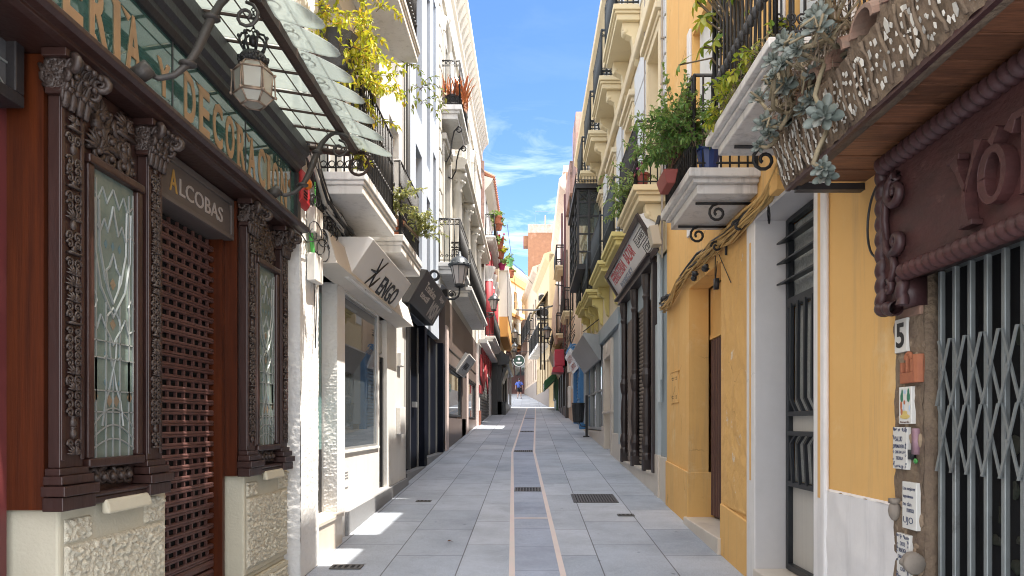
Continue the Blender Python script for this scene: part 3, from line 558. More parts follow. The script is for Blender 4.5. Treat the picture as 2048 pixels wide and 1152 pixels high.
m = MB(); m.tube([(-1.86, 5.66, 3.84), (-1.6, 5.665, 3.80), (-1.46, 5.665, 3.79)], .024, 6); m.tube(spiral((-1.40, 5.68, 3.70), (1, 0, 0), (0, 0, 1), .11, .02, 1.5, PI/2, 22, -1), .012, 6); m.tube([(-1.46, 5.66, 3.80), (-1.34, 5.64, 3.79), (-1.28, 5.6, 3.74), (-1.32, 5.62, 3.68)], .011, 6); m.build('end_scroll', RUST, t2, smooth=True)
for y in ys[:11]:
    m = MB(); y -= .15
    m.tube(spiral((-1.335, y, 3.875), (1, 0, 0), (0, 1, .35), .055, .018, 1.0, PI, 14, 1), .006, 5); m.tube(spiral((-1.335, y-.09, 3.885), (1, 0, 0), (0, -1, .35), .045, .015, 1.0, PI, 14, 1), .006, 5); m.build('scroll', RUST, t2, smooth=True)
BRK = mat('grey iron bracket', (.055, .05, .047), .5, (.10, .085, .075), 10, .6, .3, 50, metal=.3)
for yb in (3.3, 5.0):
    m = MB(); pts = []
    for j in range(21):
        q = j/20; x = -1.82+.40*q; z = 3.26+.54*(q**2.1*(1.0)+.22*math.sin(q*PI)*q) if q < .8 else None; pts.append((x, z))
    P = [(-1.80, 3.21), (-1.76, 3.20), (-1.70, 3.225), (-1.645, 3.29), (-1.61, 3.37), (-1.585, 3.46), (-1.56, 3.55), (-1.53, 3.63), (-1.49, 3.69), (-1.45, 3.72), (-1.40, 3.725), (-1.36, 3.70)]
    m.tube([(x, yb+.24*i/11, z+.04) for i, (x, z) in enumerate(P)], [.013, .014, .015, .017, .021, .023, .022, .019, .016, .014, .013, .011], 8)
    for i in (3, 6): m.lathe([(.027, -.012), (.042, -.004), (.042, .004), (.027, .012)], (P[i][0], yb+.24*i/11, P[i][1]+.04), 9)
    m.tube([(-1.86, yb-.02, 3.22), (-1.78, yb-.02, 3.27)], .04, 8); m.tube(spiral((-1.42, yb+.2, 3.64), (1, 0, 0), (0, 0, 1), .07, .015, 1.4, PI/2, 14, -1), .009, 5); m.build('bracket', BRK, t2, smooth=True)
# ---- hanging lantern
t3 = thing('hanging_lantern', 'hexagonal brass and glass lantern with crown hanging under the glass canopy', 'lantern', (-1.47, 3.72, 3.26))
c = (-1.47, 3.72, 0)
LBR = mat('aged lantern metal', (.30, .22, .16), .5, (.12, .09, .075), 16, .7, .3, 50, metal=.4); LGL = glassy('milky lantern glass', (.42, .40, .34), .25, 1.45, alpha=.25)
m = MB(); m.lathe([(.02, 3.535), (.075, 3.54), (.092, 3.56), (.09, 3.585), (.07, 3.615), (.03, 3.625)], c, 14)
for k in range(40): a = random.uniform(0, 6.28); m.blob((c[0]+.088*math.cos(a), c[1]+.088*math.sin(a), random.uniform(3.55, 3.60)), .012, n=5, m=4)
m.build('dome', IRON, t3, smooth=True)
m = MB()
for k in range(7):
    a = k*2*PI/7; ca, sa = math.cos(a), math.sin(a); m.tube([(c[0]+r*ca, c[1]+r*sa, z) for r, z in ((.05, 3.62), (.075, 3.66), (.085, 3.70), (.07, 3.735), (.035, 3.745))], .008, 5); m.blob((c[0]+.088*ca, c[1]+.088*sa, 3.715), .013, n=6, m=4)
m.blob((c[0], c[1], 3.70), .03, .03, .04); m.build('crown', IRON, t3, smooth=True)
m = MB(); z = 3.73
for k in range(12): m.tube(spiral((c[0], c[1], z+.018), (1, 0, 0) if k % 2 else (0, 1, 0), (0, 0, 1), .012, .012, 1, 0, 8), .004, 4); z += .022
m.build('chain', IRON, t3)
def hexr(r, z): return [(c[0]+r*math.cos(k*PI/3+.3), c[1]+r*math.sin(k*PI/3+.3), z) for k in range(6)]
m = MB(); g_ = MB(); sec = [(.085, 3.54), (.118, 3.495), (.108, 3.36), (.124, 3.345), (.072, 3.285)]
for (r0, z0), (r1, z1) in zip(sec, sec[1:]):
    A, B = hexr(r0, z0), hexr(r1, z1)
    for k in range(6):
        m.tube([A[k], B[k]], .0065, 5); m.tube([A[k], A[(k+1) % 6]], .007, 5)
        if abs(r0-r1) > .004: g_.quad(A[k], A[(k+1) % 6], B[(k+1) % 6], B[k])
A = hexr(.072, 3.285)
for k in range(6): m.tube([A[k], A[(k+1) % 6]], .008, 5); P = hexr(.135, 3.345)[k]; m.blob(P, .012, n=6, m=4); m.tube([P, hexr(.128, 3.49)[k]], .005, 5); m.blob(hexr(.132, 3.49)[k], .010, n=6, m=4)
g_.add(A, [(0, 1, 2, 3, 4, 5)])
m.build('frame', LBR, t3, smooth=True); g_.build('pane', LGL, t3)
t3.scale = (.82, .82, .82); t3.location.z = 3.275
# ---- alarm box
t = thing('alarm_box', 'red alarm box with orange beacon at the end of the carved shop', 'alarm', (-1.9, 5.6, 3.4))
m = MB(); m.prism([(-1.96, 3.36), (-1.85, 3.36), (-1.82, 3.40), (-1.82, 3.64), (-1.96, 3.64)], 'y', 5.585, 5.80); al = m.build('casing', mat('red plastic', (.42, .02, .025), .4), t, bevel=.01)
m = MB()
for i in range(5):
    for j in range(3): m.box(-1.822, -1.817, 5.63+i*.02, 5.64+i*.02, 3.42+j*.025, 3.435+j*.025)
m.build('speaker_hole', DARK, t)
m = MB(); m.lathe([(.045, 0), (.045, .02), (.03, .04), (.005, .045)], (-1.82, 5.69, 3.55), 12, 'x'); m.build('beacon', mat('orange beacon', (.75, .22, .02), .3), t, smooth=True)
# ================================================================ LEFT: white house with the shop ENGO
ROUGHW = mat('rough white stucco', (.70, .69, .67), .9, (.60, .59, .57), 4, .5, .9, 30, col3=(.52, .40, .30), ns3=2.2, lo3=.68, hi3=.8, dist=.006)
SMW = mat('white shop paint', (.68, .66, .62), .6, (.59, .57, .53), 2, .5, .12, 20, col3=(.5, .47, .42), ns3=2, lo3=.64, hi3=.85)
MARB = mat('cream marble', (.62, .55, .46), .4, (.5, .43, .36), 3, .7, .05, 30, col3=(.40, .34, .29), ns3=2.5, lo3=.58, hi3=.8, spec=.5)
GREYST = mat('grey granite skirting', (.20, .20, .205), .55, (.26, .26, .26), 30, .6)
ALU = mat('dark aluminium', (.03, .03, .032), .4, metal=.4)
t = thing('white_house', 'white plastered house with iron balconies above a small white shop', 'house', (-2, 8.3, G(8.3)))
hw = house(t, WHITEP, -1, -1.95, 5.66, 11.0, 3.02, 10.2, [(6.45, 7.25, 3.84, 5.9), (8.3, 9.05, 3.8, 5.9), (6.5, 7.3, 6.55, 8.7), (8.1, 8.8, 6.55, 8.7), (9.7, 10.4, 3.9, 5.9), (9.7, 10.4, 6.55, 8.7)], .22)
m = MB(); m.box(-2.3, -6, 5.665, 10.98, -.3, 3.02); m.build('shop_interior', mat('shop interior', (.10, .10, .10), .9), t)
# rough stucco pier with displaced faces
m = MB()
def rd(u, v, p): return .004*noise.noise(Vector((p.x*22, p.y*22, p.z*48)))+.0028*noise.noise(Vector((p.x*60+p.y*50, p.y*60, p.z*90)))+.012*noise.noise(Vector((p.x*3, p.y*3, p.z*2.2)))
m.grid((-1.86, 5.665, -.2), (0, .50, 0), (0, 0, 3.62), 40, 240, rd, (1, 0, 0)); m.grid((-2.3, 5.665, -.2), (.44, 0, 0), (0, 0, 3.62), 36, 240, rd, (0, -1, 0))
m.box(-1.875, -2.3, 5.69, 6.15, -.2, 3.41); m.build('stucco_pier', ROUGHW, t, smooth=True)
m = MB(); m.grid((-2.06, 6.99, .7), (.13, 0, 0), (0, 0, 2.3), 14, 150, rd, (0, -1, 0)); m.box(-2.06, -2.3, 6.99, 7.3, .5, 3.02); m.box(-1.93, -2.06, 7.01, 7.3, .3, 3.02); m.build('pilaster', ROUGHW, t)
m = MB(); m.box(-2.08, -2.14, 6.17, 6.99, .72, 3.0); d = m.build('door', ALU, t); m = MB(); m.box(-2.07, -2.078, 6.2, 6.55, 1.35, 2.9); m.box(-2.07, -2.078, 6.62, 6.95, 1.35, 2.9); m.build('pane', glassy('teal door glass', (.10, .20, .19), .06, 1.6), d)
m = MB(); m.box(-1.86, -2.14, 6.165, 7.0, .68, .72); m.box(-1.875, -2.14, 6.165, 7.0, .2, .68); m.build('doorstep', MARB, t, bevel=.006)
# shop front: skirting, stall riser, window, door, end wall
m = MB(); m.hexa([(-1.955, 7.29, .1), (-1.90, 7.29, .1), (-1.90, 10.95, .1), (-1.955, 10.95, .1), (-1.955, 7.29, .68), (-1.90, 7.29, .68), (-1.90, 10.95, .76), (-1.955, 10.95, .76)]); m.build('skirting', GREYST, t)
m = MB(); m.box(-1.95, -2.3, 7.3, 9.0, .3, 1.32); m.box(-1.95, -2.3, 9.0, 9.06, .3, 3.02); m.box(-1.95, -2.3, 9.06, 9.55, .3, .74); m.box(-1.95, -2.3, 9.55, 10.99, .3, 3.02); m.box(-1.95, -2.3, 7.3, 7.38, 1.32, 3.02); m.box(-1.94, -2.3, 7.38, 9.0, 2.98, 3.02); m.box(-1.93, -1.95, 7.3, 9.0, 1.29, 1.32); m.build('shop_wall', SMW, t, bevel=.004)
for z in (.92, 1.02, 1.05, 1.08): m_ = MB(); m_.box(-1.947, -1.95, 7.36, 7.5, z, z+.012); m_.build('vent_slot', GREYST, t)
window(t, -1, -2.0, 7.38, 9.0, 1.32, 2.98, mat('silver window frame', (.35, .35, .35), .4, metal=.6), glassy('shop mirror glass', (.06, .07, .075), .02, 2.6), .03, 0, 0, 'shop_window', .03)
m = MB(); m.box(-2.02, -2.08, 9.06, 9.12, .74, 2.5); m.box(-2.0, -2.08, 9.46, 9.55, .74, 2.5); m.box(-2.02, -2.08, 9.12, 9.46, 2.44, 2.5); m.box(-2.02, -2.08, 9.12, 9.46, .74, .82); d = m.build('door', ALU, t); m = MB(); m.box(-2.05, -2.06, 9.12, 9.46, .82, 2.44); m.build('pane', GLASS, d)
m = MB(); m.box(-2.02, -2.08, 9.08, 9.54, 2.56, 2.96); m.build('fanlight', mat('grey opaque pane', (.42, .42, .40), .4), t)
m = MB(); m.prism([(-1.95, 3.0), (-1.70, 3.02), (-1.78, 3.3), (-1.95, 3.42)], 'y', 6.16, 10.2); m.build('lintel', mat('beige lintel', (.58, .54, .49), .8, (.48, .44, .40), 3, .6, .2, 25), t)
SLABW = mat('white balcony plaster', (.66, .65, .63), .8, (.53, .51, .48), 3, .5, .2, 30, col3=(.34, .28, .23), ns3=3.5, lo3=.6, hi3=.8)
balcony(t, -1, -1.95, -1.44, 6.12, 7.6, 3.62, 3.81, SLABW, IRON, .88, .075, 0, .009, .014)
balcony(t, -1, -1.95, -1.44, 7.97, 9.35, 3.56, 3.76, SLABW, IRON, .86, .075, 0, .009, .014)
balcony(t, -1, -1.95, -1.42, 6.3, 9.05, 6.25, 6.45, SLABW, IRON, .9, .075, 0, .009, .014)
SHW = mat('pale grey shutter', (.62, .62, .60), .6, (.5, .5, .49), 4, .5, st=(1, 1, 12))
for a, b, c, d in ((6.45, 7.25, 3.84, 5.9), (8.3, 9.05, 3.8, 5.9), (6.5, 7.3, 6.55, 8.7), (8.1, 8.8, 6.55, 8.7), (9.7, 10.4, 3.9, 5.9), (9.7, 10.4, 6.55, 8.7)): window(t, -1, -2.12, a, b, c, d, SHW, GLASS, .06, 1, 2)
m = MB(); m.tube([(-1.90, 10.9, .9), (-1.90, 10.9, 10)], .035, 8); m.tube([(-1.92, 10.7, 3.1), (-1.92, 10.7, 10)], .015, 6); m.build('drainpipe', mat('dark drainpipe', (.07, .07, .07), .5), t, smooth=True)
# letter box group on the end pier
for q in ((10.2, 10.6, 1.45, 1.85), (10.25, 10.5, 2.45, 2.65)): m = MB(); m.box(-1.885, -1.95, *q); m.build('meter_box', SMW, t, bevel=.01)
weather(SMW, .85, .4, .2); weather(SLABW, .62, .7, .2, 3, 8)
# ENGO sign, leaning out
t = thing('shop_sign', 'white leaning shop sign with black lettering and a black crossed mark', 'sign', (-1.8, 7.9, 3.0), None)
m = MB(); A0, A1 = (-1.75, 3.0), (-1.50, 3.37)
m.prism([A0, A1, (-1.54, 3.40), (-1.9, 3.40), (-1.9, 3.05)], 'y', 6.72, 8.85); p_ = m.build('panel', mat('white sign panel', (.72, .705, .68), .35, (.64, .625, .60), 2, .5), t, bevel=.006)
v = Vector((.25, 0, .37)).normalized(); u = Vector((0, 1, 0)); o = Vector((-1.75, 6.72, 3.0))
def onp(du, dv): return o+u*du+v*dv+u.cross(v)*.002
m = MB(); m.text('ENGO', onp(1.0, .06), u, v, .86, .22, .006, .012); m.build('lettering', mat('black letters', (.015, .015, .016), .4), t)
m = MB()
for (a, b) in (((.50, .05), (.80, .40)), ((.57, .39), (.72, .04)), ((.45, .22), (.70, .24)), ((.66, .02), (.86, .22))): m.tube([onp(*a), onp((a[0]+b[0])/2, (a[1]+b[1])/2), onp(*b)], [.008, .016, .007], 6)
m.build('emblem', MATS['black letters'], t)
# red enamel cables and boxes on the corner
CAB = mat('black cable', (.025, .025, .027), .5); CABG = mat('grey cable', (.34, .33, .31), .6)
t = thing('cable_bundle', 'thick bundle of black and grey cables sagging along the white house under its balcony', 'cables', (-1.85, 6.3, 3.6))
R = random.Random(5); m = MB(); m2 = MB()
for i in range(40):
    P = []; w = R.uniform(-.05, .05); q = R.uniform(-.06, .06)
    for y, z, x in ((5.80, 4.6+q, -1.90), (5.86, 4.0+q*2, -1.86), (5.95, 3.74, -1.84), (6.12, 3.52, -1.80), (6.45, 3.48, -1.78), (6.9, 3.47, -1.80), (7.6, 3.52, -1.86), (9.2, 3.54, -1.9)):
        P.append((x+R.uniform(-.03, .05), y+w+R.uniform(-.02, .02), z+q*.6+R.uniform(-.04, .04)))
    (m if i % 3 else m2).tube(P, R.uniform(.007, .019), 5)
for i in range(22):
    y = R.uniform(5.75, 6.4); z = R.uniform(3.1, 3.6); r = R.uniform(.04, .12)
    m.tube(spiral((-1.83+R.uniform(0, .05), y, z), (.3, 1, 0), (0, 0, 1), r, r*.8, R.uniform(.6, 1.3), R.uniform(0, 6), 12), .005, 4, False)
m.tube([(-1.85, 6.02, 3.0), (-1.845, 6.05, 2.6), (-1.84, 6.0, 2.25), (-1.84, 5.98, 2.7), (-1.85, 5.96, 3.05)], .004, 4); m.tube([(-1.85, 5.4, 3.2), (-1.82, 5.7, 3.08), (-1.80, 5.95, 3.16)], .005, 4)
m.build('black_cable', CAB, t, smooth=True); m2.build('grey_cable', CABG, t, smooth=True)
m = MB(); m.tube([(-1.84, 5.88, 3.2), (-1.83, 5.9, 3.05), (-1.82, 5.93, 2.95)], .02, 6); m.tube([(-1.83, 5.95, 3.9), (-1.82, 5.93, 3.5), (-1.82, 5.92, 3.3)], .007, 5); m.build('green_cable', mat('green cable', (.10, .42, .10), .5), t)
for z0, z1, lb in ((3.20, 3.42, 'beige junction box, upper of two on the stucco corner'), (2.80, 3.03, 'white junction box, lower of two on the stucco corner')):
    m = MB(); m.box(-1.79, -1.86, 5.83, 6.06, z0, z1); tag(m.build('junction_box', SMW if z0 < 3 else MATS['beige lintel'], None, bevel=.008), lb, 'junction box', 'junction boxes on the stucco corner')
# ================================================================ LEFT: modern pale house with the black shop
PALE = mat('pale blue grey render', (.47, .51, .57), .7, (.39, .43, .49), 1.4, .6, .08, 20, st=(1, 1, .4))
NAVY = mat('navy black panel', (.0045, .006, .012), .6, (.008, .009, .015), 5, .5, spec=.06)
t = thing('modern_house', 'plain pale blue grey house with tall slot windows above a black shop', 'house', (-2, 13.2, G(13.2)))
ops = [(12.2, 12.9, 4.4, 6.5), (12.2, 12.9, 7.1, 9.6), (13.5, 13.95, 4.0, 6.0), (13.5, 13.95, 6.6, 10), (14.4, 14.8, 4.6, 7.2), (14.4, 14.8, 7.9, 10.4)]
house(t, PALE, -1, -1.99, 11.0, 15.3, 3.45, 11.6, ops, .25)
for a, b, c, d in ops: window(t, -1, -2.2, a, b, c, d, mat('grey window frame', (.25, .26, .28), .5), GLASS, .05, 0, 1)
m = MB(); m.box(-2.12, -6, 11.0, 16.3, -.2, 3.45)
for a, b in ((11.0, 11.25), (13.2, 13.5), (16.0, 16.3)): m.box(-1.99, -2.12, a, b, .3, 3.45)
m.build('shopfront', NAVY, t)
m = MB()
for y in (11.3, 12.2, 13.1, 13.6, 14.6, 15.7): m.box(-2.09, -2.12, y, y+.05, .8, 3.4)
m.build('door_frame', mat('grey metal strip', (.16, .16, .155), .5, metal=.3), t)
m = MB(); m.box(-2.05, -2.12, 12.55, 12.75, 1.9, 2.0); m.build('handle', MATS['silver window frame'], t)
m = MB(); m.box(-1.97, -2.12, 11.25, 13.2, .4, .80); m.box(-1.97, -2.12, 13.5, 16.0, .5, .95); m.build('step', GREYST, t)
t = thing('shop_sign', 'dark grey boxed sign with pale weathered lettering over the black shop', 'sign', (-1.9, 11.9, 3.45))
m = MB(); m.prism([(-1.84, 3.46), (-1.56, 3.95), (-1.99, 4.0), (-1.99, 3.46)], 'y', 10.65, 13.25); m.build('panel', mat('charcoal sign face', (.045, .045, .046), .3, (.07, .065, .06), 3, .6), t, bevel=.005)
v = Vector((.28, 0, .49)).normalized(); o = Vector((-1.84, 10.65, 3.46)); PL = mat('pale worn letters', (.62, .56, .52), .7, (.45, .4, .38), 40, .6)
m = MB(); m.text('Tradicion', onp(.45, .33), u, v, 1.05, .13, .004, .02); m.text('textil', onp(.40, .19), u, v, .75, .11, .004, .02); m.text('MSM', onp(1.55, .04), u, v, .85, .30, .004, .02); m.text('hogar', onp(1.9, .40), u, v, .5, .11, .004, .02); m.build('lettering', PL, t)
# floodlight on the black shop's corner
t = thing('floodlight', 'black floodlight pointing across the street beside the big wall lamp', 'lamp', (-1.9, 13.9, 4.1))
m = MB(); m.lathe([(.10, 0), (.19, .1), (.20, .16), (.14, .17)], (-1.82, 13.75, 4.2), 8, 'y', .4); m.tube([(-1.99, 13.9, 4.0), (-1.85, 13.85, 4.15)], .03, 6); m.tube(spiral((-1.9, 13.9, 4.55), (1, 0, 0), (0, 0, 1), .09, .09, 1, 0, 12), .03, 6); m.build('housing', IRON, t)
# ================================================================ LEFT: ornate white mansion with brown shop
IVORY = mat('ivory stucco', (.58, .55, .49), .8, (.50, .47, .415), 3, .5, .15, 25, col3=(.5, .44, .38), ns3=2, lo3=.62, hi3=.85)
BROWN = mat('brown shop panel', (.115, .085, .075), .45, (.14, .105, .09), 3, .6); PINKST = mat('pinkish stone strip', (.58, .47, .43), .6, (.5, .4, .37), 4, .6)
t = thing('ornate_mansion', 'ornate ivory mansion with columns, arched windows and a deep bracketed cornice', 'house', (-2, 20.8, G(20.8)))
ops = [(15.9, 17.0, 5.15, 7.9), (18.9, 20.1, 5.3, 7.9), (21.4, 22.6, 5.3, 7.9), (23.9, 25.0, 5.3, 7.9), (16.0, 17.0, 8.75, 10.6), (18.9, 19.9, 8.9, 10.6), (21.5, 22.5, 8.9, 10.6), (24, 25, 8.9, 10.6)]
house(t, IVORY, -1, -2.0, 15.3, 28.5, 4.6, 13.2, ops, .3, 7)
for a, b, c, d in ops:
    window(t, -1, -2.22, a, b, c, d, mat('pale green shutter', (.36, .46, .43), .5), GLASS, .08, 1, 2)
    m = MB(); ym = (a+b)/2; q = (b-a)/2
    if c > 8: m.tube([(-1.97, ym+q*1.25*math.cos(k*PI/10), d-.1+q*1.1*math.sin(k*PI/10)) for k in range(11)], .07, 6); m.lathe([(.03, -.12), (.09, 0), (.05, .1)], (-1.93, ym, d+q*1.05), 6)
    else: m.box(-1.88, -2.0, a-.15, b+.15, d+.12, d+.26); m.box(-1.92, -2.0, a-.08, b+.08, d+.02, d+.12)
    m.box(-1.93, -2.0, a-.16, a-.02, c, d); m.box(-1.93, -2.0, b+.02, b+.16, c, d); m.build('surround', IVORY, t, bevel=.01)
for y in (18.2, 20.75, 23.2, 25.5):
    m = MB(); m.lathe([(.2, 5.1), (.2, 5.3), (.14, 5.36), (.145, 6.2), (.12, 7.6), (.15, 7.64), (.13, 7.7), (.22, 7.95), (.26, 8.0), (.26, 8.1)], (-1.90, y, 0), 12)
    for k in range(8): a = k*PI/4; m.blob((-1.90+.19*math.cos(a), y+.19*math.sin(a), 7.86), .05, n=6, m=4)
    m.build('column', IVORY, t, smooth=True)
m = MB(); m.prism([(-2.0, 8.1), (-1.66, 8.1), (-1.66, 8.2), (-1.6, 8.25), (-1.6, 8.36), (-1.72, 8.42), (-2.0, 8.46)], 'y', 17.85, 28.5); m.build('entablature', IVORY, t, bevel=.01)
m = MB(); m.prism([(-2.0, 12.3), (-1.93, 12.35), (-1.93, 12.7), (-1.76, 12.95), (-1.70, 13.0), (-1.70, 13.2), (-1.8, 13.35), (-2.4, 13.5)], 'y', 15.25, 28.55); m.box(-1.94, -2.0, 15.3, 28.5, 11.2, 11.4); m.build('cornice', IVORY, t)
for i in range(27): y = 15.5+i*.48; m = MB(); m.prism([(-1.93, 12.4), (-1.80, 12.8), (-1.74, 12.97), (-1.93, 12.75)], 'y', y, y+.2); m.build('cornice_bracket', mat('shaded bracket stone', (.46, .43, .38), .85), t, bevel=.01)  # darker copy of the ivory, shade put into the bracket colour
for i in range(15):
    z = 4.5+i*.45; m = MB(); m.box(-1.965, -2.0, 15.32, 15.75 if i % 2 else 15.65, z, z+.4); m.build('quoin', IVORY, t, bevel=.015)
balcony(t, -1, -2.0, -1.48, 15.2, 17.3, 4.88, 5.12, SLABW, IRON, .95, .11, 3, .012)
balcony(t, -1, -2.0, -1.48, 17.8, 24.3, 4.85, 5.1, SLABW, IRON, .95, .12, 3, .012)
bal = balcony(t, -1, -2.0, -1.52, 15.55, 17.5, 8.42, 8.7, SLABW, IRON, 1.0, .11, 3, .012)
for y in (15.9, 17.0):
    m = MB(); m.tube([(-1.98, y, 7.6), (-1.9, y, 7.55), (-1.8, y, 7.75), (-1.78, y, 8.0), (-1.72, y, 8.25)]+spiral((-1.62, y, 8.28), (-1, 0, 0), (0, 0, 1), .09, .03, 1.2, 0, 10, 1)[2:], .018, 5); m.build('bracket', IRON, bal, smooth=True)
m = MB(); m.box(-2.12, -6, 16.3, 26.0, -.2, 4.6); m.box(-1.98, -2.12, 16.3, 26.0, 3.0, 4.6); m.box(-1.98, -2.12, 16.75, 17.15, .4, 3.0); m.box(-1.98, -2.12, 20.4, 21.6, .4, 3.0); m.box(-1.98, -2.12, 16.75, 26, .4, 1.75); m.box(-1.98, -2.12, 25.5, 26, .4, 3); m.build('shopfront', BROWN, t)
m = MB(); m.box(-1.94, -1.98, 16.3, 16.75, .5, 3.9); m.box(-1.95, -1.98, 21.6, 22.2, .9, 3.3); m.box(-1.95, -1.98, 25.5, 26.0, .9, 4.2); m.build('stone_strip', PINKST, t)
m = MB()
for z in (3.04, 3.42): m.box(-1.965, -1.98, 16.8, 25.5, z, z+.03)
m.build('black_band', ALU, t)
for a, b in ((17.2, 20.35), (22.2, 25.45)): window(t, -1, -2.06, a, b, 1.8, 3.0, ALU, MATS['shop mirror glass'], .05, 0, 0, 'shop_window')
t = thing('projecting_sign', 'small white framed sign with dark lettering on the brown shop', 'sign', (-1.9, 20.4, 3))
m = MB(); A, B = Vector((-1.95, 0, 2.98)), Vector((-1.62, 0, 3.45))
m.prism([(A.x, A.z), (B.x, B.z), (B.x-.1, B.z+.06), (A.x-.04, A.z+.1)], 'y', 18.6, 20.6); m.build('panel', mat('grey white sign', (.42, .41, .39), .4), t)
v = (B-A).normalized(); o = Vector((A.x, 18.6, A.z))
m = MB(); m.text('AJASA', onp(.45, .12), u, v, 1.1, .26, .006, .02); m.build('lettering', IRON, t)
m = MB(); L = (B-A).length
for a, b in (((0, 0), (2, 0)), ((0, L), (2, L)), ((0, 0), (0, L)), ((2, 0), (2, L))): m.tube([onp(*a), onp(*b)], .025, 5)
m.build('frame', mat('off white frame', (.62, .6, .57), .5), t)
# ================================================================ LEFT: old house with red columns and red zigzag shop
OLDP = mat('old pink brown side wall', (.42, .28, .24), .9, (.22, .13, .11), 2.6, .9, .4, 14, col3=(.08, .06, .055), ns3=1.1, lo3=.5, hi3=.62)
CREAM = mat('cream plaster', (.72, .62, .45), .85, (.62, .52, .37), 2, .5, .15, 20); REDP = mat('red paint', (.33, .035, .045), .6, (.24, .025, .03), 4, .5); OCH = mat('orange ochre paint', (.62, .33, .10), .8, (.55, .28, .09), 3, .5)
t = thing('red_column_house', 'old white house with red arched columns, tiled eave and stained side wall', 'house', (-2, 30, G(30)))
house(t, WHITEP, -1, -1.85, 28.5, 34.5, 4.6, 11.7, [(29.5, 30.2, 9.9, 11.2), (32, 32.7, 9.9, 11.2), (28.8, 34, 5.4, 8.6)], .3)
m = MB(); m.box(-1.86, -7, 28.45, 28.498, 8, 12.3); m.build('side_wall', OLDP, t)
TILE = mat('terracotta roof tile', (.42, .17, .10), .85, (.26, .11, .07), 6, .8, .3, 40)
m = MB()
for i in range(21): y = 28.6+i*.29; m.tube([(-1.45, y, 11.65), (-3.4, y, 12.6)], .1, 6)
m.build('roof', TILE, t); m = MB(); m.prism([(-1.85, 11.1), (-1.6, 11.4), (-1.5, 11.6), (-1.85, 11.7)], 'y', 28.5, 34.6); m.build('eave', IVORY, t)
for y in (29.0, 30.6, 32.2, 33.8):
    m = MB(); m.lathe([(.19, 5.3), (.19, 7.5)], (-1.72, y, 0), 10); m.build('column', REDP, t, smooth=True); m = MB(); m.lathe([(.2, 7.5), (.16, 7.6), (.28, 8.0), (.3, 8.1)], (-1.72, y, 0), 8); m.build('capital', SLABW, t)
    m = MB(); m.tube([(-1.74, y+.8+.75*math.cos(k*PI/8), 8.1+.75*math.sin(k*PI/8)) for k in range(9)], .11, 6); m.build('arch', REDP, t)
for a in (29.5, 32): window(t, -1, -2.1, a, a+.7, 9.9, 11.2, mat('dark red shutter', (.22, .04, .04), .6), GLASS, .08, 1, 0)
balcony(t, -1, -1.85, -1.42, 28.7, 34.2, 9.15, 9.32, SLABW, IRON, .9, .16, 3, .013)
balcony(t, -1, -1.85, -1.42, 28.6, 34.2, 5.0, 5.2, SLABW, IRON, .95, .16, 3, .013)
m = MB(); m.box(-2.05, -6, 26.0, 34.5, 0, 4.6); m.box(-1.9, -2.05, 26, 26.8, 1, 4.6); m.box(-1.9, -2.05, 33.7, 34.5, 1, 4.6); m.box(-1.9, -2.05, 26.8, 33.7, 3.7, 4.6); m.box(-1.6, -1.9, 26, 34.5, 4.62, 4.75); m.build('shopfront', WHITEP, t)
m = MB()
for i in range(5):
    y = 27+i*1.4; m.slab([(-1.88, y, 4.55), (-1.88, y+1.1, 4.55), (-1.88, y+.5, 3.75)], (.04, 0, 0))
m.slab([(-1.86, 26.1, 4.2), (-1.86, 27.6, 3.3), (-1.86, 29.0, 4.1), (-1.86, 30.4, 3.2), (-1.86, 30.4, 2.9), (-1.86, 29.0, 3.6), (-1.86, 27.6, 2.9), (-1.86, 26.1, 3.4)], (.05, 0, 0)); m.box(-1.84, -1.9, 26.0, 27.3, 2.75, 3.05); m.build('zigzag_trim', REDP, t)
m = MB(); m.box(-1.86, -1.9, 26.0, 26.9, 1.0, 2.1); m.build('tile_dado', mat('red brown tile', (.28, .10, .06), .4), t)
m = MB()
for i in range(16): m.box(-1.97, -2.05, 27.0, 33.5, 1.75+i*.125, 1.75+i*.125+.1)
m.build('roller_shutter', MATS['grey metal strip'], t)
# ================================================================ LEFT: last house before the bend
t = thing('gallery_house', 'house with white glazed gallery over an ochre panel and a charcoal shop', 'house', (-1.8, 39.5, G(39.5)))
house(t, CREAM, -1, -1.55, 34.5, 45, 5.2, 9.5, [(43, 44, 6.5, 9)], .3)
m = MB(); m.box(-1.12, -1.55, 35.2, 42, 6.0, 7.0); m.build('panel', OCH, t); m = MB(); m.box(-1.15, -1.55, 35.2, 42, 7.0, 9.3); m.box(-1.08, -1.55, 35.1, 42.1, 9.3, 9.5); m.build('gallery', mat('white gallery timber', (.72, .71, .68), .6), t)
for i in range(8): window(t, -1, -1.13, 35.25+i*.84, 36.05+i*.84, 7.05, 9.25, MATS['off white frame'], GLASS, .07, 0, 2)
m = MB(); m.box(-1.6, -6, 34.5, 45, 0, 5.2); m.box(-1.4, -1.6, 34.6, 35.6, 1, 4.7); m.box(-1.4, -1.6, 38.6, 39.2, 1, 4.7); m.box(-1.4, -1.6, 42, 45, 1, 4.7); m.prism([(-1.6, 4.5), (-1.05, 4.55), (-1.0, 4.75), (-1.0, 4.9), (-1.6, 5.35)], 'y', 34.4, 44); m.box(-1.2, -1.6, 34.6, 44.8, 1, 2.7); m.build('shopfront', mat('charcoal shopfront', (.035, .037, .037), .4, (.055, .055, .055), 4, .5), t)
m = MB()
for y in (37.2, 40.2, 41.4, 43.2): m.box(-1.15, -1.2, y, y+.12, 2.7, 4.5)
m.build('light_strip', MATS['off white frame'], t)
t = thing('shop_sign', 'small grey leaning sign under the charcoal shop canopy', 'sign', (-1.4, 36.5, 4))
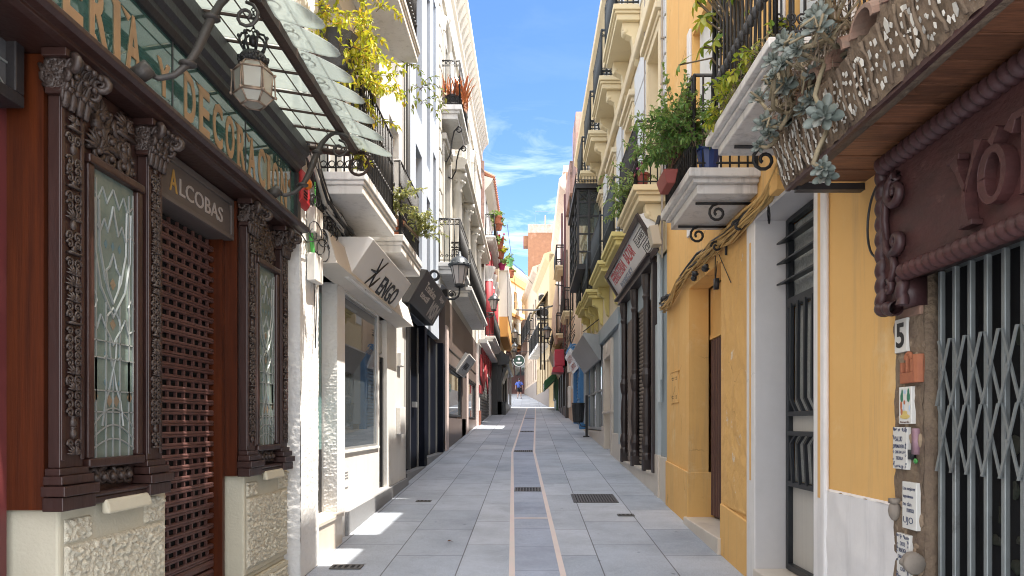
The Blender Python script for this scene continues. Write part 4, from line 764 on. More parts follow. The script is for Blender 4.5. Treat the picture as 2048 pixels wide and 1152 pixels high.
m = MB(); m.prism([(-1.4, 3.7), (-1.15, 4.35), (-1.3, 4.45), (-1.5, 3.75)], 'y', 35.0, 37.4); m.build('panel', MATS['charcoal sign face'], t); v = Vector((.25, 0, .65)).normalized(); o = Vector((-1.4, 35.0, 3.7)); m = MB(); m.text('Moda', onp(.4, .18), u, v, 1.5, .3, .006, .02); m.build('lettering', MATS['off white frame'], t)
# ================================================================ RIGHT: yellow house
YEL = mat('ochre yellow plaster', (.71, .425, .15), .88, (.64, .365, .12), 1.3, .8, .35, 9, col3=(.72, .50, .24), ns3=2.2, lo3=.56, hi3=.72, dist=.015)
weather(YEL, .72, .75, .8, 1.3)
YELW = mat('worn yellow plaster', (.71, .425, .15), .88, (.63, .36, .118), 2.4, .8, .9, 9, col3=(.72, .62, .47), ns3=3.4, lo3=.63, hi3=.67, dist=.03)
LIME = mat('whitewash', (.74, .71, .68), .9, (.58, .555, .54), 3, .6, .5, 10, col3=(.42, .38, .35), ns3=2.6, lo3=.66, hi3=.84)
weather(LIME, .78, .7, .3); weather(YELW, .80, .5, .6, 3)
GREYJ = mat('grey painted reveal', (.55, .525, .51), .85, (.48, .455, .44), 3, .6, .35, 12)
X = 1.8
t = thing('yellow_house', 'ochre yellow plastered house with white door surround and two balconies', 'house', (2.2, 6.3, G(6.3)))
DO = (4.37, 5.5, .46, 3.2); DY = (6.55, 7.92, .3, 3.13); ops = [DO, DY, (4.0, 4.9, 3.7, 5.9), (6.75, 7.75, 3.7, 5.9)]
m = MB(); facade(m, 1, X, 3.38, 9.2, -.3, 9.45, ops, .22); m.box(X+.22, 8, 3.38, 9.2, 3.7, 8.9); m.box(X+.4, 8, 3.38, 9.2, -.3, 3.7)
for y in (3.38, 9.2): m.quad((X, y, -.3), (X+.4, y, -.3), (X+.4, y, 9.45), (X, y, 9.45))
m.quad((X, 3.38, 9.45), (X+.4, 3.38, 9.45), (X+.4, 9.2, 9.45), (X, 9.2, 9.45)); m.build('wall', YEL, t)
m = MB(); m.grid((X-.012, 5.72, .85), (0, .83, 0), (0, 0, 2.25), 20, 50, lambda u, v, p: .012*min(1, u*8, (1-u)*8, v*8, (1-v)*8)*noise.noise(p*7), (-1, 0, 0)); m.build('worn_patch', YELW, t, smooth=True)
# low plinths
m = MB()
for a, b, za, zb, e in ((5.72, 6.53, .80, .86, .03), (7.93, 9.18, 1.06, 1.12, .025)):
  m = MB(); m.hexa([(X, a, -.1), (X-e, a, -.1), (X-e, b, -.1), (X, b, -.1), (X, a, za), (X-e, a, za), (X-e, b, zb), (X, b, zb)])
  if a > 7: m.box(X-.024, X+.3, 7.915, 7.95, -.1, 1.055)
  m.build('plinth', YEL, t, bevel=.008)
m = MB(); m.grid((X-.02, 3.385, -.2), (0, .83, 0), (0, 0, 1.4), 20, 30, lambda u, v, p: .01*noise.noise(p*6), (-1, 0, 0)); m.add([(X-.02, 3.385+.0415*i, 1.2+.012*noise.noise(Vector((i*.7, 3, 1)))) for i in range(21)]+[(X, 3.385+.0415*i, 1.21) for i in range(21)], [(i, i+1, i+22, i+21) for i in range(20)]); m.build('white_plinth', LIME, t, smooth=True)
# white door surround
m = MB(); e = .035
m.box(X-e, X, 4.2, 4.37, -.1, 3.36); m.box(X-e, X, 5.5, 5.72, -.1, 3.36); m.box(X-e, X, 4.37, 5.5, 3.2, 3.36); m.box(X-e, X+.02, 4.37, 5.5, .38, .46); su = m.build('door_surround', LIME, t, bevel=.02, seg=3)
m = MB()
for y in (4.275, 5.61): m.box(X-e-.002, X-e+.004, y-.018, y+.018, 1.15, 3.05)
m.box(X-e-.002, X-e+.004, 4.45, 5.42, 3.26, 3.295); m.build('inlay', YEL, su)
m = MB(); m.quad((X-.03, 5.499, .46), (X+.22, 5.499, .46), (X+.22, 5.499, 3.199), (X-.03, 5.499, 3.199)); m.quad((X-.03, 4.371, .46), (X+.22, 4.371, .46), (X+.22, 4.371, 3.199), (X-.03, 4.371, 3.199)); m.quad((X-.03, 4.371, 3.198), (X+.22, 4.371, 3.198), (X+.22, 5.499, 3.198), (X-.03, 5.499, 3.198)); m.build('reveal', GREYJ, su)
m = MB(); m.box(X-.05, X+.22, 4.36, 5.5, .40, .465); m.build('sill', MARB, t, bevel=.01)
# black barred door with louvred fanlight
BLKM = mat('black door metal', (.014, .016, .019), .4); OBS = glassy('obscure glass', (.30, .315, .305), .25, 1.45, (.42, .43, .41), 30, bump=.9, bs=55); RIB = mat('ribbed cream panel', (.50, .475, .43), .5, (.42, .4, .36), 60, .6, st=(.2, 1, .02))
XD = X+.2
m = MB(); a, b = 4.4, 5.48
for y in (a, b-.05): m.box(XD, XD+.05, y, y+.05, .47, 3.19)
for z, h in ((.47, .05), (1.12, .04), (1.51, .035), (1.66, .035), (2.50, .07), (3.15, .04)): m.box(XD-.004, XD+.045, a+.05, b-.05, z, z+h)
dr = m.build('barred_door', BLKM, t, bevel=.004)
m = MB()
for z in (2.68, 2.84, 3.0): m.prism([(XD-.07, z), (XD+.03, z+.02), (XD+.03, z+.03), (XD-.07, z+.012)], 'y', a, b)
m.build('louvre', BLKM, dr)
m = MB(); m.box(XD+.055, XD+.065, a, b, 2.57, 3.15); m.box(XD+.055, XD+.065, a+.05, b-.05, 1.7, 2.5); m.box(XD+.055, XD+.065, a+.05, b-.05, 1.16, 1.51); m.build('pane', OBS, dr)
m = MB(); m.box(XD+.04, XD+.05, a+.05, b-.05, .52, 1.12); m.box(XD+.04, XD+.05, a+.05, b-.05, 1.545, 1.66); m.build('panel', RIB, dr)
m = MB()
for i in range(7):
    y = a+.13+i*.135
    m.tube([(XD-.004, y, 2.52), (XD-.008, y, 2.0), (XD-.008, y, 1.79), (XD+.012, y-.06, 1.69)], .014, 4, flat=1.2); m.tube([(XD+.012, y-.05, 1.52), (XD-.008, y, 1.45), (XD-.004, y-.03, 1.15)], .014, 4, flat=1.2)
m.build('bars', BLKM, dr)
# recessed yellow doorway with brown folding gate
m = MB(); m.box(X+.24, X+.32, 6.56, 7.915, 2.55, 3.12); m.box(X+.23, X+.24, 6.56, 7.915, 2.55, 2.6); m.build('blocked_fanlight', YEL, t)
m = MB(); y = 6.56; n = 13
for i in range(n): a = 6.56+1.35*i/n; m.prism([(X+.285, a), (X+.235, a+.035), (X+.235, a+.065), (X+.285, a+.1035), (X+.30, a+.05)], 'z', .58, 2.54)
m.build('folding_gate', mat('brown painted gate', (.10, .045, .036), .45, (.06, .03, .025), 5, .6), t)
m = MB(); m.hexa([(X-.06, 6.5, .1), (X+.4, 6.5, .1), (X+.4, 7.95, .1), (X-.06, 7.95, .1), (X-.06, 6.5, .54), (X+.4, 6.5, .54), (X+.4, 7.95, .55), (X-.06, 7.95, .55)]); m.build('doorstep', MARB, t, bevel=.01)
m = MB(); m.box(X-.012, X, 8.45, 8.86, 1.86, 2.24); m.box(X-.018, X, 8.43, 8.88, 2.24, 2.255); mc = m.build('meter_cover', YEL, t, bevel=.004)
m = MB()
for dy in (.08, .12, .28, .32):
    for z in (1.91, 1.935, 2.14, 2.165): m.box(X-.0135, X-.012, 8.45+dy, 8.45+dy+.016, z, z+.014)
m.build('vent_hole', DARK, mc)
SHUTW = mat('grey white folding shutter', (.52, .52, .50), .6, (.42, .42, .41), 4, .6, st=(4, 4, .3))
SLAB2 = mat('weathered moulding', (.62, .595, .565), .8, (.5, .475, .445), 3.5, .6, .25, 30, col3=(.27, .22, .18), ns3=3.0, lo3=.57, hi3=.78)
def shutterdoor(y0, y1, z0, z1):
    mm = MB()
    for i in range(6): a = y0+(y1-y0)*i/6; mm.prism([(X+.1, a), (X+.06, a+(y1-y0)/12), (X+.1, a+(y1-y0)/6)], 'z', z0, z1)
    mm.box(X+.11, X+.13, y0, y1, z0, z1); mm.build('shutter', SHUTW, t)
shutterdoor(4.0, 4.9, 3.7, 5.9); shutterdoor(6.75, 7.75, 3.7, 5.9)
m = MB(); m.box(X-.03, X, 6.58, 6.72, 3.7, 6); m.box(X-.03, X, 7.78, 7.92, 3.7, 6); m.box(X-.03, X, 3.85, 3.98, 3.7, 6); m.box(X-.03, X, 4.92, 5.05, 3.7, 6); m.build('window_surround', LIME, t, bevel=.01)
weather(SLAB2, .6, .8, .3, 3, 9)
balcony(t, 1, X, 1.20, 3.52, 4.80, 3.41, 3.55, SLAB2, IRON, 1.0, .078, 2, .0085, .035, IRON)
balcony(t, 1, X, 1.24, 5.45, 6.65, 3.42, 3.60, SLAB2, IRON, .74, .075, 2, .0085, .04, IRON)
# big scroll plates at the near end of the first balcony
m = MB()
for cx in (1.30, 1.42, 1.54):
    for sg in (-1, 1):
        m.tube(spiral((cx+sg*.03, 3.57, 3.67), (sg, 0, 0), (0, 0, 1), .03, .008, 1.3, -PI/2, 12), .006, 5); m.tube(spiral((cx+sg*.03, 3.57, 3.61), (sg, 0, 0), (0, 0, 1), .03, .008, 1.3, PI/2, 12, -1), .006, 5)
    m.blob((cx, 3.57, 3.64), .016, .014, .02)
m.build('scroll_plate', IRON, t, smooth=True)
# unseen parapet pieces on the roof (gaps shaped to let patches of sun into the street)
m = MB(); m.box(X-.35, X+.4, 3.38, 5.66, 9.45, 9.62); m.box(X-.35, X+.4, 6.28, 6.92, 9.45, 9.62); m.box(X-.35, X+.4, 8.15, 9.2, 9.45, 9.62); m.box(X+.1, X+.16, 5.66, 6.28, 9.6, 9.63); m.box(X+.1, X+.14, 5.88, 5.91, 9.45, 9.7); m.box(X+.1, X+.14, 6.04, 6.07, 9.45, 9.7); m.build('eave', LIME, t)
m = MB(); m.box(X+.02, X+3, 3.40, 5.1, 9.62, 11.6); m.build('roof_sun_block', YEL, t)  # unseen block added on the roof to shade the carved shop opposite
# cable bundle under the balconies
t = thing('cable_bundle', 'ochre painted bundle of cables looping along the yellow house below its balconies', 'cables', (1.75, 7, 3.5))
YC_ = mat('ochre painted cable', (.54, .35, .13), .7, (.36, .22, .08), 12, .7); R = random.Random(9); m = MB(); m2 = MB()
for i in range(26):
    w = R.uniform(-.045, .045); P = [(1.74+R.uniform(-.05, .03), y, 3.26+.03*math.sin(y*2)+w+R.uniform(-.025, .025)+(.17 if y < 5 else .02 if y < 6 else 0)-(.0 if y < 8.5 else .12)) for y in (4.3, 4.7, 5.1, 5.6, 6.1, 6.6, 7.1, 7.6, 8.1, 8.6, 9.0, 9.15)]
    (m if i % 4 else m2).tube(P, R.uniform(.007, .014), 5)
for y in (6.9, 7.4, 8.7, 9.0, 9.1):
    for j in range(2): m2.blob((1.72, y+R.uniform(-.1, .1), 3.18+R.uniform(-.06, .05)), .035, .05, .03, 6, 4, .3)
m2.tube([(1.76, 6.65, 3.2), (1.77, 6.7, 2.9), (1.77, 6.62, 3.14)], .006, 4); m2.box(1.75, 1.79, 6.62, 6.68, 2.88, 2.98); m2.tube([(1.78, 6.6, 3.2), (1.775, 6.3, 2.95), (1.78, 6.2, 2.85)], .004, 4)
for i in range(5): m2.tube(spiral((1.73, 5.07, 3.12), (.5, 1, 0), (0, 0, 1), .05+.006*i, .03, 1.2, i, 12), .004, 4, False)
m.build('painted_cable', YC_, t, smooth=True); m2.build('black_cable', CAB, t, smooth=True)
m = MB(); m.box(1.70, 1.80, 4.82, 4.98, 3.22, 3.42); tag(m.build('junction_box', YEL, None, bevel=.008), 'ochre painted junction box on the yellow wall under the near balcony', 'junction box')
# ================================================================ RIGHT: restaurant with carved sign
TERR = mat('weathered tile clay', (.30, .17, .12), .9, (.17, .125, .095), 9, .9, .5, 40, col3=(.5, .22, .17), ns3=5, lo3=.6, hi3=.7)
SOFF = mat('stained soffit boards', (.25, .105, .052), .5, (.075, .03, .017), 5, 1.0, .35, 30, st=(1.2, 14, 3), spec=.4, island=.4, col3=(.22, .10, .05), ns3=3, lo3=.6, hi3=.8)
MORT = mat('brown mortar', (.20, .145, .095), .95, (.115, .08, .058), 8, .9, .8, 30, dist=.02)
SHARD = mat('white mosaic shard', (.50, .475, .42), .35, spec=.5, island=.45); MARO = mat('maroon carved wood', (.072, .0255, .0235), .55, (.034, .0145, .0135), 5, .9, .5, 22, col3=(.17, .095, .08), ns3=6, lo3=.62, hi3=.78, spec=.35, st=(1, 1, 2)); MAROD = mat('dark rope moulding', (.060, .026, .026), .45, (.03, .015, .016), 12, .7, .2, 60)
t = thing('tavern', 'tavern front with carved wooden sign, tiled canopy, mosaic edge and folding metal gate', 'shop', (2, 2.6, G(2.6)))
m = MB(); m.box(2.05, 7, .3, 3.37, -.3, 3.4); m.box(1.8, 7, .3, 3.37, 3.4, 11.7); m.build('wall', YEL, t)  # upper part is out of view, raised to shade the carved shop opposite
# gate
GM = mat('grey gate steel', (.27, .29, .285), .4, (.18, .19, .19), 10, .6, metal=.55, col3=(.10, .09, .085), ns3=4, lo3=.6, hi3=.75)
m = MB(); Xg = 1.835
for i in range(18):
    y = 3.12-i*.105; m.box(Xg-.012, Xg+.012, y-.011, y+.011, .1, 2.28); m.box(Xg+.03, Xg+.045, y-.055, y-.043, .1, 2.28)
gt = m.build('folding_gate', GM, t, bevel=.004)
m = MB()
for i in range(17):
    y = 3.12-i*.105
    for z, h in ((1.68, .29), (1.39, .29), (.3, .3)):
        for xo, za, zb in ((-.02, z+h, z), (-.03, z, z+h)): m.hexa([(Xg+xo, y-.011, za), (Xg+xo+.006, y-.011, za), (Xg+xo+.006, y+.003, za), (Xg+xo, y+.003, za), (Xg+xo, y-.108, zb), (Xg+xo+.006, y-.108, zb), (Xg+xo+.006, y-.094, zb), (Xg+xo, y-.094, zb)])
        m.lathe([(.008, 0), (.008, .006)], (Xg-.034, y-.052, z+h/2), 6, 'x')
m.build('lattice', GM, gt)
m = MB(); m.box(Xg-.03, Xg+.05, .6, 3.16, 2.285, 2.33); m.build('track', GM, gt)
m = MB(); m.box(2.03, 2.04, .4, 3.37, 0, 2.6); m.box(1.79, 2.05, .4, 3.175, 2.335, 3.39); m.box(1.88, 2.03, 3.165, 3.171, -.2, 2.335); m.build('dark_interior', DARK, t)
m = MB(); R = random.Random(3)
for i in range(60): m.blob((2.02, R.uniform(1.2, 3.1), R.uniform(.4, 2.0)), .012, R.uniform(.015, .05), R.uniform(.015, .05), 6, 4, .3)
st_ = m.build('stock', mat('dim goods inside', (.05, .045, .035), .7, (.02, .035, .02), 8, .8), t); st_['kind'] = 'stuff'
# stone pier between gate and yellow wall
m = MB(); m.grid((1.782, 3.17, -.2), (0, .25, 0), (0, 0, 2.5), 14, 110, lambda u, v, p: .014*noise.noise(Vector((p.y*9, p.z*9, 4)))+.006*noise.noise(p*30), (-1, 0, 0)); m.box(1.79, 1.88, 3.172, 3.385, -.2, 2.335)
ed = [(1.783, 3.405+.02*noise.noise(Vector((i*.6, 1, 1))), -.2+i*.06) for i in range(40)]; m.add(ed+[(1.80, 3.37, p[2]) for p in ed], [(i, i+1, 41+i, 40+i) for i in range(39)]); pier = m.build('stone_pier', MORT, t, smooth=True)
m = MB(); R = random.Random(12)
for i in range(46): z = R.uniform(.2, 2.1); m.blob((1.785, R.uniform(3.19, 3.40), z), .012, R.uniform(.012, .035), R.uniform(.015, .04), 7, 4, .25)
m.build('set_stone', mat('pier pebbles', (.22, .16, .11), .85, (.30, .22, .14), 6, .9, .3, 30), pier)['kind'] = 'stuff'
m = MB(); m.box(1.77, 1.80, 3.18, 3.37, 2.10, 2.17); m.build('brick_course', TERR, pier, bevel=.006)
# carved sign board
sg = MB(); y0, y1, z0, z1 = .7, 3.36, 2.27, 2.84; sg.grid((1.70, y1, z0), (0, y0-y1, 0), (0, 0, z1-z0), 90, 30, lambda u, v, p: .006*noise.noise(p*5)+.002*noise.noise(p*25), (-1, 0, 0)); sg.box(1.705, 1.8, y0, y1, z0, z1)
sb = sg.build('carved_sign', MARO, t, smooth=True)
def rope(mb, a, b, r, pitch, tw=1):
    a, b = Vector(a), Vector(b); L = (b-a).length; d = (b-a)/L; n = int(L/.008); o = d.orthogonal().normalized(); q = d.cross(o)
    pts = []; k = 14; st = len(mb.v)
    for i in range(n+1):
        c = a+d*(L*i/n)
        for j in range(k):
            an = 2*PI*j/k; ph = (L*i/n)/pitch*2*PI-tw*an*1; rr = r*(.66+.36*abs(math.sin(ph/2))**.8); mb.v.append(tuple(c+o*(rr*math.cos(an))+q*(rr*math.sin(an))))
    for i in range(n):
        for j in range(k): j2 = (j+1) % k; mb.f.append((st+i*k+j, st+i*k+j2, st+(i+1)*k+j2, st+(i+1)*k+j))
m = MB(); rope(m, (1.69, 3.36, 2.83), (1.69, .8, 2.83), .048, .052); m.build('rope_moulding', MAROD, sb, smooth=True)
m = MB(); rope(m, (1.69, 3.17, 2.285), (1.69, .8, 2.285), .042, .052); m.build('rope_moulding', MARO, sb, smooth=True)
m = MB(); rope(m, (1.70, 3.375, 2.84), (1.70, 3.375, 2.14), .036, .075); rope(m, (1.69, 3.38, 2.15), (1.68, 3.2, 2.13), .036, .075); rope(m, (1.69, 3.18, 2.14), (1.69, 3.18, 2.27), .03, .075); m.box(1.70, 1.8, 3.17, 3.37, 2.14, 2.27); m.build('rope_moulding', MAROD, sb, smooth=True)
m = MB(); r_ = [.03-.0012*i for i in range(17)]
def sc(P, rr): m.tube(P, rr, 8, flat=.8)
V = (0, -1, 0); Z = (0, 0, 1)
sc([(1.685, 3.30, 2.46), (1.68, 3.315, 2.56), (1.68, 3.305, 2.66), (1.68, 3.27, 2.725)]+spiral((1.675, 3.215, 2.665), (0, 1, 0), Z, .075, .018, 1.35, PI*.55, 18, -1), [.020+.012*math.sin(i/22*PI) for i in range(4)]+[.030-.0009*i for i in range(19)])
sc([(1.685, 3.31, 2.50), (1.68, 3.30, 2.42), (1.68, 3.26, 2.385), (1.68, 3.21, 2.39)]+spiral((1.675, 3.205, 2.435), (0, 1, 0), Z, .045, .012, 1.1, -PI*.5, 12, -1), [.024]*4+[.026-.001*i for i in range(13)])
sc([(1.685, 3.25, 2.385), (1.685, 3.235, 2.32), (1.685, 3.26, 2.27)]+spiral((1.68, 3.28, 2.235), (0, 1, 0), Z, .035, .008, 1.1, 1.2, 10, 1), [.022]*3+[.02-.001*i for i in range(11)])
m.build('carved_scroll', MAROD, sb, smooth=True)
def stroke(mb, pts, dep=.045, flare=.0):
    pts = [(2.625+(y-2.88)*1.0, 2.505+(z-2.56)*.92, w*.8) for y, z, w in pts]
    # flared flat stroke in the board's plane: pts (y, z, half width)
    P = [(Vector((1.70, y, z)), w) for y, z, w in pts]; A, B = [], []
    for i, (p, w) in enumerate(P):
        d = (P[min(i+1, len(P)-1)][0]-P[max(i-1, 0)][0]).normalized(); n = Vector((0, -d.z, d.y)); A.append(p+n*w); B.append(p-n*w)
    n = len(A); vs = A+B+[p+Vector((-dep, 0, 0)) for p in A]+[p+Vector((-dep, 0, 0)) for p in B]
    fs = [(0, n, 3*n, 2*n), (n-1, 3*n-1, 4*n-1, 2*n-1)]
    for i in range(n-1): fs += [(2*n+i, 2*n+i+1, 3*n+i+1, 3*n+i), (i, i+1, 2*n+i+1, 2*n+i), (n+i, n+i+1, 3*n+i+1, 3*n+i)]
    mb.add(vs, fs)
m = MB()
stroke(m, [(3.00, 2.70, .03), (2.965, 2.63, .017), (2.93, 2.56, .016), (2.925, 2.47, .017), (2.925, 2.40, .034)]); stroke(m, [(2.845, 2.72, .03), (2.875, 2.65, .015), (2.925, 2.54, .012)]); m.box(1.655, 1.70, 2.625, 2.71, 2.35, 2.372); m.box(1.655, 1.70, 2.705, 2.785, 2.625, 2.648)
stroke(m, [(2.765+.062*math.cos(a), 2.55+.10*math.sin(a), .017+.005*abs(math.cos(a))) for a in [k*PI/10 for k in range(21)]]); stroke(m, [(2.73, 2.72, .012), (2.77, 2.675, .024)], .05)
stroke(m, [(2.60, 2.71, .02), (2.60, 2.55, .02), (2.595, 2.42, .034)]); stroke(m, [(2.68, 2.68, .03), (2.65, 2.72, .018), (2.57, 2.72, .018), (2.54, 2.68, .03)])
stroke(m, [(2.46, 2.71, .03), (2.45, 2.56, .02), (2.45, 2.42, .032)]); stroke(m, [(2.30-.07*math.sin(k*PI/8), 2.56+.12*math.cos(k*PI/8), .02) for k in range(9)])
m.build('lettering', MARO, sb, bevel=.003)
# canopy: soffit boards, fascia with mosaic, tile ends
m = MB(); n = 19
for i in range(n):
    a = 3.755-i*.18+random.uniform(-.006, .006); m.box(1.42, 1.82, a-.166, a, 2.893+random.uniform(0, .014), 2.93)
gp = MB(); gp.box(1.42, 1.82, .5, 3.8, 2.931, 2.94)  # black sheet above the boards, paints the shade in their gaps
cp = m.build('canopy_soffit', SOFF, t, bevel=.004); gp.build('gap_shade_sheet', DARK, cp)
m = MB(); m.box(1.44, 1.8, 3.76, 3.815, 2.86, 2.895); m.build('end_batten', BLK, cp)
m = MB()
def fd(u, v, p): return .012*noise.noise(Vector((p.y*8, p.z*9, 2)))+.010*noise.noise(Vector((p.y*22, p.z*6, 5)))
m.grid((1.395, 3.83, 2.885), (0, -3.3, 0), (-.07, 0, .25), 220, 18, fd, (-1, 0, 0)); m.hexa([(1.40, .5, 2.88), (1.46, .5, 2.88), (1.46, 3.828, 2.88), (1.40, 3.828, 2.88), (1.335, .5, 3.13), (1.9, .5, 3.2), (1.9, 3.828, 3.2), (1.335, 3.828, 3.13)]); fa = m.build('fascia', MORT, cp, smooth=True)
m = MB(); m.box(1.395, 1.418, .5, 3.825, 2.870, 2.893); m.build('edge_trim', MAROD, cp)
m = MB(); R = random.Random(21); nx = Vector((-.96, 0, -.27)); rg = MB()
def FP(yy, v): return Vector((1.395-.07*v, yy, 2.885+.25*v))+nx*.012
def shard(yy, v, s, asp=1.4):
    k = R.choice((3, 4, 4, 5)); a0 = R.uniform(0, 6); p = FP(yy, v)
    m.slab([p+Vector((0, 1, 0))*(s*math.cos(a0+q*2*PI/k)*R.uniform(.6, 1))+Vector((-.27, 0, .96))*(s*asp*math.sin(a0+q*2*PI/k)*R.uniform(.7, 1)) for q in range(k)], nx*.004)
yy = 3.80; cell = 0
while yy > 1.6:
    w = R.uniform(.085, .13) if yy < 3.35 else R.uniform(.05, .07)
    rg.tube([FP(yy+.012*math.sin(j*1.1+cell)+R.uniform(-.006, .006), .06+.9*j/7)+nx*-.002 for j in range(8)], [.005+.006*R.random() for j in range(8)], 6)
    if cell % 3 == 0 and yy < 3.3: rg.tube([FP(yy-w*.5+.2*w*math.cos(a), .45+.3*math.sin(a)) for a in [k*PI/5 for k in range(11)]], .006, 6)
    if yy >= 3.35:
        for j in range(10): shard(yy-w*.5+R.uniform(-.3, .3)*w, .1+.085*j, R.uniform(.005, .013), R.uniform(1, 3.2))
    else:
        n = R.choice((9, 11, 13))
        for j in range(n):
            a = 2*PI*j/n; shard(yy-w*.5+w*.33*math.cos(a), .47+.33*math.sin(a), R.uniform(.005, .016), R.uniform(.8, 2.2))
        for j in range(3): shard(yy-w*.5+R.uniform(-.1, .1)*w, R.uniform(.3, .65), R.uniform(.005, .009))
    yy -= w; cell += 1
rg.build('plaster_ridge', MORT, fa, smooth=True)
mo = m.build('mosaic', SHARD, fa); mo['kind'] = 'stuff'
for i in range(13):
    y = 3.76-i*.25; m = MB()
    for (yc, up) in ((y, 1),):
        pr = [( .10*math.cos(a), .085*math.sin(a)) for a in [k*PI/9 for k in range(10)]]; inn = [(.082*math.cos(a), .068*math.sin(a)) for a in [k*PI/9 for k in range(10)]]
        A = []
        for x, z in ((1.30, 3.16), (2.1, 3.42)):
            A += [(x, yc+p, z+q) for p, q in pr]+[(x, yc+p, z+q) for p, q in inn]
        fs = []
        for k in range(9): fs += [(k, k+1, 11+k, 10+k), (20+k, 21+k, 31+k, 30+k), (k, k+1, 21+k, 20+k), (10+k, 11+k, 31+k, 30+k)]
        fs += [(0, 10, 30, 20), (9, 19, 39, 29)]; m.add(A, fs)
    m.build('roof_tile', TERR, cp, smooth=False)
m = MB()
for i in range(13): y = 3.76-i*.25-.125; m.lathe([(.055, 1.33), (.05, 1.9)], (0, y, 3.15), 8, 'x')
m.build('mortar_bed', MORT, cp)
m = MB(); m.tube([(1.72+.035*math.sin(k*PI/14), 3.39+.25*math.sin(k*PI/14)**.8, 2.61+.19*math.cos(k*PI/14)) for k in range(15)], .006, 6); tag(m.build('loose_cable', CAB), 'thin black cable looping beside the carved sign on the yellow wall', 'cable')
# ---- tiles fixed on the pier
TW = mat('white glazed tile', (.62, .60, .55), .2, spec=.6); INK = mat('blue black tile ink', (.06, .07, .12), .3); INKB = mat('brown tile ink', (.12, .06, .04), .3)
UR = (0, -1, 0)
def tile(lb, y0, y1, z0, z1, lines, border=True, ink=INK, extra=None):
    tt = thing('wall_tile', lb, 'tile', (1.77, (y0+y1)/2, z0), 'glazed tiles on the tavern pier'); Xf = 1.762
    mm = MB(); mm.box(Xf, 1.785, y0, y1, z0, z1); mm.build('tile', TW, tt, bevel=.003); mm = MB()
    for s, ya, za, w, h in lines: mm.text(s, (Xf-.0006, y1-(y1-y0)*ya, z0+(z1-z0)*za), UR, (0, 0, 1), (y1-y0)*w, (z1-z0)*h, .001, .004)
    if border:
        rr = random.Random(lb)
        for i in range(46):
            q = rr.random(); e = rr.uniform(.04, .12); k = rr.randrange(4); a, b = ((q, e*.7), (q, 1-e*.7), (e, q), (1-e, q))[k]; c = (Xf-.001, y1-(y1-y0)*a, z0+(z1-z0)*b); mm.tube(spiral(c, (0, 1, 0), (0, 0, 1), .007, .002, 1, rr.uniform(0, 6), 6), .0012, 3)
    if lines or border: mm.build('lettering', ink, tt)
    if extra: extra(tt, Xf, y0, y1, z0, z1)
    return tt
def five(tt, Xf, y0, y1, z0, z1):
    m = MB(); c = (y0+y1)/2
    m.text('5', (Xf-.0006, c+.036, z0+.022), UR, (0, 0, 1), .07, .118, .002, .02); m.build('number', MATS['black letters'], tt)
tile('white house number tile with a black figure 5, topmost on the pier', 3.275, 3.385, 1.94, 2.10, [], False, extra=five)
def scene(tt, Xf, y0, y1, z0, z1):
    w, h = y1-y0, z1-z0
    def put(nm, c, ps, rough=.3):
        mm = MB()
        for a, b, rw, rh in ps: mm.blob((Xf-.0008, y1-w*a, z0+h*b), .001, w*rw, h*rh, 8, 5)
        mm.build(nm, mat(nm+' glaze', c, rough), tt)
    put('tree', (.04, .17, .10), [(.25, .72, .12, .14), (.28, .84, .07, .1), (.78, .72, .13, .14), (.78, .85, .08, .1)]); put('ground', (.60, .45, .14), [(.5, .2, .4, .07), (.5, .3, .2, .06)]); put('figure', (.45, .14, .06), [(.2, .5, .08, .13), (.24, .33, .09, .09), (.46, .58, .08, .06)]); put('sky', (.40, .50, .60), [(.5, .86, .12, .06), (.86, .42, .06, .09), (.4, .46, .05, .1)])
tile('painted tile of two farm figures under green trees', 3.235, 3.345, 1.60, 1.775, [('Recuerdo', .15, .03, .7, .05)], False, INKB, scene)
tile('blue bordered tile with four lines of writing, left of the purple slab', 3.275, 3.40, 1.385, 1.585, [('SALUD', .2, .66, .5, .12), ('PRIMAVERA', .14, .5, .72, .09), ('QUE EN LA', .18, .36, .64, .08), ('TIERRA', .24, .22, .52, .08)])
tile('white tile with handwriting and three small drawings', 3.195, 3.315, 1.11, 1.33, [('Los mejores', .08, .80, .86, .10), ('ingredientes', .1, .64, .7, .09), ('no dan', .08, .49, .6, .09), ('nunca', .35, .36, .5, .08), ('UJO', .1, .08, .7, .18)], False)
tile('blue bordered tile asking a blessing, partly behind a small stone head', 3.255, 3.365, .86, 1.08, [('DIOS', .3, .74, .4, .09), ('BENDIGA', .2, .6, .6, .09), ('CADA RINCON', .15, .46, .7, .08), ('DE ESTA', .24, .33, .52, .08), ('CASA', .32, .2, .38, .08)])
tile('blue bordered tile reading welcome to this house in Spanish', 3.175, 3.295, .61, .835, [('BIENVENIDO', .16, .66, .68, .12), ('A ESTA', .27, .46, .46, .12), ('CASA', .3, .24, .4, .14)])
tile('white tile with a capital E, lowest on the pier', 3.25, 3.36, .36, .53, [('E...', .12, .72, .3, .2)], False, INKB)
def ornament(lb, f, mm_, name='wall_ornament', cat='ornament'):
    q = MB(); f(q); tag(q.build(name, mm_, None, smooth=True), lb, cat)
t_ = thing('wall_ornament', 'terracotta model of a ruined arched tower on the pier', 'ornament', (1.77, 3.26, 1.8))
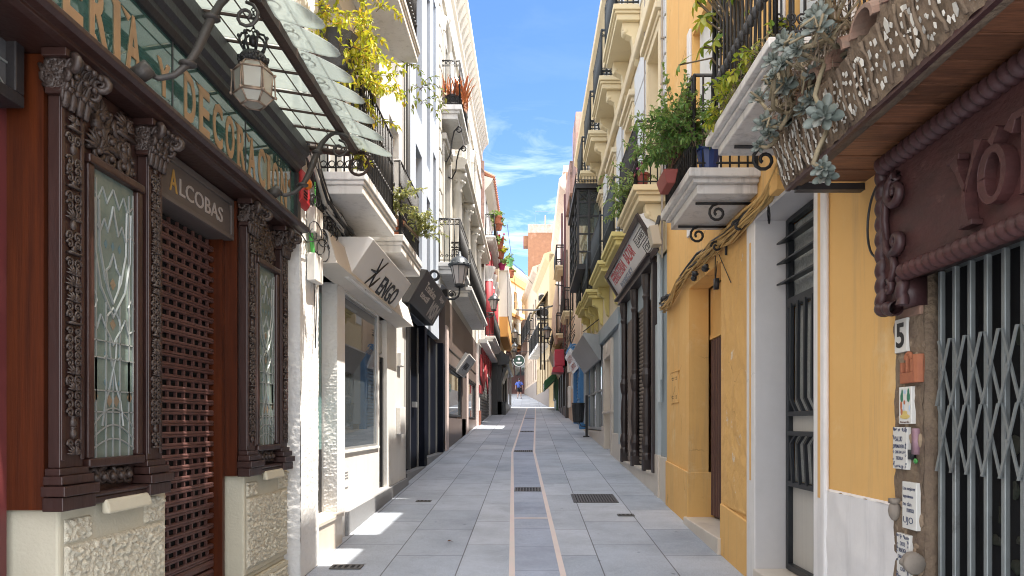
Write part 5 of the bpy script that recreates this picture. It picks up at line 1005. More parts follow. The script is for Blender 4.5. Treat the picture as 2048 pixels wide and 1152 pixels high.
m = MB(); m.box(1.755, 1.785, 3.215, 3.325, 1.79, 1.84); m.box(1.755, 1.785, 3.215, 3.235, 1.84, 1.90); m.box(1.755, 1.785, 3.262, 3.275, 1.84, 1.92); m.box(1.755, 1.785, 3.305, 3.325, 1.84, 1.89); m.tube([(1.77, 3.27+.025*math.cos(a), 1.9+.03*math.sin(a)) for a in [k*PI/6 for k in range(7)]], .012, 6); m.lathe([(.028, 1.79), (.03, 1.92)], (1.78, 3.20, 0), 8); m.build('tower', mat('terracotta', (.36, .13, .06), .8, (.25, .08, .045), 12, .8, .3, 60), t_, bevel=.004)
ornament('small carved stone head with a ring on the pier', lambda q: (q.blob((1.755, 3.215, .965), .045, .05, .05, 10, 7), q.blob((1.72, 3.225, .965), .02, .014, .02), q.lathe([(.045, 0), (.052, .01), (.045, .02)], (1.745, 3.165, .965), 10, 'y')), mat('grey stone', (.26, .22, .18), .8, (.18, .15, .12), 9, .8))
ornament('small stone bust bracket on the pier edge', lambda q: (q.blob((1.765, 3.39, 1.18), .03, .03, .05, 8, 6), q.box(1.745, 1.79, 3.365, 3.41, 1.215, 1.24)), MATS['grey stone'])
ornament('purple stone slab on the pier', lambda q: q.box(1.763, 1.785, 3.20, 3.235, 1.46, 1.58), mat('purple slate', (.26, .14, .17), .6, (.36, .24, .27), 14, .8))
ornament('small black square tile on the pier', lambda q: q.box(1.764, 1.785, 3.235, 3.27, 1.435, 1.48), MATS['black letters'])
ornament('tiny green leaf ornament on the pier', lambda q: q.blob((1.768, 3.21, 1.43), .008, .016, .013), mat('green glaze', (.05, .22, .05), .25))
ornament('yellow glazed fragment near the foot of the pier', lambda q: (q.blob((1.772, 3.22, .46), .012, .05, .035), q.blob((1.772, 3.2, .53), .01, .012, .05)), mat('yellow glaze', (.46, .30, .07), .35))
# ================================================================ RIGHT: cream house with the bazaar
CRM = mat('cream trim plaster', (.66, .56, .385), .8, (.58, .48, .32), 2.5, .6, .12, 25, col3=(.46, .36, .25), ns3=2, lo3=.66, hi3=.85)
PANW = mat('pale blue white panel', (.60, .62, .64), .8, (.54, .56, .58), 2, .5, .1, 25); YSL = mat('yellow balcony plaster', (.62, .52, .20), .8, (.55, .46, .2), 3, .6, .12, 30, col3=(.4, .32, .16), ns3=3, lo3=.66, hi3=.8)
CSL = mat('cream balcony plaster', (.66, .56, .36), .8, (.58, .49, .33), 3, .6, .15, 30, col3=(.36, .27, .17), ns3=3, lo3=.62, hi3=.8)
BLG = mat('blue grey shop paint', (.30, .345, .365), .6, (.25, .29, .305), 2, .6, .08, 25, col3=(.2, .22, .23), ns3=2.4, lo3=.66, hi3=.85); BLGL = mat('light blue grey paint', (.42, .46, .475), .6, (.36, .4, .41), 2, .6)
SOFB = mat('iron grey balustrade', (.045, .052, .058), .5, (.07, .08, .085), 12, .6, .2, 60, metal=.3)
X = 1.8
t = thing('bazaar_house', 'cream and pale blue panelled house with yellow balconies above a grey bazaar shop', 'house', (2.3, 16, G(16)))
weather(CRM, .78, .5, .3); weather(PANW, .8, .5, .3)
doors = [(9.6, 10.5), (12.1, 13.0), (14.6, 15.5), (17.2, 18.1), (19.6, 20.5), (22, 22.9)]
ops = [(a, b, 4.85, 7.0) for a, b in doors]+[(a, b, 8.5, 10) for a, b in doors]
house(t, CRM, 1, X, 9.2, 23.9, 3.9, 10.6, ops, .28, 7, 10.3)
for a, b, c, d in ops: window(t, 1, X+.2, a, b, c, d, CRM, mat('cream door leaf', (.58, .50, .36), .6), .07, 1, 2)
m = MB(); e = [9.25]+[q for a, b in doors for q in (a-.16, b+.16)]+[23.85]
for k in range(0, len(e), 2):
    for za, zb in ((4.95, 7.55), (8.4, 10.0)):
        m = MB()
        if e[k+1]-e[k] > .1:
            n = 5 if za < 5 else 3
            for i in range(n): m.box(X-.02, X, e[k], e[k+1], za+(zb-za)*i/n, za+(zb-za)*(i+.93)/n)
            m.build('wall_panel', PANW, t, bevel=.004)
for a, b, c, d in ops:
    m = MB(); m.box(X-.045, X, a-.12, a, c, d+.12); m.box(X-.045, X, b, b+.12, c, d+.12); m.box(X-.046, X, a, b, d, d+.12); m.build('surround', CRM, t, bevel=.006)
    if d < 8: m = MB(); m.box(X-.12, X, a-.2, b+.2, d+.2, d+.3); m.box(X-.07, X, a-.14, b+.14, d+.122, d+.2); m.build('door_hood', CRM, t, bevel=.01)
m = MB(); m.prism([(X, 10.0), (X-.06, 10.0), (X-.1, 10.2), (X-.22, 10.35), (X-.30, 10.42), (X-.30, 10.62), (X-.24, 10.66), (X+.5, 10.7)], 'y', 9.2, 23.9); m.build('cornice', CRM, t)
m = MB(); m.box(X-.1, X, 9.2, 23.9, 7.62, 7.82); m.build('string_course', CRM, t, bevel=.02)
def corbel(par, y, zt, d, ms):
    m = MB(); m.prism([(X, zt), (X-d, zt), (X-d, zt-.12), (X-d*.75, zt-.2), (X-d*.45, zt-.24), (X-.1, zt-.45), (X-.06, zt-.62), (X, zt-.66)], 'y', y-.09, y+.09); m.lathe([(.03, -.1), (.06, -.06), (.06, .06), (.03, .1)], (X-d*.8, y, zt-.14), 8, 'y'); m.build('corbel', ms, par, bevel=.01)
for k, (y0, y1, z, s) in enumerate(((9.22, 10.95, 4.56, CSL), (11.7, 13.45, 4.62, YSL), (14.1, 16.2, 4.70, YSL), (17.1, 18.8, 4.70, YSL), (19.4, 21.2, 4.8, YSL))):
    b_ = balcony(t, 1, X, 1.36, y0, y1, z, z+.2, s, SOFB if k else IRON, .92 if k else .85, .085 if k < 2 else .1, 2, .009, .04)
    for y in (y0+.25, y1-.25): corbel(b_, y, z-.002, .26, s)
for k, (y0, y1) in enumerate(((11.4, 13.1), (13.75, 15.45), (16.3, 18.0), (18.9, 20.6))):
    b_ = balcony(t, 1, X, 1.36, y0, y1, 8.22, 8.45, CSL, SOFB, .92, .10, 3, .012, .03)
    for y in (y0+.22, y1-.22): corbel(b_, y, 8.218, .28, CSL)
m = MB(); y = 9.3; 
m.tube([(X-.05, 9.27, 3.8), (X-.05, 9.27, 10.4)], .014, 6)
for z in range(10): m.box(X-.07, X, 9.25, 9.29, 4.3+z*.6, 4.32+z*.6)
for yy in (10.75, 13.4, 15.95): m.tube([(X-.04, yy, 4.9), (X-.04, yy, 10)], .01, 5)
m.build('drainpipe', mat('thin pipe', (.30, .27, .24), .6), t)
# ground floor
m = MB(); m.box(2.1, 8, 9.2, 23.9, -.2, 3.9)
m.box(X+.03, 2.1, 9.2, 10.0, 1.15, 3.9); m.box(X+.03, 2.1, 13.85, 15.35, 1.25, 3.9); m.box(X+.03, 2.1, 17.1, 17.6, 1.2, 3.9); m.box(X+.03, 2.1, 23.0, 23.9, 1.6, 3.9); m.box(X+.04, 2.1, 10.0, 23.0, 3.5, 3.9); m.box(X-.05, X+.03, 14.0, 23.0, 3.6, 3.95); m.build('shopfront', BLG, t, bevel=.01)
m = MB(); m.box(X-.02, X+.03, 9.75, 9.95, 1.15, 3.0); m.tube([(X-.02, 9.6, 1.9), (X-.02, 9.6, 4.4)], .035, 8); m.tube([(X-.03, 9.45, 2.2), (X-.03, 9.45, 3.1)], .018, 6); m.box(X-.02, X+.03, 13.9, 14.1, 1.2, 3.6); m.build('pipe_casing', BLGL, t)
m = MB(); m.box(X-.01, 2.0, 9.21, 9.99, -.1, 1.15); m.box(X-.03, X+.02, 9.7, 10.0, -.1, 1.17); m.box(X-.01, 2.1, 10.0, 13.85, -.1, .86); m.box(X-.03, 2.0, 10.0, 13.9, .86, .9); m.box(X-.01, 2.05, 13.88, 15.35, -.1, 1.4); m.box(X-.01, 2.05, 17.1, 17.55, -.1, 1.55); m.box(X-.01, 2.05, 17.55, 23.9, -.1, 1.42); m.build('marble_base', MARB, t, bevel=.006)
m = MB(); m.box(X-.02, 2.1, 15.35, 15.6, .5, 3.5); m.box(X-.02, 2.1, 16.9, 17.1, .5, 3.5); m.box(X-.02, 2.1, 15.6, 16.9, 3.15, 3.5); m.box(X-.04, X+.03, 15.3, 17.12, 1.85, 1.9); m.lathe([(.12, 0), (.1, -.02), (.04, -.03)], (X-.02, 16.2, 3.33), 12, 'x'); m.build('marble_portal', MARB, t, bevel=.008)
m = MB(); m.box(X+.22, 2.1, 15.6, 16.9, .9, 3.15); m.build('door', mat('beige door', (.46, .38, .28), .5, (.4, .32, .22), 4, .6), t)
DKW = mat('dark brown turned wood', (.035, .022, .020), .42, (.02, .014, .013), 8, .7, .15, 40, spec=.5); LATT = mat('lattice grille', (.24, .195, .17), .5, (.15, .12, .105), 8, .6, metal=.3); SLT = mat('roller slat', (.30, .245, .20), .55, (.14, .115, .095), 5, .7, metal=.2)
for yc in (10.78, 12.0, 13.35):
    m = MB(); m.lathe([(r*.62, z) for r, z in ((.13, .9), (.13, 1.12), (.10, 1.16), (.14, 1.28), (.12, 1.36), (.09, 1.42), (.12, 1.7), (.10, 2.0), (.075, 2.15), (.11, 2.22), (.14, 2.36), (.09, 2.46), (.10, 2.52), (.09, 2.54), (.09, 3.5), (.12, 3.56), (.09, 3.6), (.13, 3.74), (.15, 3.9))], (X+.0, yc, 0), 12); m.box(X-.07, X+.1, yc-.08, yc+.08, .88, 1.05); m.build('turned_column', DKW, t, smooth=False)
m = MB(); m.box(X-.10, X+.1, 9.95, 13.6, 3.9, 3.98); m.box(X-.16, X+.1, 9.9, 13.65, 3.98, 4.02); m.box(X-.06, X+.1, 9.95, 10.06, .9, 3.9); m.build('timber_frame', DKW, t, bevel=.006)
for a, b in ((10.06, 10.66), (12.12, 13.23)):
    m = MB(); w = b-a; s = .075; k = 0
    for i in range(int((w+3.0)/s)):
        for sg in (1, -1):
            y0_ = a+i*s; pts = []
            t0 = max(0, (y0_-b)); t1 = min(3.0, y0_-a)
            if t1 <= t0: continue
            ya, yb_ = (y0_-t0, y0_-t1) if sg > 0 else (a+b-(y0_-t0), a+b-(y0_-t1)); xx = X+.05+(.012 if sg > 0 else 0)
            m.tube([(xx, ya, .92+t0), (xx, yb_, .92+t1)], .011, 4)
    m.build('lattice_grille', LATT, t)
m = MB()
for i in range(46): z = .92+i*.065; m.prism([(X+.08, z), (X+.055, z+.02), (X+.055, z+.045), (X+.08, z+.06)], 'y', 10.9, 11.9)
m.build('roller_shutter', SLT, t)
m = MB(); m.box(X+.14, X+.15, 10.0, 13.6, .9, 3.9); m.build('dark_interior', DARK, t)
ALG = mat('grey window metal', (.33, .34, .335), .45, (.27, .28, .275), 4, .5, metal=.3)
for a, b in ((17.75, 19.2), (19.35, 21.0), (21.15, 22.9)): window(t, 1, X+.1, a, b, 1.45, 3.5, ALG, MATS['shop mirror glass'], .07, 0, 1, 'shop_window', .08)
m = MB()
for y, z in ((19.0, 1.75), (20.6, 2.2), (22.4, 2.0)): m.slab([(X+.115, y, z), (X+.115, y+.3, z+.02), (X+.115, y+.35, z+.5), (X+.115, y+.12, z+.6)], (-.004, 0, 0))
m.build('torn_poster', mat('paper', (.7, .7, .68), .8), t)
# bazaar sign
SGW = mat('white sign acrylic', (.70, .70, .69), .25, (.62, .62, .61), 2.2, .6, spec=.5)
t = thing('shop_sign', 'large leaning bazaar sign with red and blue lettering in a dark frame', 'sign', (1.7, 11.4, 4))
A, B = Vector((1.74, 0, 3.98)), Vector((1.47, 0, 4.42)); m = MB(); y0, y1 = 9.42, 13.45
m.prism([(A.x, A.z), (B.x, B.z), (B.x+.12, B.z+.04), (1.8, 4.3), (1.8, 3.98)], 'y', y0, y1); m.build('panel', SGW, t)
u = Vector((0, -1, 0)); v = (B-A).normalized(); Ls = (B-A).length; o = Vector((A.x, y1, A.z)); nrm = u.cross(v)
def op(a, b, e=.002): return o+u*a+v*b+nrm*e
m = MB(); W_ = y1-y0
for a, b, c, d in ((0, -.03, W_, .05), (0, Ls-.05, W_, Ls+.03), (0, .05, .09, Ls-.05), (W_-.09, .05, W_, Ls-.05)): m.slab([op(a, b), op(c, b), op(c, d), op(a, d)], nrm*.035)
m.build('frame', mat('dark brown frame', (.035, .024, .022), .4), t, bevel=.004)
m = MB(); m.text('FERRETERIA', op(.35, .25), u, v, 1.5, .19, .003, .008); m.text('BAZAR', op(2.05, .25), u, v, .75, .19, .003, .008); m.build('lettering', mat('red lettering', (.50, .06, .07), .5), t)
m = MB(); m.text('RODRIGUEZ', op(.75, .08), u, v, 1.35, .12, .003, .003); m.build('lettering', mat('slate blue lettering', (.18, .23, .31), .5), t)
m = MB()
for a, b, w, h in ((3.1, .26, .7, .14), (3.35, .08, .5, .14)):
    for p, q in (((a, b), (a+w, b)), ((a, b+h), (a+w, b+h)), ((a, b), (a, b+h)), ((a+w, b), (a+w, b+h))): m.tube([op(*p), op(*q)], .006, 4)
m.text('LLAVES', op(3.16, .29), u, v, .58, .08, .003); m.text('CDS', op(3.42, .11), u, v, .36, .08, .003); m.build('lettering', MATS['black letters'], t)
t = thing('shop_sign', 'blank grey leaning sign board above the grey shop windows', 'sign', (1.7, 20, 3.4)); m = MB(); m.prism([(1.74, 3.22), (1.33, 3.86), (1.36, 3.92), (1.8, 3.85), (1.8, 3.22)], 'y', 17.7, 22.6); m.build('panel', mat('grey sign metal', (.30, .305, .30), .45, (.24, .245, .24), 3, .6, metal=.2), t, bevel=.006); m = MB(); m.tube([(1.34, 17.7, 3.93), (1.8, 17.7, 4.3)], .012, 5); m.build('stay', IRON, t)
# wall unit beside the bazaar sign
t = thing('wall_speaker', 'beige box speaker with clamp hanging beside the bazaar sign', 'speaker', (1.72, 9.3, 3.9)); m = MB(); m.hexa([(1.60, 9.1, 3.94), (1.72, 9.1, 3.94), (1.72, 9.3, 3.94), (1.60, 9.3, 3.94), (1.55, 9.1, 4.18), (1.67, 9.1, 4.2), (1.67, 9.3, 4.2), (1.55, 9.3, 4.18)]); m.build('case', mat('beige case', (.42, .37, .29), .6), t, bevel=.01); m = MB(); m.tube([(1.66, 9.2, 4.18), (1.7, 9.2, 4.32), (1.8, 9.25, 4.3)], .03, 6); m.build('clamp', IRON, t)
# ---- iron bay window
t = thing('iron_bay_window', 'black iron glazed bay window with cresting hanging on the cream house', 'bay window', (1.6, 19, 5.6))
m = MB(); x0, y0, y1, z0, z1 = 1.22, 17.75, 20.9, 5.62, 7.55
for xx, yy in ((x0, y0), (x0, y1), (1.78, y0), (1.78, y1), (x0, 18.8), (x0, 19.85), (1.5, y0)): m.box(xx-.03, xx+.03, yy-.03, yy+.03, z0, z1)
for z in (z0, 5.95, 6.4, 6.85, 7.2, z1-.05): m.box(x0-.02, 1.8, y0-.02, y0+.02, z, z+.04); m.box(x0-.02, x0+.02, y0+.02, y1, z, z+.04)
m.box(x0-.08, 1.8, y0-.1, y1+.1, z1, z1+.12); m.box(x0-.04, 1.8, y0-.06, y1+.06, z0-.1, z0)
for a, b in ((x0, 1.5), (1.5, 1.78)):
    for p, q in ((7.24, 7.5), (7.5, 7.24)): m.tube([(a, y0-.02, p), (b, y0-.02, q)], .012, 4)
for i in range(9): xx = 1.16+i*.075; m.tube([(xx, y0-.08, z1+.12), (xx, y0-.08, z1+.3)], .012, 4); m.tube(spiral((xx+.035, y0-.08, z1+.19), (1, 0, 0), (0, 0, 1), .035, .03, 1, 0, 8), .008, 4)
for i in range(30): yy = y0-.08+i*.11; m.tube([(1.16, yy, z1+.12), (1.16, yy, z1+.3)], .012, 4)
m.build('frame', IRON, t); m = MB(); m.box(x0+.005, x0+.012, y0, y1, z0, z1); m.box(x0, 1.8, y0+.005, y0+.012, z0, z1); m.build('pane', glassy('clear bay glass', (.10, .12, .13), .03, 1.6, alpha=.72), t)
# ================================================================ RIGHT: blue shop house, pink house
SALM = mat('pale salmon plaster', (.64, .50, .38), .85, (.56, .43, .32), 2, .7, .2, 16, col3=(.42, .30, .25), ns3=1.6, lo3=.58, hi3=.8); BLUE = mat('bright blue paint', (.07, .22, .45), .5, (.05, .17, .36), 4, .6); BSH = mat('blue roller shutter', (.17, .30, .46), .45, (.12, .23, .37), 3, .6, metal=.2)
weather(SALM, .7, .7, .4)
t = thing('blue_shop_house', 'salmon plastered house with a bright blue roller shutter shop', 'house', (2.2, 27, G(27)))
house(t, SALM, 1, 1.74, 25.5, 31.5, 4.0, 10.9, [(25.9, 26.7, 6.0, 8), (27.7, 28.5, 6, 8), (29.7, 30.5, 6, 8)], .25)
for a in (25.9, 27.7, 29.7): window(t, 1, 1.94, a, a+.8, 6, 8, SHUTW, GLASS, .07, 1, 1)
m = MB(); m.box(1.74, 7, 23.9, 25.5, 4.0, 8.6); m.box(1.9, 7, 23.9, 31.5, 0, 4.0); m.box(1.74, 1.9, 27.6, 31.5, .8, 4.0); m.build('lower_wall', SALM, t)  # near wing kept low, its height shaped to pass sun to the street
m = MB(); m.box(1.70, 1.9, 24.0, 24.35, 1, 4.05); m.box(1.70, 1.9, 27.2, 27.55, 1, 4.05); m.box(1.72, 1.9, 24.35, 27.2, 3.8, 4.05); m.box(1.66, 1.7, 24.05, 24.3, 2.5, 3.2); m.build('blue_surround', BLUE, t)
m = MB()
for i in range(18): z = 1.5+i*.128; m.prism([(1.86, z), (1.82, z+.03), (1.82, z+.09), (1.86, z+.12)], 'y', 24.35, 27.2)
m.build('roller_shutter', BSH, t)
m = MB()
for i in range(14): y = 24.1+i*.26; m.tube(spiral((1.5, y, 4.25), (1, 0, 0), (0, 0, 1), .12, .03, 1.3, i, 12), .02, 5); m.tube([(1.70, y, 4.05), (1.4, y+.1, 4.4)], .015, 4)
m.build('awning_frame', BLUE, t)
balcony(t, 1, 1.74, 1.34, 28.4, 31.2, 6.0, 6.2, CSL, IRON, .95, .16, 3, .013)
m = MB(); m.box(1.9, 1.94, 28.2, 29.2, 1.7, 3.9); m.box(1.70, 1.74, 28.0, 29.4, 1.4, 1.7); m.build('door', CRM, t)
for q in ((1.66, 1.74, 27.7, 28.1, 3.0, 3.6), (1.62, 1.74, 29.6, 30.2, 2.3, 3.2), (1.60, 1.74, 29.6, 30.1, 3.8, 4.4)): m = MB(); m.box(*q); m.build('meter_box', SMW, t, bevel=.02)
t = thing('shop_sign', 'leaning white sign with faded red lettering over the blue shutter', 'sign', (1.6, 26, 4)); m = MB(); m.prism([(1.68, 3.55), (1.36, 4.2), (1.44, 4.25), (1.74, 3.6)], 'y', 24.3, 27.4); m.build('panel', SGW, t); u = Vector((0, -1, 0)); v = Vector((-.32, 0, .65)).normalized(); o = Vector((1.68, 27.4, 3.55)); nrm = u.cross(v); m = MB(); m.text('AUTO', op(.4, .36), u, v, 2.2, .22, .003, .015); m.text('CENTRO', op(.4, .10), u, v, 2.2, .18, .003, .015); m.build('lettering', mat('faded red', (.34, .12, .10), .6), t)
PNK = mat('pale pink plaster', (.66, .545, .46), .85, (.58, .46, .38), 1.6, .7, .2, 14, col3=(.45, .36, .33), ns3=1.2, lo3=.55, hi3=.8)
weather(PNK, .68, .8, .4)
t = thing('pink_house', 'tall pale pink house with a deep cornice and railed balconies', 'house', (2, 38, G(38)))
house(t, PNK, 1, 1.62, 31.5, 43.5, 4.6, 12.6, [(33, 33.9, 6.2, 8.4), (36, 36.9, 6.2, 8.4), (39, 39.9, 6.2, 8.4), (42, 42.9, 6.2, 8.4)], .25, 6)
for a in (33, 36, 39, 42): window(t, 1, 1.82, a, a+.9, 6.2, 8.4, mat('cream shutter', (.6, .52, .42), .6), GLASS, .08, 1, 2)
m = MB(); m.prism([(1.62, 12.0), (1.34, 12.3), (1.3, 12.6), (1.62, 12.9)], 'y', 31.4, 43.5); m.box(1.5, 2.2, 31.4, 43.5, 12.9, 13.2); m.build('cornice', PNK, t)
m = MB(); m.box(1.6, 3.0, 28.2, 31.45, 10.9, 12.2); m.box(1.7, 2.6, 26, 28, 10.9, 13.2); m.build('rooftop_block', OLDP, t)
for y0 in (32.4, 38.4): balcony(t, 1, 1.62, 1.2, y0, y0+5.2, 5.6, 5.8, CSL, IRON, .95, .2, 3, .016)
balcony(t, 1, 1.62, 1.2, 33, 36, 8.9, 9.1, CSL, IRON, .95, .2, 3, .016)
m = MB(); m.box(1.8, 6, 31.5, 43.5, 0, 4.6)
for a in (31.5, 34.5, 36.8, 39, 41.5, 43.0): m.box(1.6, 1.8, a, a+.5, 1, 4.6)
m.box(1.6, 1.8, 31.5, 43.5, 4.2, 4.6); m.build('shopfront', mat('dark brown shopfront', (.045, .036, .032), .45, (.07, .06, .05), 4, .6), t)
m = MB(); m.box(1.62, 1.8, 31.6, 39, 1, 2.45); m.build('stall_riser', mat('brown stone riser', (.20, .16, .14), .7), t)
for a in (32.1, 35.1, 37.4): window(t, 1, 1.74, a, a+1.6, 2.5, 4.15, ALU, GLASS, .08, 0, 0, 'shop_window')
m = MB(); m.tube([(1.58, 31.7, 4.5), (1.58, 31.7, 12)], .05, 6); m.tube([(1.58, 34.6, 4.5), (1.58, 34.6, 12)], .05, 6); m.build('drainpipe', mat('dark red pipe', (.10, .03, .035), .5), t)
t = thing('sign_box', 'small bright red sign box projecting over the pavement on the right', 'sign', (1.4, 32, 4.2)); m = MB(); m.box(1.12, 1.6, 31.9, 33.2, 4.25, 5.0); m.prism([(1.5, 4.25), (1.05, 4.2), (1.0, 3.95), (1.55, 3.95)], 'y', 31.85, 33.2); m.build('box', mat('bright red', (.40, .02, .045), .4), t, bevel=.02)
t = thing('shop_sign', 'tan leaning sign board over the dark brown shop on the right', 'sign', (1.4, 37, 4.5)); m = MB(); m.prism([(1.58, 4.1), (1.05, 5.3), (1.12, 5.4), (1.62, 4.4)], 'y', 35, 39.5); m.build('panel', mat('tan board', (.46, .34, .21), .6, (.38, .28, .17), 3, .6), t)
t = thing('shop_awning', 'green shop awning with pale lettering on the right at the bend', 'awning', (1.3, 42, 4.3)); m = MB(); m.prism([(1.6, 4.75), (.82, 4.05), (.82, 3.6), (.88, 3.6), (1.6, 4.3)], 'y', 40.0, 43.4); m.build('canvas', mat('green canvas', (.045, .15, .06), .7, (.035, .12, .05), 3, .6), t); m = MB(); m.text('Deco', (.815, 42.6, 3.7), (0, -1, 0), (0, 0, 1), 2.4, .3, .004, .02); m.build('lettering', MATS['off white frame'], t)
GRNP = mat('dark green shop paint', (.05, .13, .06), .5); m = MB(); m.box(1.5, 1.62, 40.0, 43.45, 1.2, 4.3); 
t = thing('green_shopfront', 'dark green painted shopfront below the green awning', 'shopfront', (1.55, 42.5, G(42.5))); m.build('frame', GRNP, t)
for a in (40.2, 41.3, 42.4): window(t, 1, 1.49, a, a+.95, 3.0, 4.1, GRNP, GLASS, .1, 0, 0, 'shop_window')
# ================================================================ FAR: angled houses beyond the bend, end house, brick tower
PEND = []
def angled(name, label, p0, p1, z0, z1, m_, cornice=True, rows=((6.8, 8.8), (10, 12)), n=5, wm=None, low=None, side=1, depth=8):
    # house whose street front runs from p0 to p1 (plan); built along local y then turned
    L = math.hypot(p1[0]-p0[0], p1[1]-p0[1]); t = thing(name, label, 'house', (0, 0, 0)); wm = wm or m_
    ops = [(L*(i+.5)/n-.5, L*(i+.5)/n+.5, a, b) for a, b in rows for i in range(n)]
    house(t, m_, side, 0, 0, L, z0-2, z1, ops, .3, depth)
    for a, b, c, d in ops:
        window(t, side, side*.22, a, b, c, d, wm, GLASS, .1, 1, 1)
    if cornice: m = MB(); m.prism([(0, z1-.6), (-side*.3, z1-.3), (-side*.35, z1), (side*.5, z1+.3)], 'y', 0, L); m.build('cornice', m_, t)
    if low: m = MB(); m.box(-side*.04, 0, 0, L, z0-2, low[0]); m.build('dado', low[1], t)
    PEND.append((t, p0, p1)); return t, L
GRD = mat('grey brown dado', (.24, .20, .17), .8)
t, L = angled('cream_house', 'pale cream house at the bend with dark balconies, nearest of the curving row', (1.25, 45.2), (.55, 56), 2.7, 12.6, mat('straw plaster', (.54, .42, .25), .85, (.46, .35, .2), 2, .6, .15, 20), rows=((7.4, 9.4), (3.9, 5.9)), n=5, wm=mat('brown shutter', (.20, .12, .08), .6), low=(3.9, GRD))
m = MB()
for k in range(3): m.box(-.7, 0, .6+k*3.4, 3.4+k*3.4, 6.7, 6.9)
m.build('balcony', SLAB2, t); m = MB()
for k in range(3): railpath(m, [(-.02, .65+k*3.4), (-.65, .65+k*3.4), (-.65, 3.35+k*3.4), (-.02, 3.35+k*3.4)], 6.9, 8.2, .22, 9, .025, 4)
m.build('railing', IRON, t)
m = MB(); m.hexa([(-1.0, 1, 9.0), (-.95, 1, 9.0), (-.95, 5, 9.0), (-1.0, 5, 9.0), (-.05, 1, 10.4), (0, 1, 10.4), (0, 5, 10.4), (-.05, 5, 10.4)]); m.build('awning', mat('cream awning', (.62, .52, .34), .8), t)
t, L = angled('white_pink_house', 'whitish pink house with flaking gable behind the cream house at the bend', (.55, 56.1), (-.55, 71), 3.4, 14.2, mat('warm cream far plaster', (.50, .39, .29), .85, (.42, .32, .235), 1.2, .8, .2, 14, col3=(.42, .33, .27), ns3=.8, lo3=.52, hi3=.75), rows=((9.6, 11.8), (5.2, 7.2)), n=6, wm=mat('grey brown shutter', (.25, .18, .15), .6), low=(5.0, GRD)); m = MB()
for k in range(3): railpath(m, [(-.02, .8+k*4), (-.5, .8+k*4), (-.5, 3.6+k*4), (-.02, 3.6+k*4)], 9.2, 10.6, .3, 9, .03, 4)
m.build('railing', IRON, t); m = MB(); m.box(-.45, 1.0, 11.0, 14.0, 8.4, 11.6); m.build('bay_window', mat('brown timber bay', (.12, .07, .05), .6), t); m = MB(); m.hexa([(.1, -.02, 13.2), (4, -.02, 13.2), (4, 2, 13.2), (.1, 2, 13.2), (.1, -.02, 14.3), (2.5, -.02, 15.0), (2.5, 2, 15.0), (.1, 2, 14.3)]); m.build('gable', OLDP, t)
YW = mat('warm white render', (.74, .64, .45), .85, (.66, .55, .36), 2, .6)
t, L = angled('end_house', 'sunny white house with orange window surrounds closing the street', (-2.6, 66), (-.3, 74), 11.0, 17.0, YW, rows=((9.8, 11.6), (13.0, 14.8)), n=3, wm=OCH, side=-1); m = MB(); m.box(0, .25, 0, L, 15.5, 16.2); m.box(0, .12, 0, L, 12.2, 12.5); m.box(0, .5, 0, L, 9.2, 9.4); m.build('ochre_band', OCH, t); m = MB(); railpath(m, [(.45, .2), (.45, L-.2)], 9.4, 10.5, .3, 9, .03, 4); m.build('railing', IRON, t)
for q, p0, p1 in PEND: q.location = (p0[0], p0[1], 0); q.rotation_euler = (0, 0, -math.atan2(p1[0]-p0[0], p1[1]-p0[1]))
MROON = mat('dark maroon shop timber', (.075, .025, .022), .45, (.045, .02, .018), 3, .6)
t = thing('end_shop', 'dark maroon bar front with awning closing the far end of the street', 'shop', (-1.2, 72, 4.7)); m = MB(); m.box(-3, -.15, 72, 76, 4, 9.6); m.box(-3, -.2, 71.9, 72, 4.4, 6.4); m.build('front', MROON, t)
for x in (-2.2, -1.55, -.9): m = MB(); m.box(x, x+.5, 71.94, 71.96, 6.6, 8.6); m.build('window', GLASS, t)
m = MB(); m.box(-3, -.2, 71.2, 72, 9.0, 9.3); m.hexa([(-3, 70.4, 8.9), (-.2, 70.4, 8.9), (-.2, 72, 9.6), (-3, 72, 9.6), (-3, 70.4, 9.0), (-.2, 70.4, 9.0), (-.2, 72, 9.75), (-3, 72, 9.75)]); m.build('awning', mat('rust red awning', (.28, .09, .04), .7), t)
t = thing('round_sign', 'round dark bar sign with a white rim above the far shop', 'sign', (-.85, 60, 8)); m = MB(); m.lathe([(.56, 0), (.56, .1)], (-.98, 62, 7.2), 20, 'y'); d_ = m.build('disc', mat('dark green disc', (.02, .05, .035), .4), t)
m = MB(); m.tube(spiral((-.98, 61.98, 7.2), (1, 0, 0), (0, 0, 1), .5, .5, 1, 0, 22), .03, 5); m.box(-1.25, -.71, 61.97, 61.99, 7.0, 7.1); m.box(-1.2, -.76, 61.97, 61.99, 6.9, 6.95); m.blob((-.98, 61.98, 7.35), .12, .02, .12); m.build('emblem', MATS['off white frame'], d_); m = MB(); m.tube([(-.98, 62.05, 7.7), (-.98, 62.05, 8.0), (-.05, 62.05, 8.0)], .03, 5); m.build('arm', IRON, t)
BRICK = mat('old brick render', (.31, .155, .085), .9, (.23, .11, .065), 3, .9, .6, 6, col3=(.44, .24, .16), ns3=.5, lo3=.55, hi3=.7)
t = thing('brick_tower', 'tall old brick building with flaking pink top behind the bend', 'building', (2, 84, 5)); m = MB(); m.box(-.25, 4, 82, 90, 4, 24.8); m.box(-.8, -.25, 82.5, 84, 22.6, 23.8); m.build('wall', BRICK, t); m = MB(); m.box(-.24, 4, 81.96, 82, 24.0, 25.0); m.build('flaking_top', mat('pink flaking render', (.55, .38, .34), .9, (.42, .2, .14), 3, .9), t)
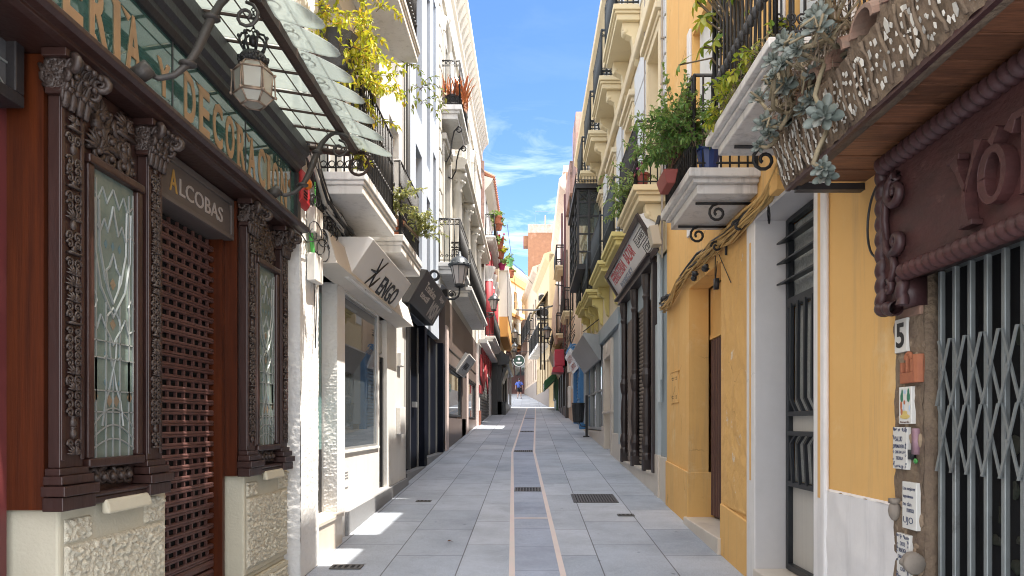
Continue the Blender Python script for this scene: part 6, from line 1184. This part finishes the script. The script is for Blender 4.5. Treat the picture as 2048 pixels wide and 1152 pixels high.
m = MB(); m.tube([(.6, 82.3, 24.8), (.6, 82.3, 26.6), (3.9, 82.3, 26.6), (3.9, 82.3, 24.8)], .05, 5); m.build('roof_frame', mat('blue painted pipe', (.14, .22, .36), .5), t)
m = MB(); m.tube([(1.8, 82.6, 24.8), (1.8, 82.6, 26.2)], .09, 6); m.build('antenna', MATS['tan board'], t)
# ================================================================ street furniture
def wall_lamp():
    t = thing('street_lamp', '', 'street lamp', (0, 0, 0), 'wall street lamps with iron brackets')
    m = MB(); m.lathe([(.20, .40), (.245, .40), (.25, .42), (.225, .46), (.20, .52), (.14, .585), (.075, .62), (.05, .63), (.055, .66), (.035, .67), (.04, .72), (.012, .74)], (0, 0, 0), 12)
    for k in range(12): a = k*PI/6; m.blob((.225*math.cos(a), .225*math.sin(a), .445), .03, n=6, m=4)
    m.build('hood', mat('dark grey lamp metal', (.045, .05, .055), .4, (.075, .08, .085), 9, .6, metal=.4), t, smooth=True)
    m = MB(); m.lathe([(.105, 0), (.19, .40)], (0, 0, 0), 8); m.build('glass', glassy('milky lamp glass', (.40, .36, .34), .3, 1.45), t)
    m = MB()
    for k in range(8): a = k*PI/4; m.tube([(.108*math.cos(a), .108*math.sin(a), 0), (.194*math.cos(a), .194*math.sin(a), .4)], .009, 4)
    m.lathe([(.06, -.06), (.12, -.03), (.125, .01), (.1, .02)], (0, 0, 0), 10); m.build('cage', IRON, t)
    m = MB(); P = [(0, 0, -.05), (0, 0, -.16), (-.03, 0, -.25), (-.12, 0, -.31), (-.24, 0, -.31), (-.36, 0, -.25), (-.46, 0, -.17), (-.62, 0, -.1)]; m.tube(P, [.022, .02, .024, .026, .026, .024, .022, .022], 7); m.tube(spiral((-.17, 0, -.2), (1, 0, 0), (0, 0, 1), .085, .02, 1.4, -.6, 16, 1), .014, 5); m.blob((-.17, 0, -.2), .045, .03, .045); m.box(-.66, -.62, -.06, .06, -.3, .1); m.tube([(-.62, 0, -.28), (-.45, 0, -.27), (-.3, 0, -.31)], .013, 5); m.build('bracket', IRON, t, smooth=True)
    return t
LP = wall_lamp(); lamps = [(-1.39, 13.8, 4.34, 'nearest wall lamp, by the floodlight above the black shop', .9, 0), (-1.40, 27.0, 6.0, 'wall lamp in front of the red columned house', .9, 0), (-.96, 43.4, 6.9, 'highest of the three far wall lamps past the glazed gallery', .9, 0), (-.98, 44.7, 6.2, 'middle of the three far wall lamps past the glazed gallery', .86, 0), (-.98, 42.4, 5.6, 'lowest of the three far wall lamps past the glazed gallery', .86, 0), (.98, 40.0, 6.5, 'wall lamp on the right side over the tan sign', 1.1, PI)]
for i, (x, y, z, lb, sc, rz) in enumerate(lamps):
    if i == 0: LP.location = (x, y, z); LP['label'] = lb; LP.scale = (sc, sc, sc)
    else: dup(LP, (x, y, z), lb, rz, sc)
t = thing('cable_post', 'iron cable post frame stretched across the far street', 'post', (.9, 38, 6)); m = MB(); m.tube([(-.9, 46, 9.1), (.3, 44, 8.75), (1.2, 38, 8.0), (1.6, 38, 8.05)], .05, 5); m.tube([(.62, 40, 4.7), (.62, 40, 8.3)], .05, 5); m.tube([(.82, 40, 4.7), (.82, 40, 8.3)], .05, 5)
for z in (5.2, 6.6, 7.6): m.tube([(.62, 40, z), (.82, 40, z), (1.6, 40, z)], .03, 4)
m.build('pole', IRON, t)
# litter bin
t = thing('litter_bin', 'black litter bin on a post beside the blue shutter', 'bin', (1.55, 20.6, G(20.6)))
g0 = G(20.6); m = MB(); m.lathe([(.135, g0+.42), (.15, g0+.45), (.185, g0+.95), (.195, g0+.96), (.195, g0+1.0), (.17, g0+1.0), (.15, g0+.5)], (1.42, 20.6, 0), 16); bn = m.build('bucket', mat('black plastic', (.022, .024, .027), .45, (.035, .037, .04), 8, .6), t, smooth=False)
m = MB()
for k in range(16): a = k*PI/8; m.tube([(1.42+.152*math.cos(a), 20.6+.152*math.sin(a), g0+.47), (1.42+.187*math.cos(a), 20.6+.187*math.sin(a), g0+.93)], .008, 4)
m.build('rib', MATS['black plastic'], bn)
m = MB(); m.box(1.63, 1.70, 20.56, 20.64, g0-.05, g0+1.22); m.box(1.56, 1.74, 20.5, 20.7, g0-.05, g0+.03); m.tube([(1.63, 20.6, g0+.3), (1.5, 20.6, g0+.32), (1.45, 20.6, g0+.42)], .015, 5); m.build('post', IRON, t)
# ================================================================ person, walking away
pz = G(60)
t = thing('person', 'person in a blue T-shirt and black shorts with a cross strap walking away uphill', 'person', (-.92, 60, pz))
SKIN = mat('skin', (.42, .25, .18), .6, (.36, .20, .14), 8, .5)
J = [(0, 0, .92, .12), (0, 0, 1.1, .135), (0, 0, 1.32, .15), (0, 0, 1.42, .085), (0, 0, 1.50, .055), (0, .01, 1.58, .075), (0, .01, 1.66, .085), (0, .005, 1.72, .06),
     (.18, 0, 1.38, .06), (.27, -.02, 1.15, .048), (.30, .04, .92, .036), (.31, .06, .83, .035), (.31, .07, .76, .022), (-.18, 0, 1.38, .06), (-.28, 0, 1.15, .048), (-.32, .05, .92, .036), (-.33, .07, .83, .035), (-.33, .08, .76, .022),
     (.10, 0, .86, .10), (.13, .10, .48, .062), (.15, .02, .10, .042), (.17, .12, .04, .035), (-.10, 0, .86, .10), (-.10, -.03, .48, .062), (-.12, -.14, .12, .042), (-.13, -.05, .04, .035)]
E = [(0, 1), (1, 2), (2, 3), (3, 4), (4, 5), (5, 6), (6, 7), (2, 8), (8, 9), (9, 10), (10, 11), (11, 12), (2, 13), (13, 14), (14, 15), (15, 16), (16, 17), (0, 18), (18, 19), (19, 20), (20, 21), (0, 22), (22, 23), (23, 24), (24, 25)]
me = bpy.data.meshes.new('body'); me.from_pydata([j[:3] for j in J], E, []); me.materials.append(SKIN); bo = bpy.data.objects.new('body', me); COL.objects.link(bo); bo.parent = t
sk = bo.modifiers.new('skin', 'SKIN')
if me.skin_vertices:
    for i, j in enumerate(J): me.skin_vertices[0].data[i].radius = (j[3], j[3]*.85)
    me.skin_vertices[0].data[0].use_root = True
ss = bo.modifiers.new('sub', 'SUBSURF'); ss.levels = 2; ss.render_levels = 2
def cloth(nm, c, f):
    m = MB(); f(m); off = Vector((-.92, 60, pz)); m.v = [tuple(Vector(p)+off) for p in m.v]; return m.build(nm, c, t, smooth=True)
cloth('t_shirt', mat('blue cotton', (.08, .13, .42), .85, (.06, .10, .34), 6, .6), lambda m: (m.tube([(0, 0, .93), (0, 0, 1.1), (0, 0, 1.3), (0, 0, 1.41), (0, 0, 1.45)], [.205, .205, .225, .19, .09], 14, flat=.72), m.tube([(.15, 0, 1.39), (.25, -.01, 1.24), (.285, -.01, 1.14)], [.09, .085, .08], 9), m.tube([(-.15, 0, 1.39), (-.25, 0, 1.24), (-.29, 0, 1.14)], [.09, .085, .08], 9)))
cloth('shorts', mat('black cloth', (.015, .015, .017), .85), lambda m: (m.tube([(0, 0, .98), (0, 0, .84)], [.19, .2], 12, flat=.75), m.tube([(.1, 0, .88), (.125, .07, .58)], [.115, .115], 10), m.tube([(-.1, 0, .88), (-.105, -.02, .58)], [.115, .115], 10)))
cloth('hair', mat('dark hair', (.02, .014, .01), .7), lambda m: m.blob((0, -.005, 1.67), .10, .105, .11, 12, 8))
cloth('strap', MATS['black cloth'], lambda m: m.tube([(-.14, -.155, 1.42), (0, -.175, 1.22), (.17, -.15, 1.0)], .018, 5))
for sg, c in ((1, (.17, .08, .03)), (-1, (-.13, -.09, .03))): cloth('shoe', MATS['black cloth'], lambda m: m.blob(c, .055, .13, .045, 8, 6))
# ================================================================ plants
LY = leafmat('yellow green vine leaf', (.26, .32, .02), (.50, .44, .03), (.44, .25, .04)); LG = leafmat('green leaf', (.07, .17, .04), (.20, .31, .07)); LGP = leafmat('pale green leaf', (.14, .24, .06), (.32, .38, .12)); LSCH = leafmat('variegated leaf', (.10, .20, .02), (.45, .42, .04)); LRED = leafmat('rust red leaf', (.30, .07, .03), (.5, .2, .06)); STEM = mat('brown stem', (.12, .085, .05), .8)
def pot(t, c, r, h, m_, square=False):
    m = MB()
    if square: m.prism([(c[0]-r*.8, c[1]-r*.8), (c[0]+r*.8, c[1]-r*.8), (c[0]+r*.8, c[1]+r*.8), (c[0]-r*.8, c[1]+r*.8)], 'z', c[2], c[2]+h*.85); m.box(c[0]-r, c[0]+r, c[1]-r, c[1]+r, c[2]+h*.85, c[2]+h)
    else: m.lathe([(r*.7, 0), (r*.95, h*.82), (r*1.08, h*.82), (r*1.1, h), (r*.9, h), (r*.85, h*.9)], c, 14)
    m.build('pot', m_, t)
TC = mat('terracotta pot', (.36, .12, .065), .8, (.3, .1, .05), 5, .5); TCR = mat('red brown planter', (.24, .055, .045), .6)
def vine():
    t = thing('climbing_vine', 'sunlit yellow green vine tumbling from the balcony behind the glass canopy', 'vine', (-1.5, 6.2, 5)); R = random.Random(4)
    st = [(R.uniform(-1.85, -1.42), R.uniform(5.9, 6.6), R.uniform(4.55, 5.9)) for i in range(70)]+[(R.uniform(-1.55, -1.4), R.uniform(5.8, 6.5), R.uniform(4.35, 4.8)) for i in range(22)]
    sprays(t, LY, STEM, st, 105, .42, .26, .026, .068, 4, .4)
    m = MB(); m.box(-1.95, -1.55, 5.9, 6.4, 4.62, 4.70); m.lathe([(.13, 0), (.17, .3), (.15, .3)], (-1.68, 6.15, 4.70), 10); m.build('planter', IRON, t)
vine()
t = thing('trailing_vine', 'thin vine spray hanging off the wall below the upper left balcony', 'vine', (-1.5, 9, 5.9)); sprays(t, leafmat('olive leaf', (.10, .16, .03), (.25, .24, .05)), STEM, [(-1.45, 8.9, 6.15), (-1.4, 9.0, 5.9), (-1.38, 9.0, 5.7)], 9, .5, .35, .03, .08, 2, .2)
t = thing('canopy_tendril', 'small yellow vine sprigs on the end of the glass canopy rail', 'vine', (-1.4, 5.6, 3.8)); sprays(t, LY, STEM, [(-1.40, 5.6, 3.84), (-1.38, 5.68, 3.75), (-1.36, 5.72, 3.66)], 10, .12, .2, .015, .04, 2, .5)
t = thing('balcony_shrub', 'woody shrub with olive leaves on the second white balcony', 'plant', (-1.5, 8.0, 3.8)); sprays(t, leafmat('olive green leaf', (.12, .15, .05), (.34, .33, .10)), STEM, [(-1.50, 7.9, 4.0), (-1.46, 7.8, 4.1), (-1.34, 8.5, 4.05), (-1.35, 8.7, 4.0), (-1.33, 8.8, 3.95)], 55, .32, .12, .025, .05, 4, .35); pot(t, (-1.6, 8.25, 3.80), .12, .18, TC); m = MB(); m.tube([(-1.6, 8.2, 3.95), (-1.55, 8.0, 4.0), (-1.38, 8.6, 3.9)], .018, 5); m.build('branch', STEM, t)
t = thing('potted_plant', 'rust red spiky plant on the third floor mansion balcony', 'plant', (-1.75, 15.8, 8.72)); m = MB(); R = random.Random(8)
for i in range(150): b_ = Vector((R.uniform(-1.95, -1.45), R.uniform(15.6, 16.6), 8.95)); d = Vector((R.uniform(-.5, .5), R.uniform(-.5, .5), 1)); leaf(m, b_, d, (0, 0, 1), R.uniform(.3, .6), .045, .1)
m.build('foliage', LRED, t); pot(t, (-1.75, 15.85, 8.71), .16, .28, IRON)
for i, (y, z, c, lb) in enumerate(((29.0, 10.15, 0, 'leafy pot hanging on the high left balcony rail, nearest'), (30.0, 10.15, 0, 'bushy pot on the high left balcony rail, second from the wall'), (31.0, 9.6, 1, 'flowering pot in the middle of the high left balcony'), (32.2, 9.45, 2, 'pot of pale green leaves low on the high left balcony'), (33.4, 9.2, 3, 'magenta pot at the far end of the high left balcony'))):
    t = thing('flower_pot', lb, 'plant', (-1.34, y, z), 'flower pots on the high left balcony'); pot(t, (-1.34, y, z-.25), .17, .3, TC if c < 3 else mat('magenta pot', (.45, .03, .14), .5)); sprays(t, LGP if c != 2 else LY, STEM, [(-1.34, y, z+.05), (-1.34, y+.1, z+.05)], 26, .38, .12, .07, .12, 3, .4)
    if c == 1:
        m = MB()
        for k in range(12): m.blob((-1.3+random.uniform(-.2, .2), y+random.uniform(-.2, .2), z+random.uniform(.1, .45)), .045, n=6, m=4)
        m.build('blossom', mat('red blossom', (.5, .03, .04), .6), t)
for i, (x, y, z, lb) in enumerate(((-1.05, 36.0, 10.0, 'green pot on the glazed gallery cornice'), (-1.05, 37.6, 9.75, 'terracotta pot with leaves on the glazed gallery cornice'))):
    t = thing('flower_pot', lb, 'plant', (x, y, z), 'flower pots on the gallery cornice'); pot(t, (x, y, z-.3), .2, .4, mat('green pot', (.12, .36, .16), .5) if i == 0 else TC); sprays(t, LGP, STEM, [(x, y, z+.1)], 14, .35, .15, .07, .12, 3, .4)
# right balconies
t = thing('umbrella_plant', 'variegated yellow green umbrella plant leaning through the near balcony railing', 'plant', (1.35, 4.5, 3.7)); R = random.Random(2); m = MB(); s_ = MB()
for i in range(46):
    c = Vector((R.uniform(1.02, 1.42), R.uniform(4.0, 5.0), R.uniform(4.12, 4.95))); s_.tube([(1.4, R.uniform(4.3, 4.7), 3.75), tuple((c+Vector((1.4, 4.5, 4.0)))/2), tuple(c)], .006, 4)
    ax = (rv()*.6+Vector((-.5, 0, .7))).normalized(); e1 = ax.orthogonal().normalized(); e2 = ax.cross(e1); n = R.choice((6, 7, 8))
    for k in range(n): a = 2*PI*k/n; leaf(m, c, e1*math.cos(a)+e2*math.sin(a)+ax*-.25, ax, R.uniform(.08, .125), .038, .12)
s_.build('stem', STEM, t); m.build('foliage', LSCH, t); pot(t, (1.42, 4.5, 3.555), .11, .2, TCR)
t = thing('trailing_plant', 'yellow leaved creeper growing along the foot of the near balcony railing', 'plant', (1.25, 4.2, 3.7)); sprays(t, LSCH, STEM, [(1.24, 3.6+i*.08, 3.60) for i in range(14)], 34, .16, .15, .03, .055, 2, .5); m = MB()
for i in range(360): p = Vector((1.22+random.uniform(-.03, .05), random.uniform(3.54, 4.8), 3.56+random.uniform(-.02, .05))); leaf(m, p, rv()+Vector((-.3, 0, .1)), (0, 0, 1), .035, .009, .1)
m.build('moss', leafmat('dry moss', (.16, .13, .07), (.28, .24, .14)), t)
t = thing('fern_plant', 'big feathery green plant spilling over the far yellow house balcony', 'plant', (1.3, 5.8, 3.7)); sprays(t, LG, STEM, [(1.30, 5.4+i*.05, 3.75+.02*i) for i in range(10)]+[(1.22, 5.5+i*.08, 3.95) for i in range(10)], 85, .46, .13, .024, .048, 5, .4); sprays(t, LGP, STEM, [(1.18, 5.6+i*.1, 4.0) for i in range(9)], 62, .46, .09, .022, .046, 5, .4, 'pale_foliage')
m = MB(); R = random.Random(6)
for i in range(22): m.tube([(1.3, R.uniform(5.5, 6.5), R.uniform(3.9, 4.4)), (1.28+R.uniform(-.05, .05), R.uniform(5.5, 6.6), R.uniform(3.8, 4.3)), (1.3, R.uniform(5.5, 6.6), R.uniform(3.8, 4.5))], .006, 4)
m.build('dry_twig', mat('red brown twig', (.16, .085, .06), .8), t)
t = thing('planter', 'dark red plastic planter hooked on the front of the far yellow house balcony', 'planter', (1.15, 5.92, 3.57)); m = MB(); m.hexa([(1.13, 5.78, 3.59), (1.20, 5.78, 3.59), (1.20, 6.08, 3.59), (1.13, 6.08, 3.59), (1.10, 5.75, 3.70), (1.22, 5.75, 3.70), (1.22, 6.11, 3.70), (1.10, 6.11, 3.70)]); m.build('trough', TCR, t, bevel=.008)
t = thing('blue_pot', 'dark blue pot standing on the far yellow house balcony', 'pot', (1.42, 5.6, 3.66)); pot(t, (1.42, 5.56, 3.605), .1, .19, mat('blue glaze', (.02, .04, .14), .3))
t = thing('potted_plant', 'straggling green potted plants on the cream bazaar balcony', 'plant', (1.45, 9.6, 4.8)); sprays(t, LGP, STEM, [(1.42, 9.4+i*.15, 4.85) for i in range(11)]+[(1.34, 10.8, 4.8), (1.34, 10.7, 5.2)], 42, .42, .15, .035, .07, 3, .4); pot(t, (1.5, 9.4, 4.77), .1, .18, TCR); m = MB()
for i in range(26): m.blob((1.48+random.uniform(-.1, .1), 9.3+random.uniform(-.05, .4), 4.95+random.uniform(-.05, .2)), .022, n=5, m=4)
m.build('blossom', mat('purple blossom', (.16, .02, .10), .6), t)
# ---- succulents on the canopy edge
SUCC = leafmat('grey green succulent', (.15, .18, .155), (.27, .30, .265), (.34, .32, .28), .5); SST = mat('succulent stem', (.26, .215, .13), .8, (.18, .14, .09), 12, .8)
def rosette(mb, c, ax, r, n=18):
    c = Vector(c); ax = Vector(ax).normalized(); e1 = ax.orthogonal().normalized(); e2 = ax.cross(e1); R = random
    for i in range(n):
        q = i/n; a = i*2.39996; el = .15+.95*(1-q)**.9; L = r*(1.05-.55*(1-q)) if False else r*(.42+.6*q); d = (e1*math.cos(a)+e2*math.sin(a))*math.cos(el-.2*q)+ax*math.sin(el)*(1-.4*q); d.normalize(); sd = d.cross(ax); sd = sd.normalized() if sd.length > 1e-4 else e1; up = sd.cross(d); w = L*.26; P = []
        for t_, wd, lf in ((0, .28, 0), (.35, .72, -.03), (.65, 1.0, .0), (.88, .7, .06), (1.0, .06, .10)):
            o = c+d*(L*t_)+up*(L*lf); P.append([o+sd*(w*wd)+up*(w*.35*wd), o-up*(w*.12), o-sd*(w*wd)+up*(w*.35*wd), o+up*(w*.30*(1-t_))])
        vs = [p for row in P for p in row]; fs = []
        for j in range(4):
            for k in range(4): k2 = (k+1) % 4; fs.append((j*4+k, j*4+k2, (j+1)*4+k2, (j+1)*4+k))
        fs.append((16, 17, 18, 19)); mb.add(vs, fs)
R = random.Random(31)
clumps = [('large succulent clump with pale rosettes spreading over the canopy corner', [(R.uniform(1.14, 1.40), R.uniform(3.22, 3.70), R.uniform(3.08, 3.46)) for i in range(25)], (1.38, 3.5, 3.2)), ('succulents trailing over the nearer roof tiles of the canopy', [(R.uniform(1.18, 1.42), R.uniform(2.86, 3.28), R.uniform(3.20, 3.54)) for i in range(13)], (1.42, 3.05, 3.3)), ('single blue grey succulent rosette hanging on a long stem below the tiles', [(1.275, 3.04, 2.94)], (1.33, 3.1, 3.22)), ('drooping succulent rosette hanging lowest at the mosaic edge', [(1.28, 3.06, 2.72), (1.31, 3.1, 2.70)], (1.30, 3.06, 2.88)), ('small grey succulent at the far end of the tile row', [(1.24, 3.78, 3.1), (1.27, 3.72, 3.14)], (1.34, 3.72, 3.15))]
for lb, cs, root in clumps:
    t = thing('succulent', lb, 'succulent', root, 'succulents on the tavern canopy'); s_ = MB()
    for i, c in enumerate(cs):
        m = MB(); ax = Vector((-.8, -.7, .35))+rv()*.5 if len(cs) > 2 else Vector((-.5, -.7, -.1)); rosette(m, c, ax, R.uniform(.052, .085) if len(cs) > 1 else .10, 15); m.build('rosette', SUCC, t, smooth=True)
        a = Vector(root)+rv()*(.1 if len(cs) > 2 else .02); b_ = Vector(c); mid = (a+b_)/2+Vector((-.03, 0, -.05))+rv()*.03; s_.tube([a, (a+mid)/2+Vector((-.01, 0, -.015)), mid, (mid+b_)/2, b_], [.010, .011, .011, .010, .009], 6)
    if len(cs) > 10:
        tg = MB()
        for i in range(420): a = Vector(R.choice(cs))*.6+Vector(root)*.4+rv()*.09; leaf(tg, a, rv()+Vector((-.2, 0, -.5)), (0, 0, 1), R.uniform(.03, .07), .009, .2)
        tg.build('dry_tangle', leafmat('dry brown tangle', (.10, .075, .05), (.26, .20, .14)), t)['kind'] = 'stuff'
        for i in range(30): a = Vector(R.choice(cs))+rv()*.05; s_.tube([a, a+rv()*.06, a+rv()*.1+Vector((0, 0, -.06))], .006, 5)
    s_.build('stem', SST, t, smooth=True)
# ================================================================ small extras
t = thing('dry_leaf', 'single dry leaf lying on the paving left of the channel', 'leaf', (-1.0, 8, G(8))); m = MB(); leaf(m, (-.83, 7.0, G(7.0)+.012), (1, .4, .02), (0, 0, 1), .06, .035, .3); m.build('blade', mat('dry leaf', (.16, .07, .03), .8), t)
t = thing('overhead_cable', 'thin dark cables slung across the far street against the sky', 'cables', (0, 60, 14)); m = MB(); m.tube([(-1.5, 44, 12), (-.6, 52, 13.0), (.2, 60, 13.6)], .02, 4); m.tube([(-1.3, 40, 13.0), (-.9, 58, 10.5)], .02, 4); m.build('cable', CAB, t)

ACW = mat('off white appliance', (.58, .57, .54), .5)
for y, z, lb in ((46.6, 8.6, 'white air conditioner on the cream house at the bend, lowest'), (48.6, 9.9, 'white air conditioner high on the cream house at the bend'), (50.6, 9.2, 'white air conditioner farthest along the cream house')):
    xx = 1.25-.0648*(y-45.2); t = thing('air_conditioner', lb, 'air conditioner', (xx, y, z), 'air conditioners on the cream house'); m = MB(); m.box(xx-.42, xx-.06, y-.45, y+.45, z, z+.7); m.build('case', ACW, t, bevel=.03); m = MB(); m.lathe([(.26, 0), (.26, .02), (.05, .03)], (xx-.2, y-.47, z+.35), 14, 'y'); m.lathe([(.26, 0), (.26, -.02), (.05, -.03)], (xx-.42, y, z+.35), 14, 'x'); m.build('fan_grille', IRON, t); m = MB(); m.box(xx-.4, xx+.02, y-.4, y-.35, z-.06, z-.002); m.box(xx-.4, xx+.02, y+.35, y+.4, z-.06, z-.002); m.build('bracket', IRON, t)
t = thing('folded_awning', 'pale folded cloth awning hanging beside the red sign box', 'awning', (1.3, 33, 5)); m = MB(); m.tube([(1.28, 33.4, 8.2), (1.24, 33.4, 7.2), (1.22, 33.4, 6.2), (1.26, 33.4, 5.4)], [.05, .16, .2, .08], 9); m.build('cloth', mat('sun bleached cloth', (.60, .46, .36), .9, (.5, .37, .28), 4, .7), t, smooth=True); m = MB(); m.tube([(1.6, 33.4, 8.2), (1.2, 33.4, 8.25)], .03, 5); m.build('arm', IRON, t)
t = thing('wall_cables', 'thin cables and pipes running along the upper pink and salmon fronts', 'cables', (1.6, 35, 6)); m = MB(); R = random.Random(3)
for i in range(6): z = R.uniform(4.7, 5.5); m.tube([(1.56, 24.5+j*2.7, z+.12*math.sin(j*1.7+i)+(.03 if j % 2 else 0)) for j in range(8)], R.uniform(.012, .025), 4)
for y in (26.9, 29.3, 32.2, 35.2, 37.9): m.tube([(1.55, y, 4.6), (1.55, y+.05, R.uniform(7, 11))], .03, 5)
m.build('cable', CAB, t)
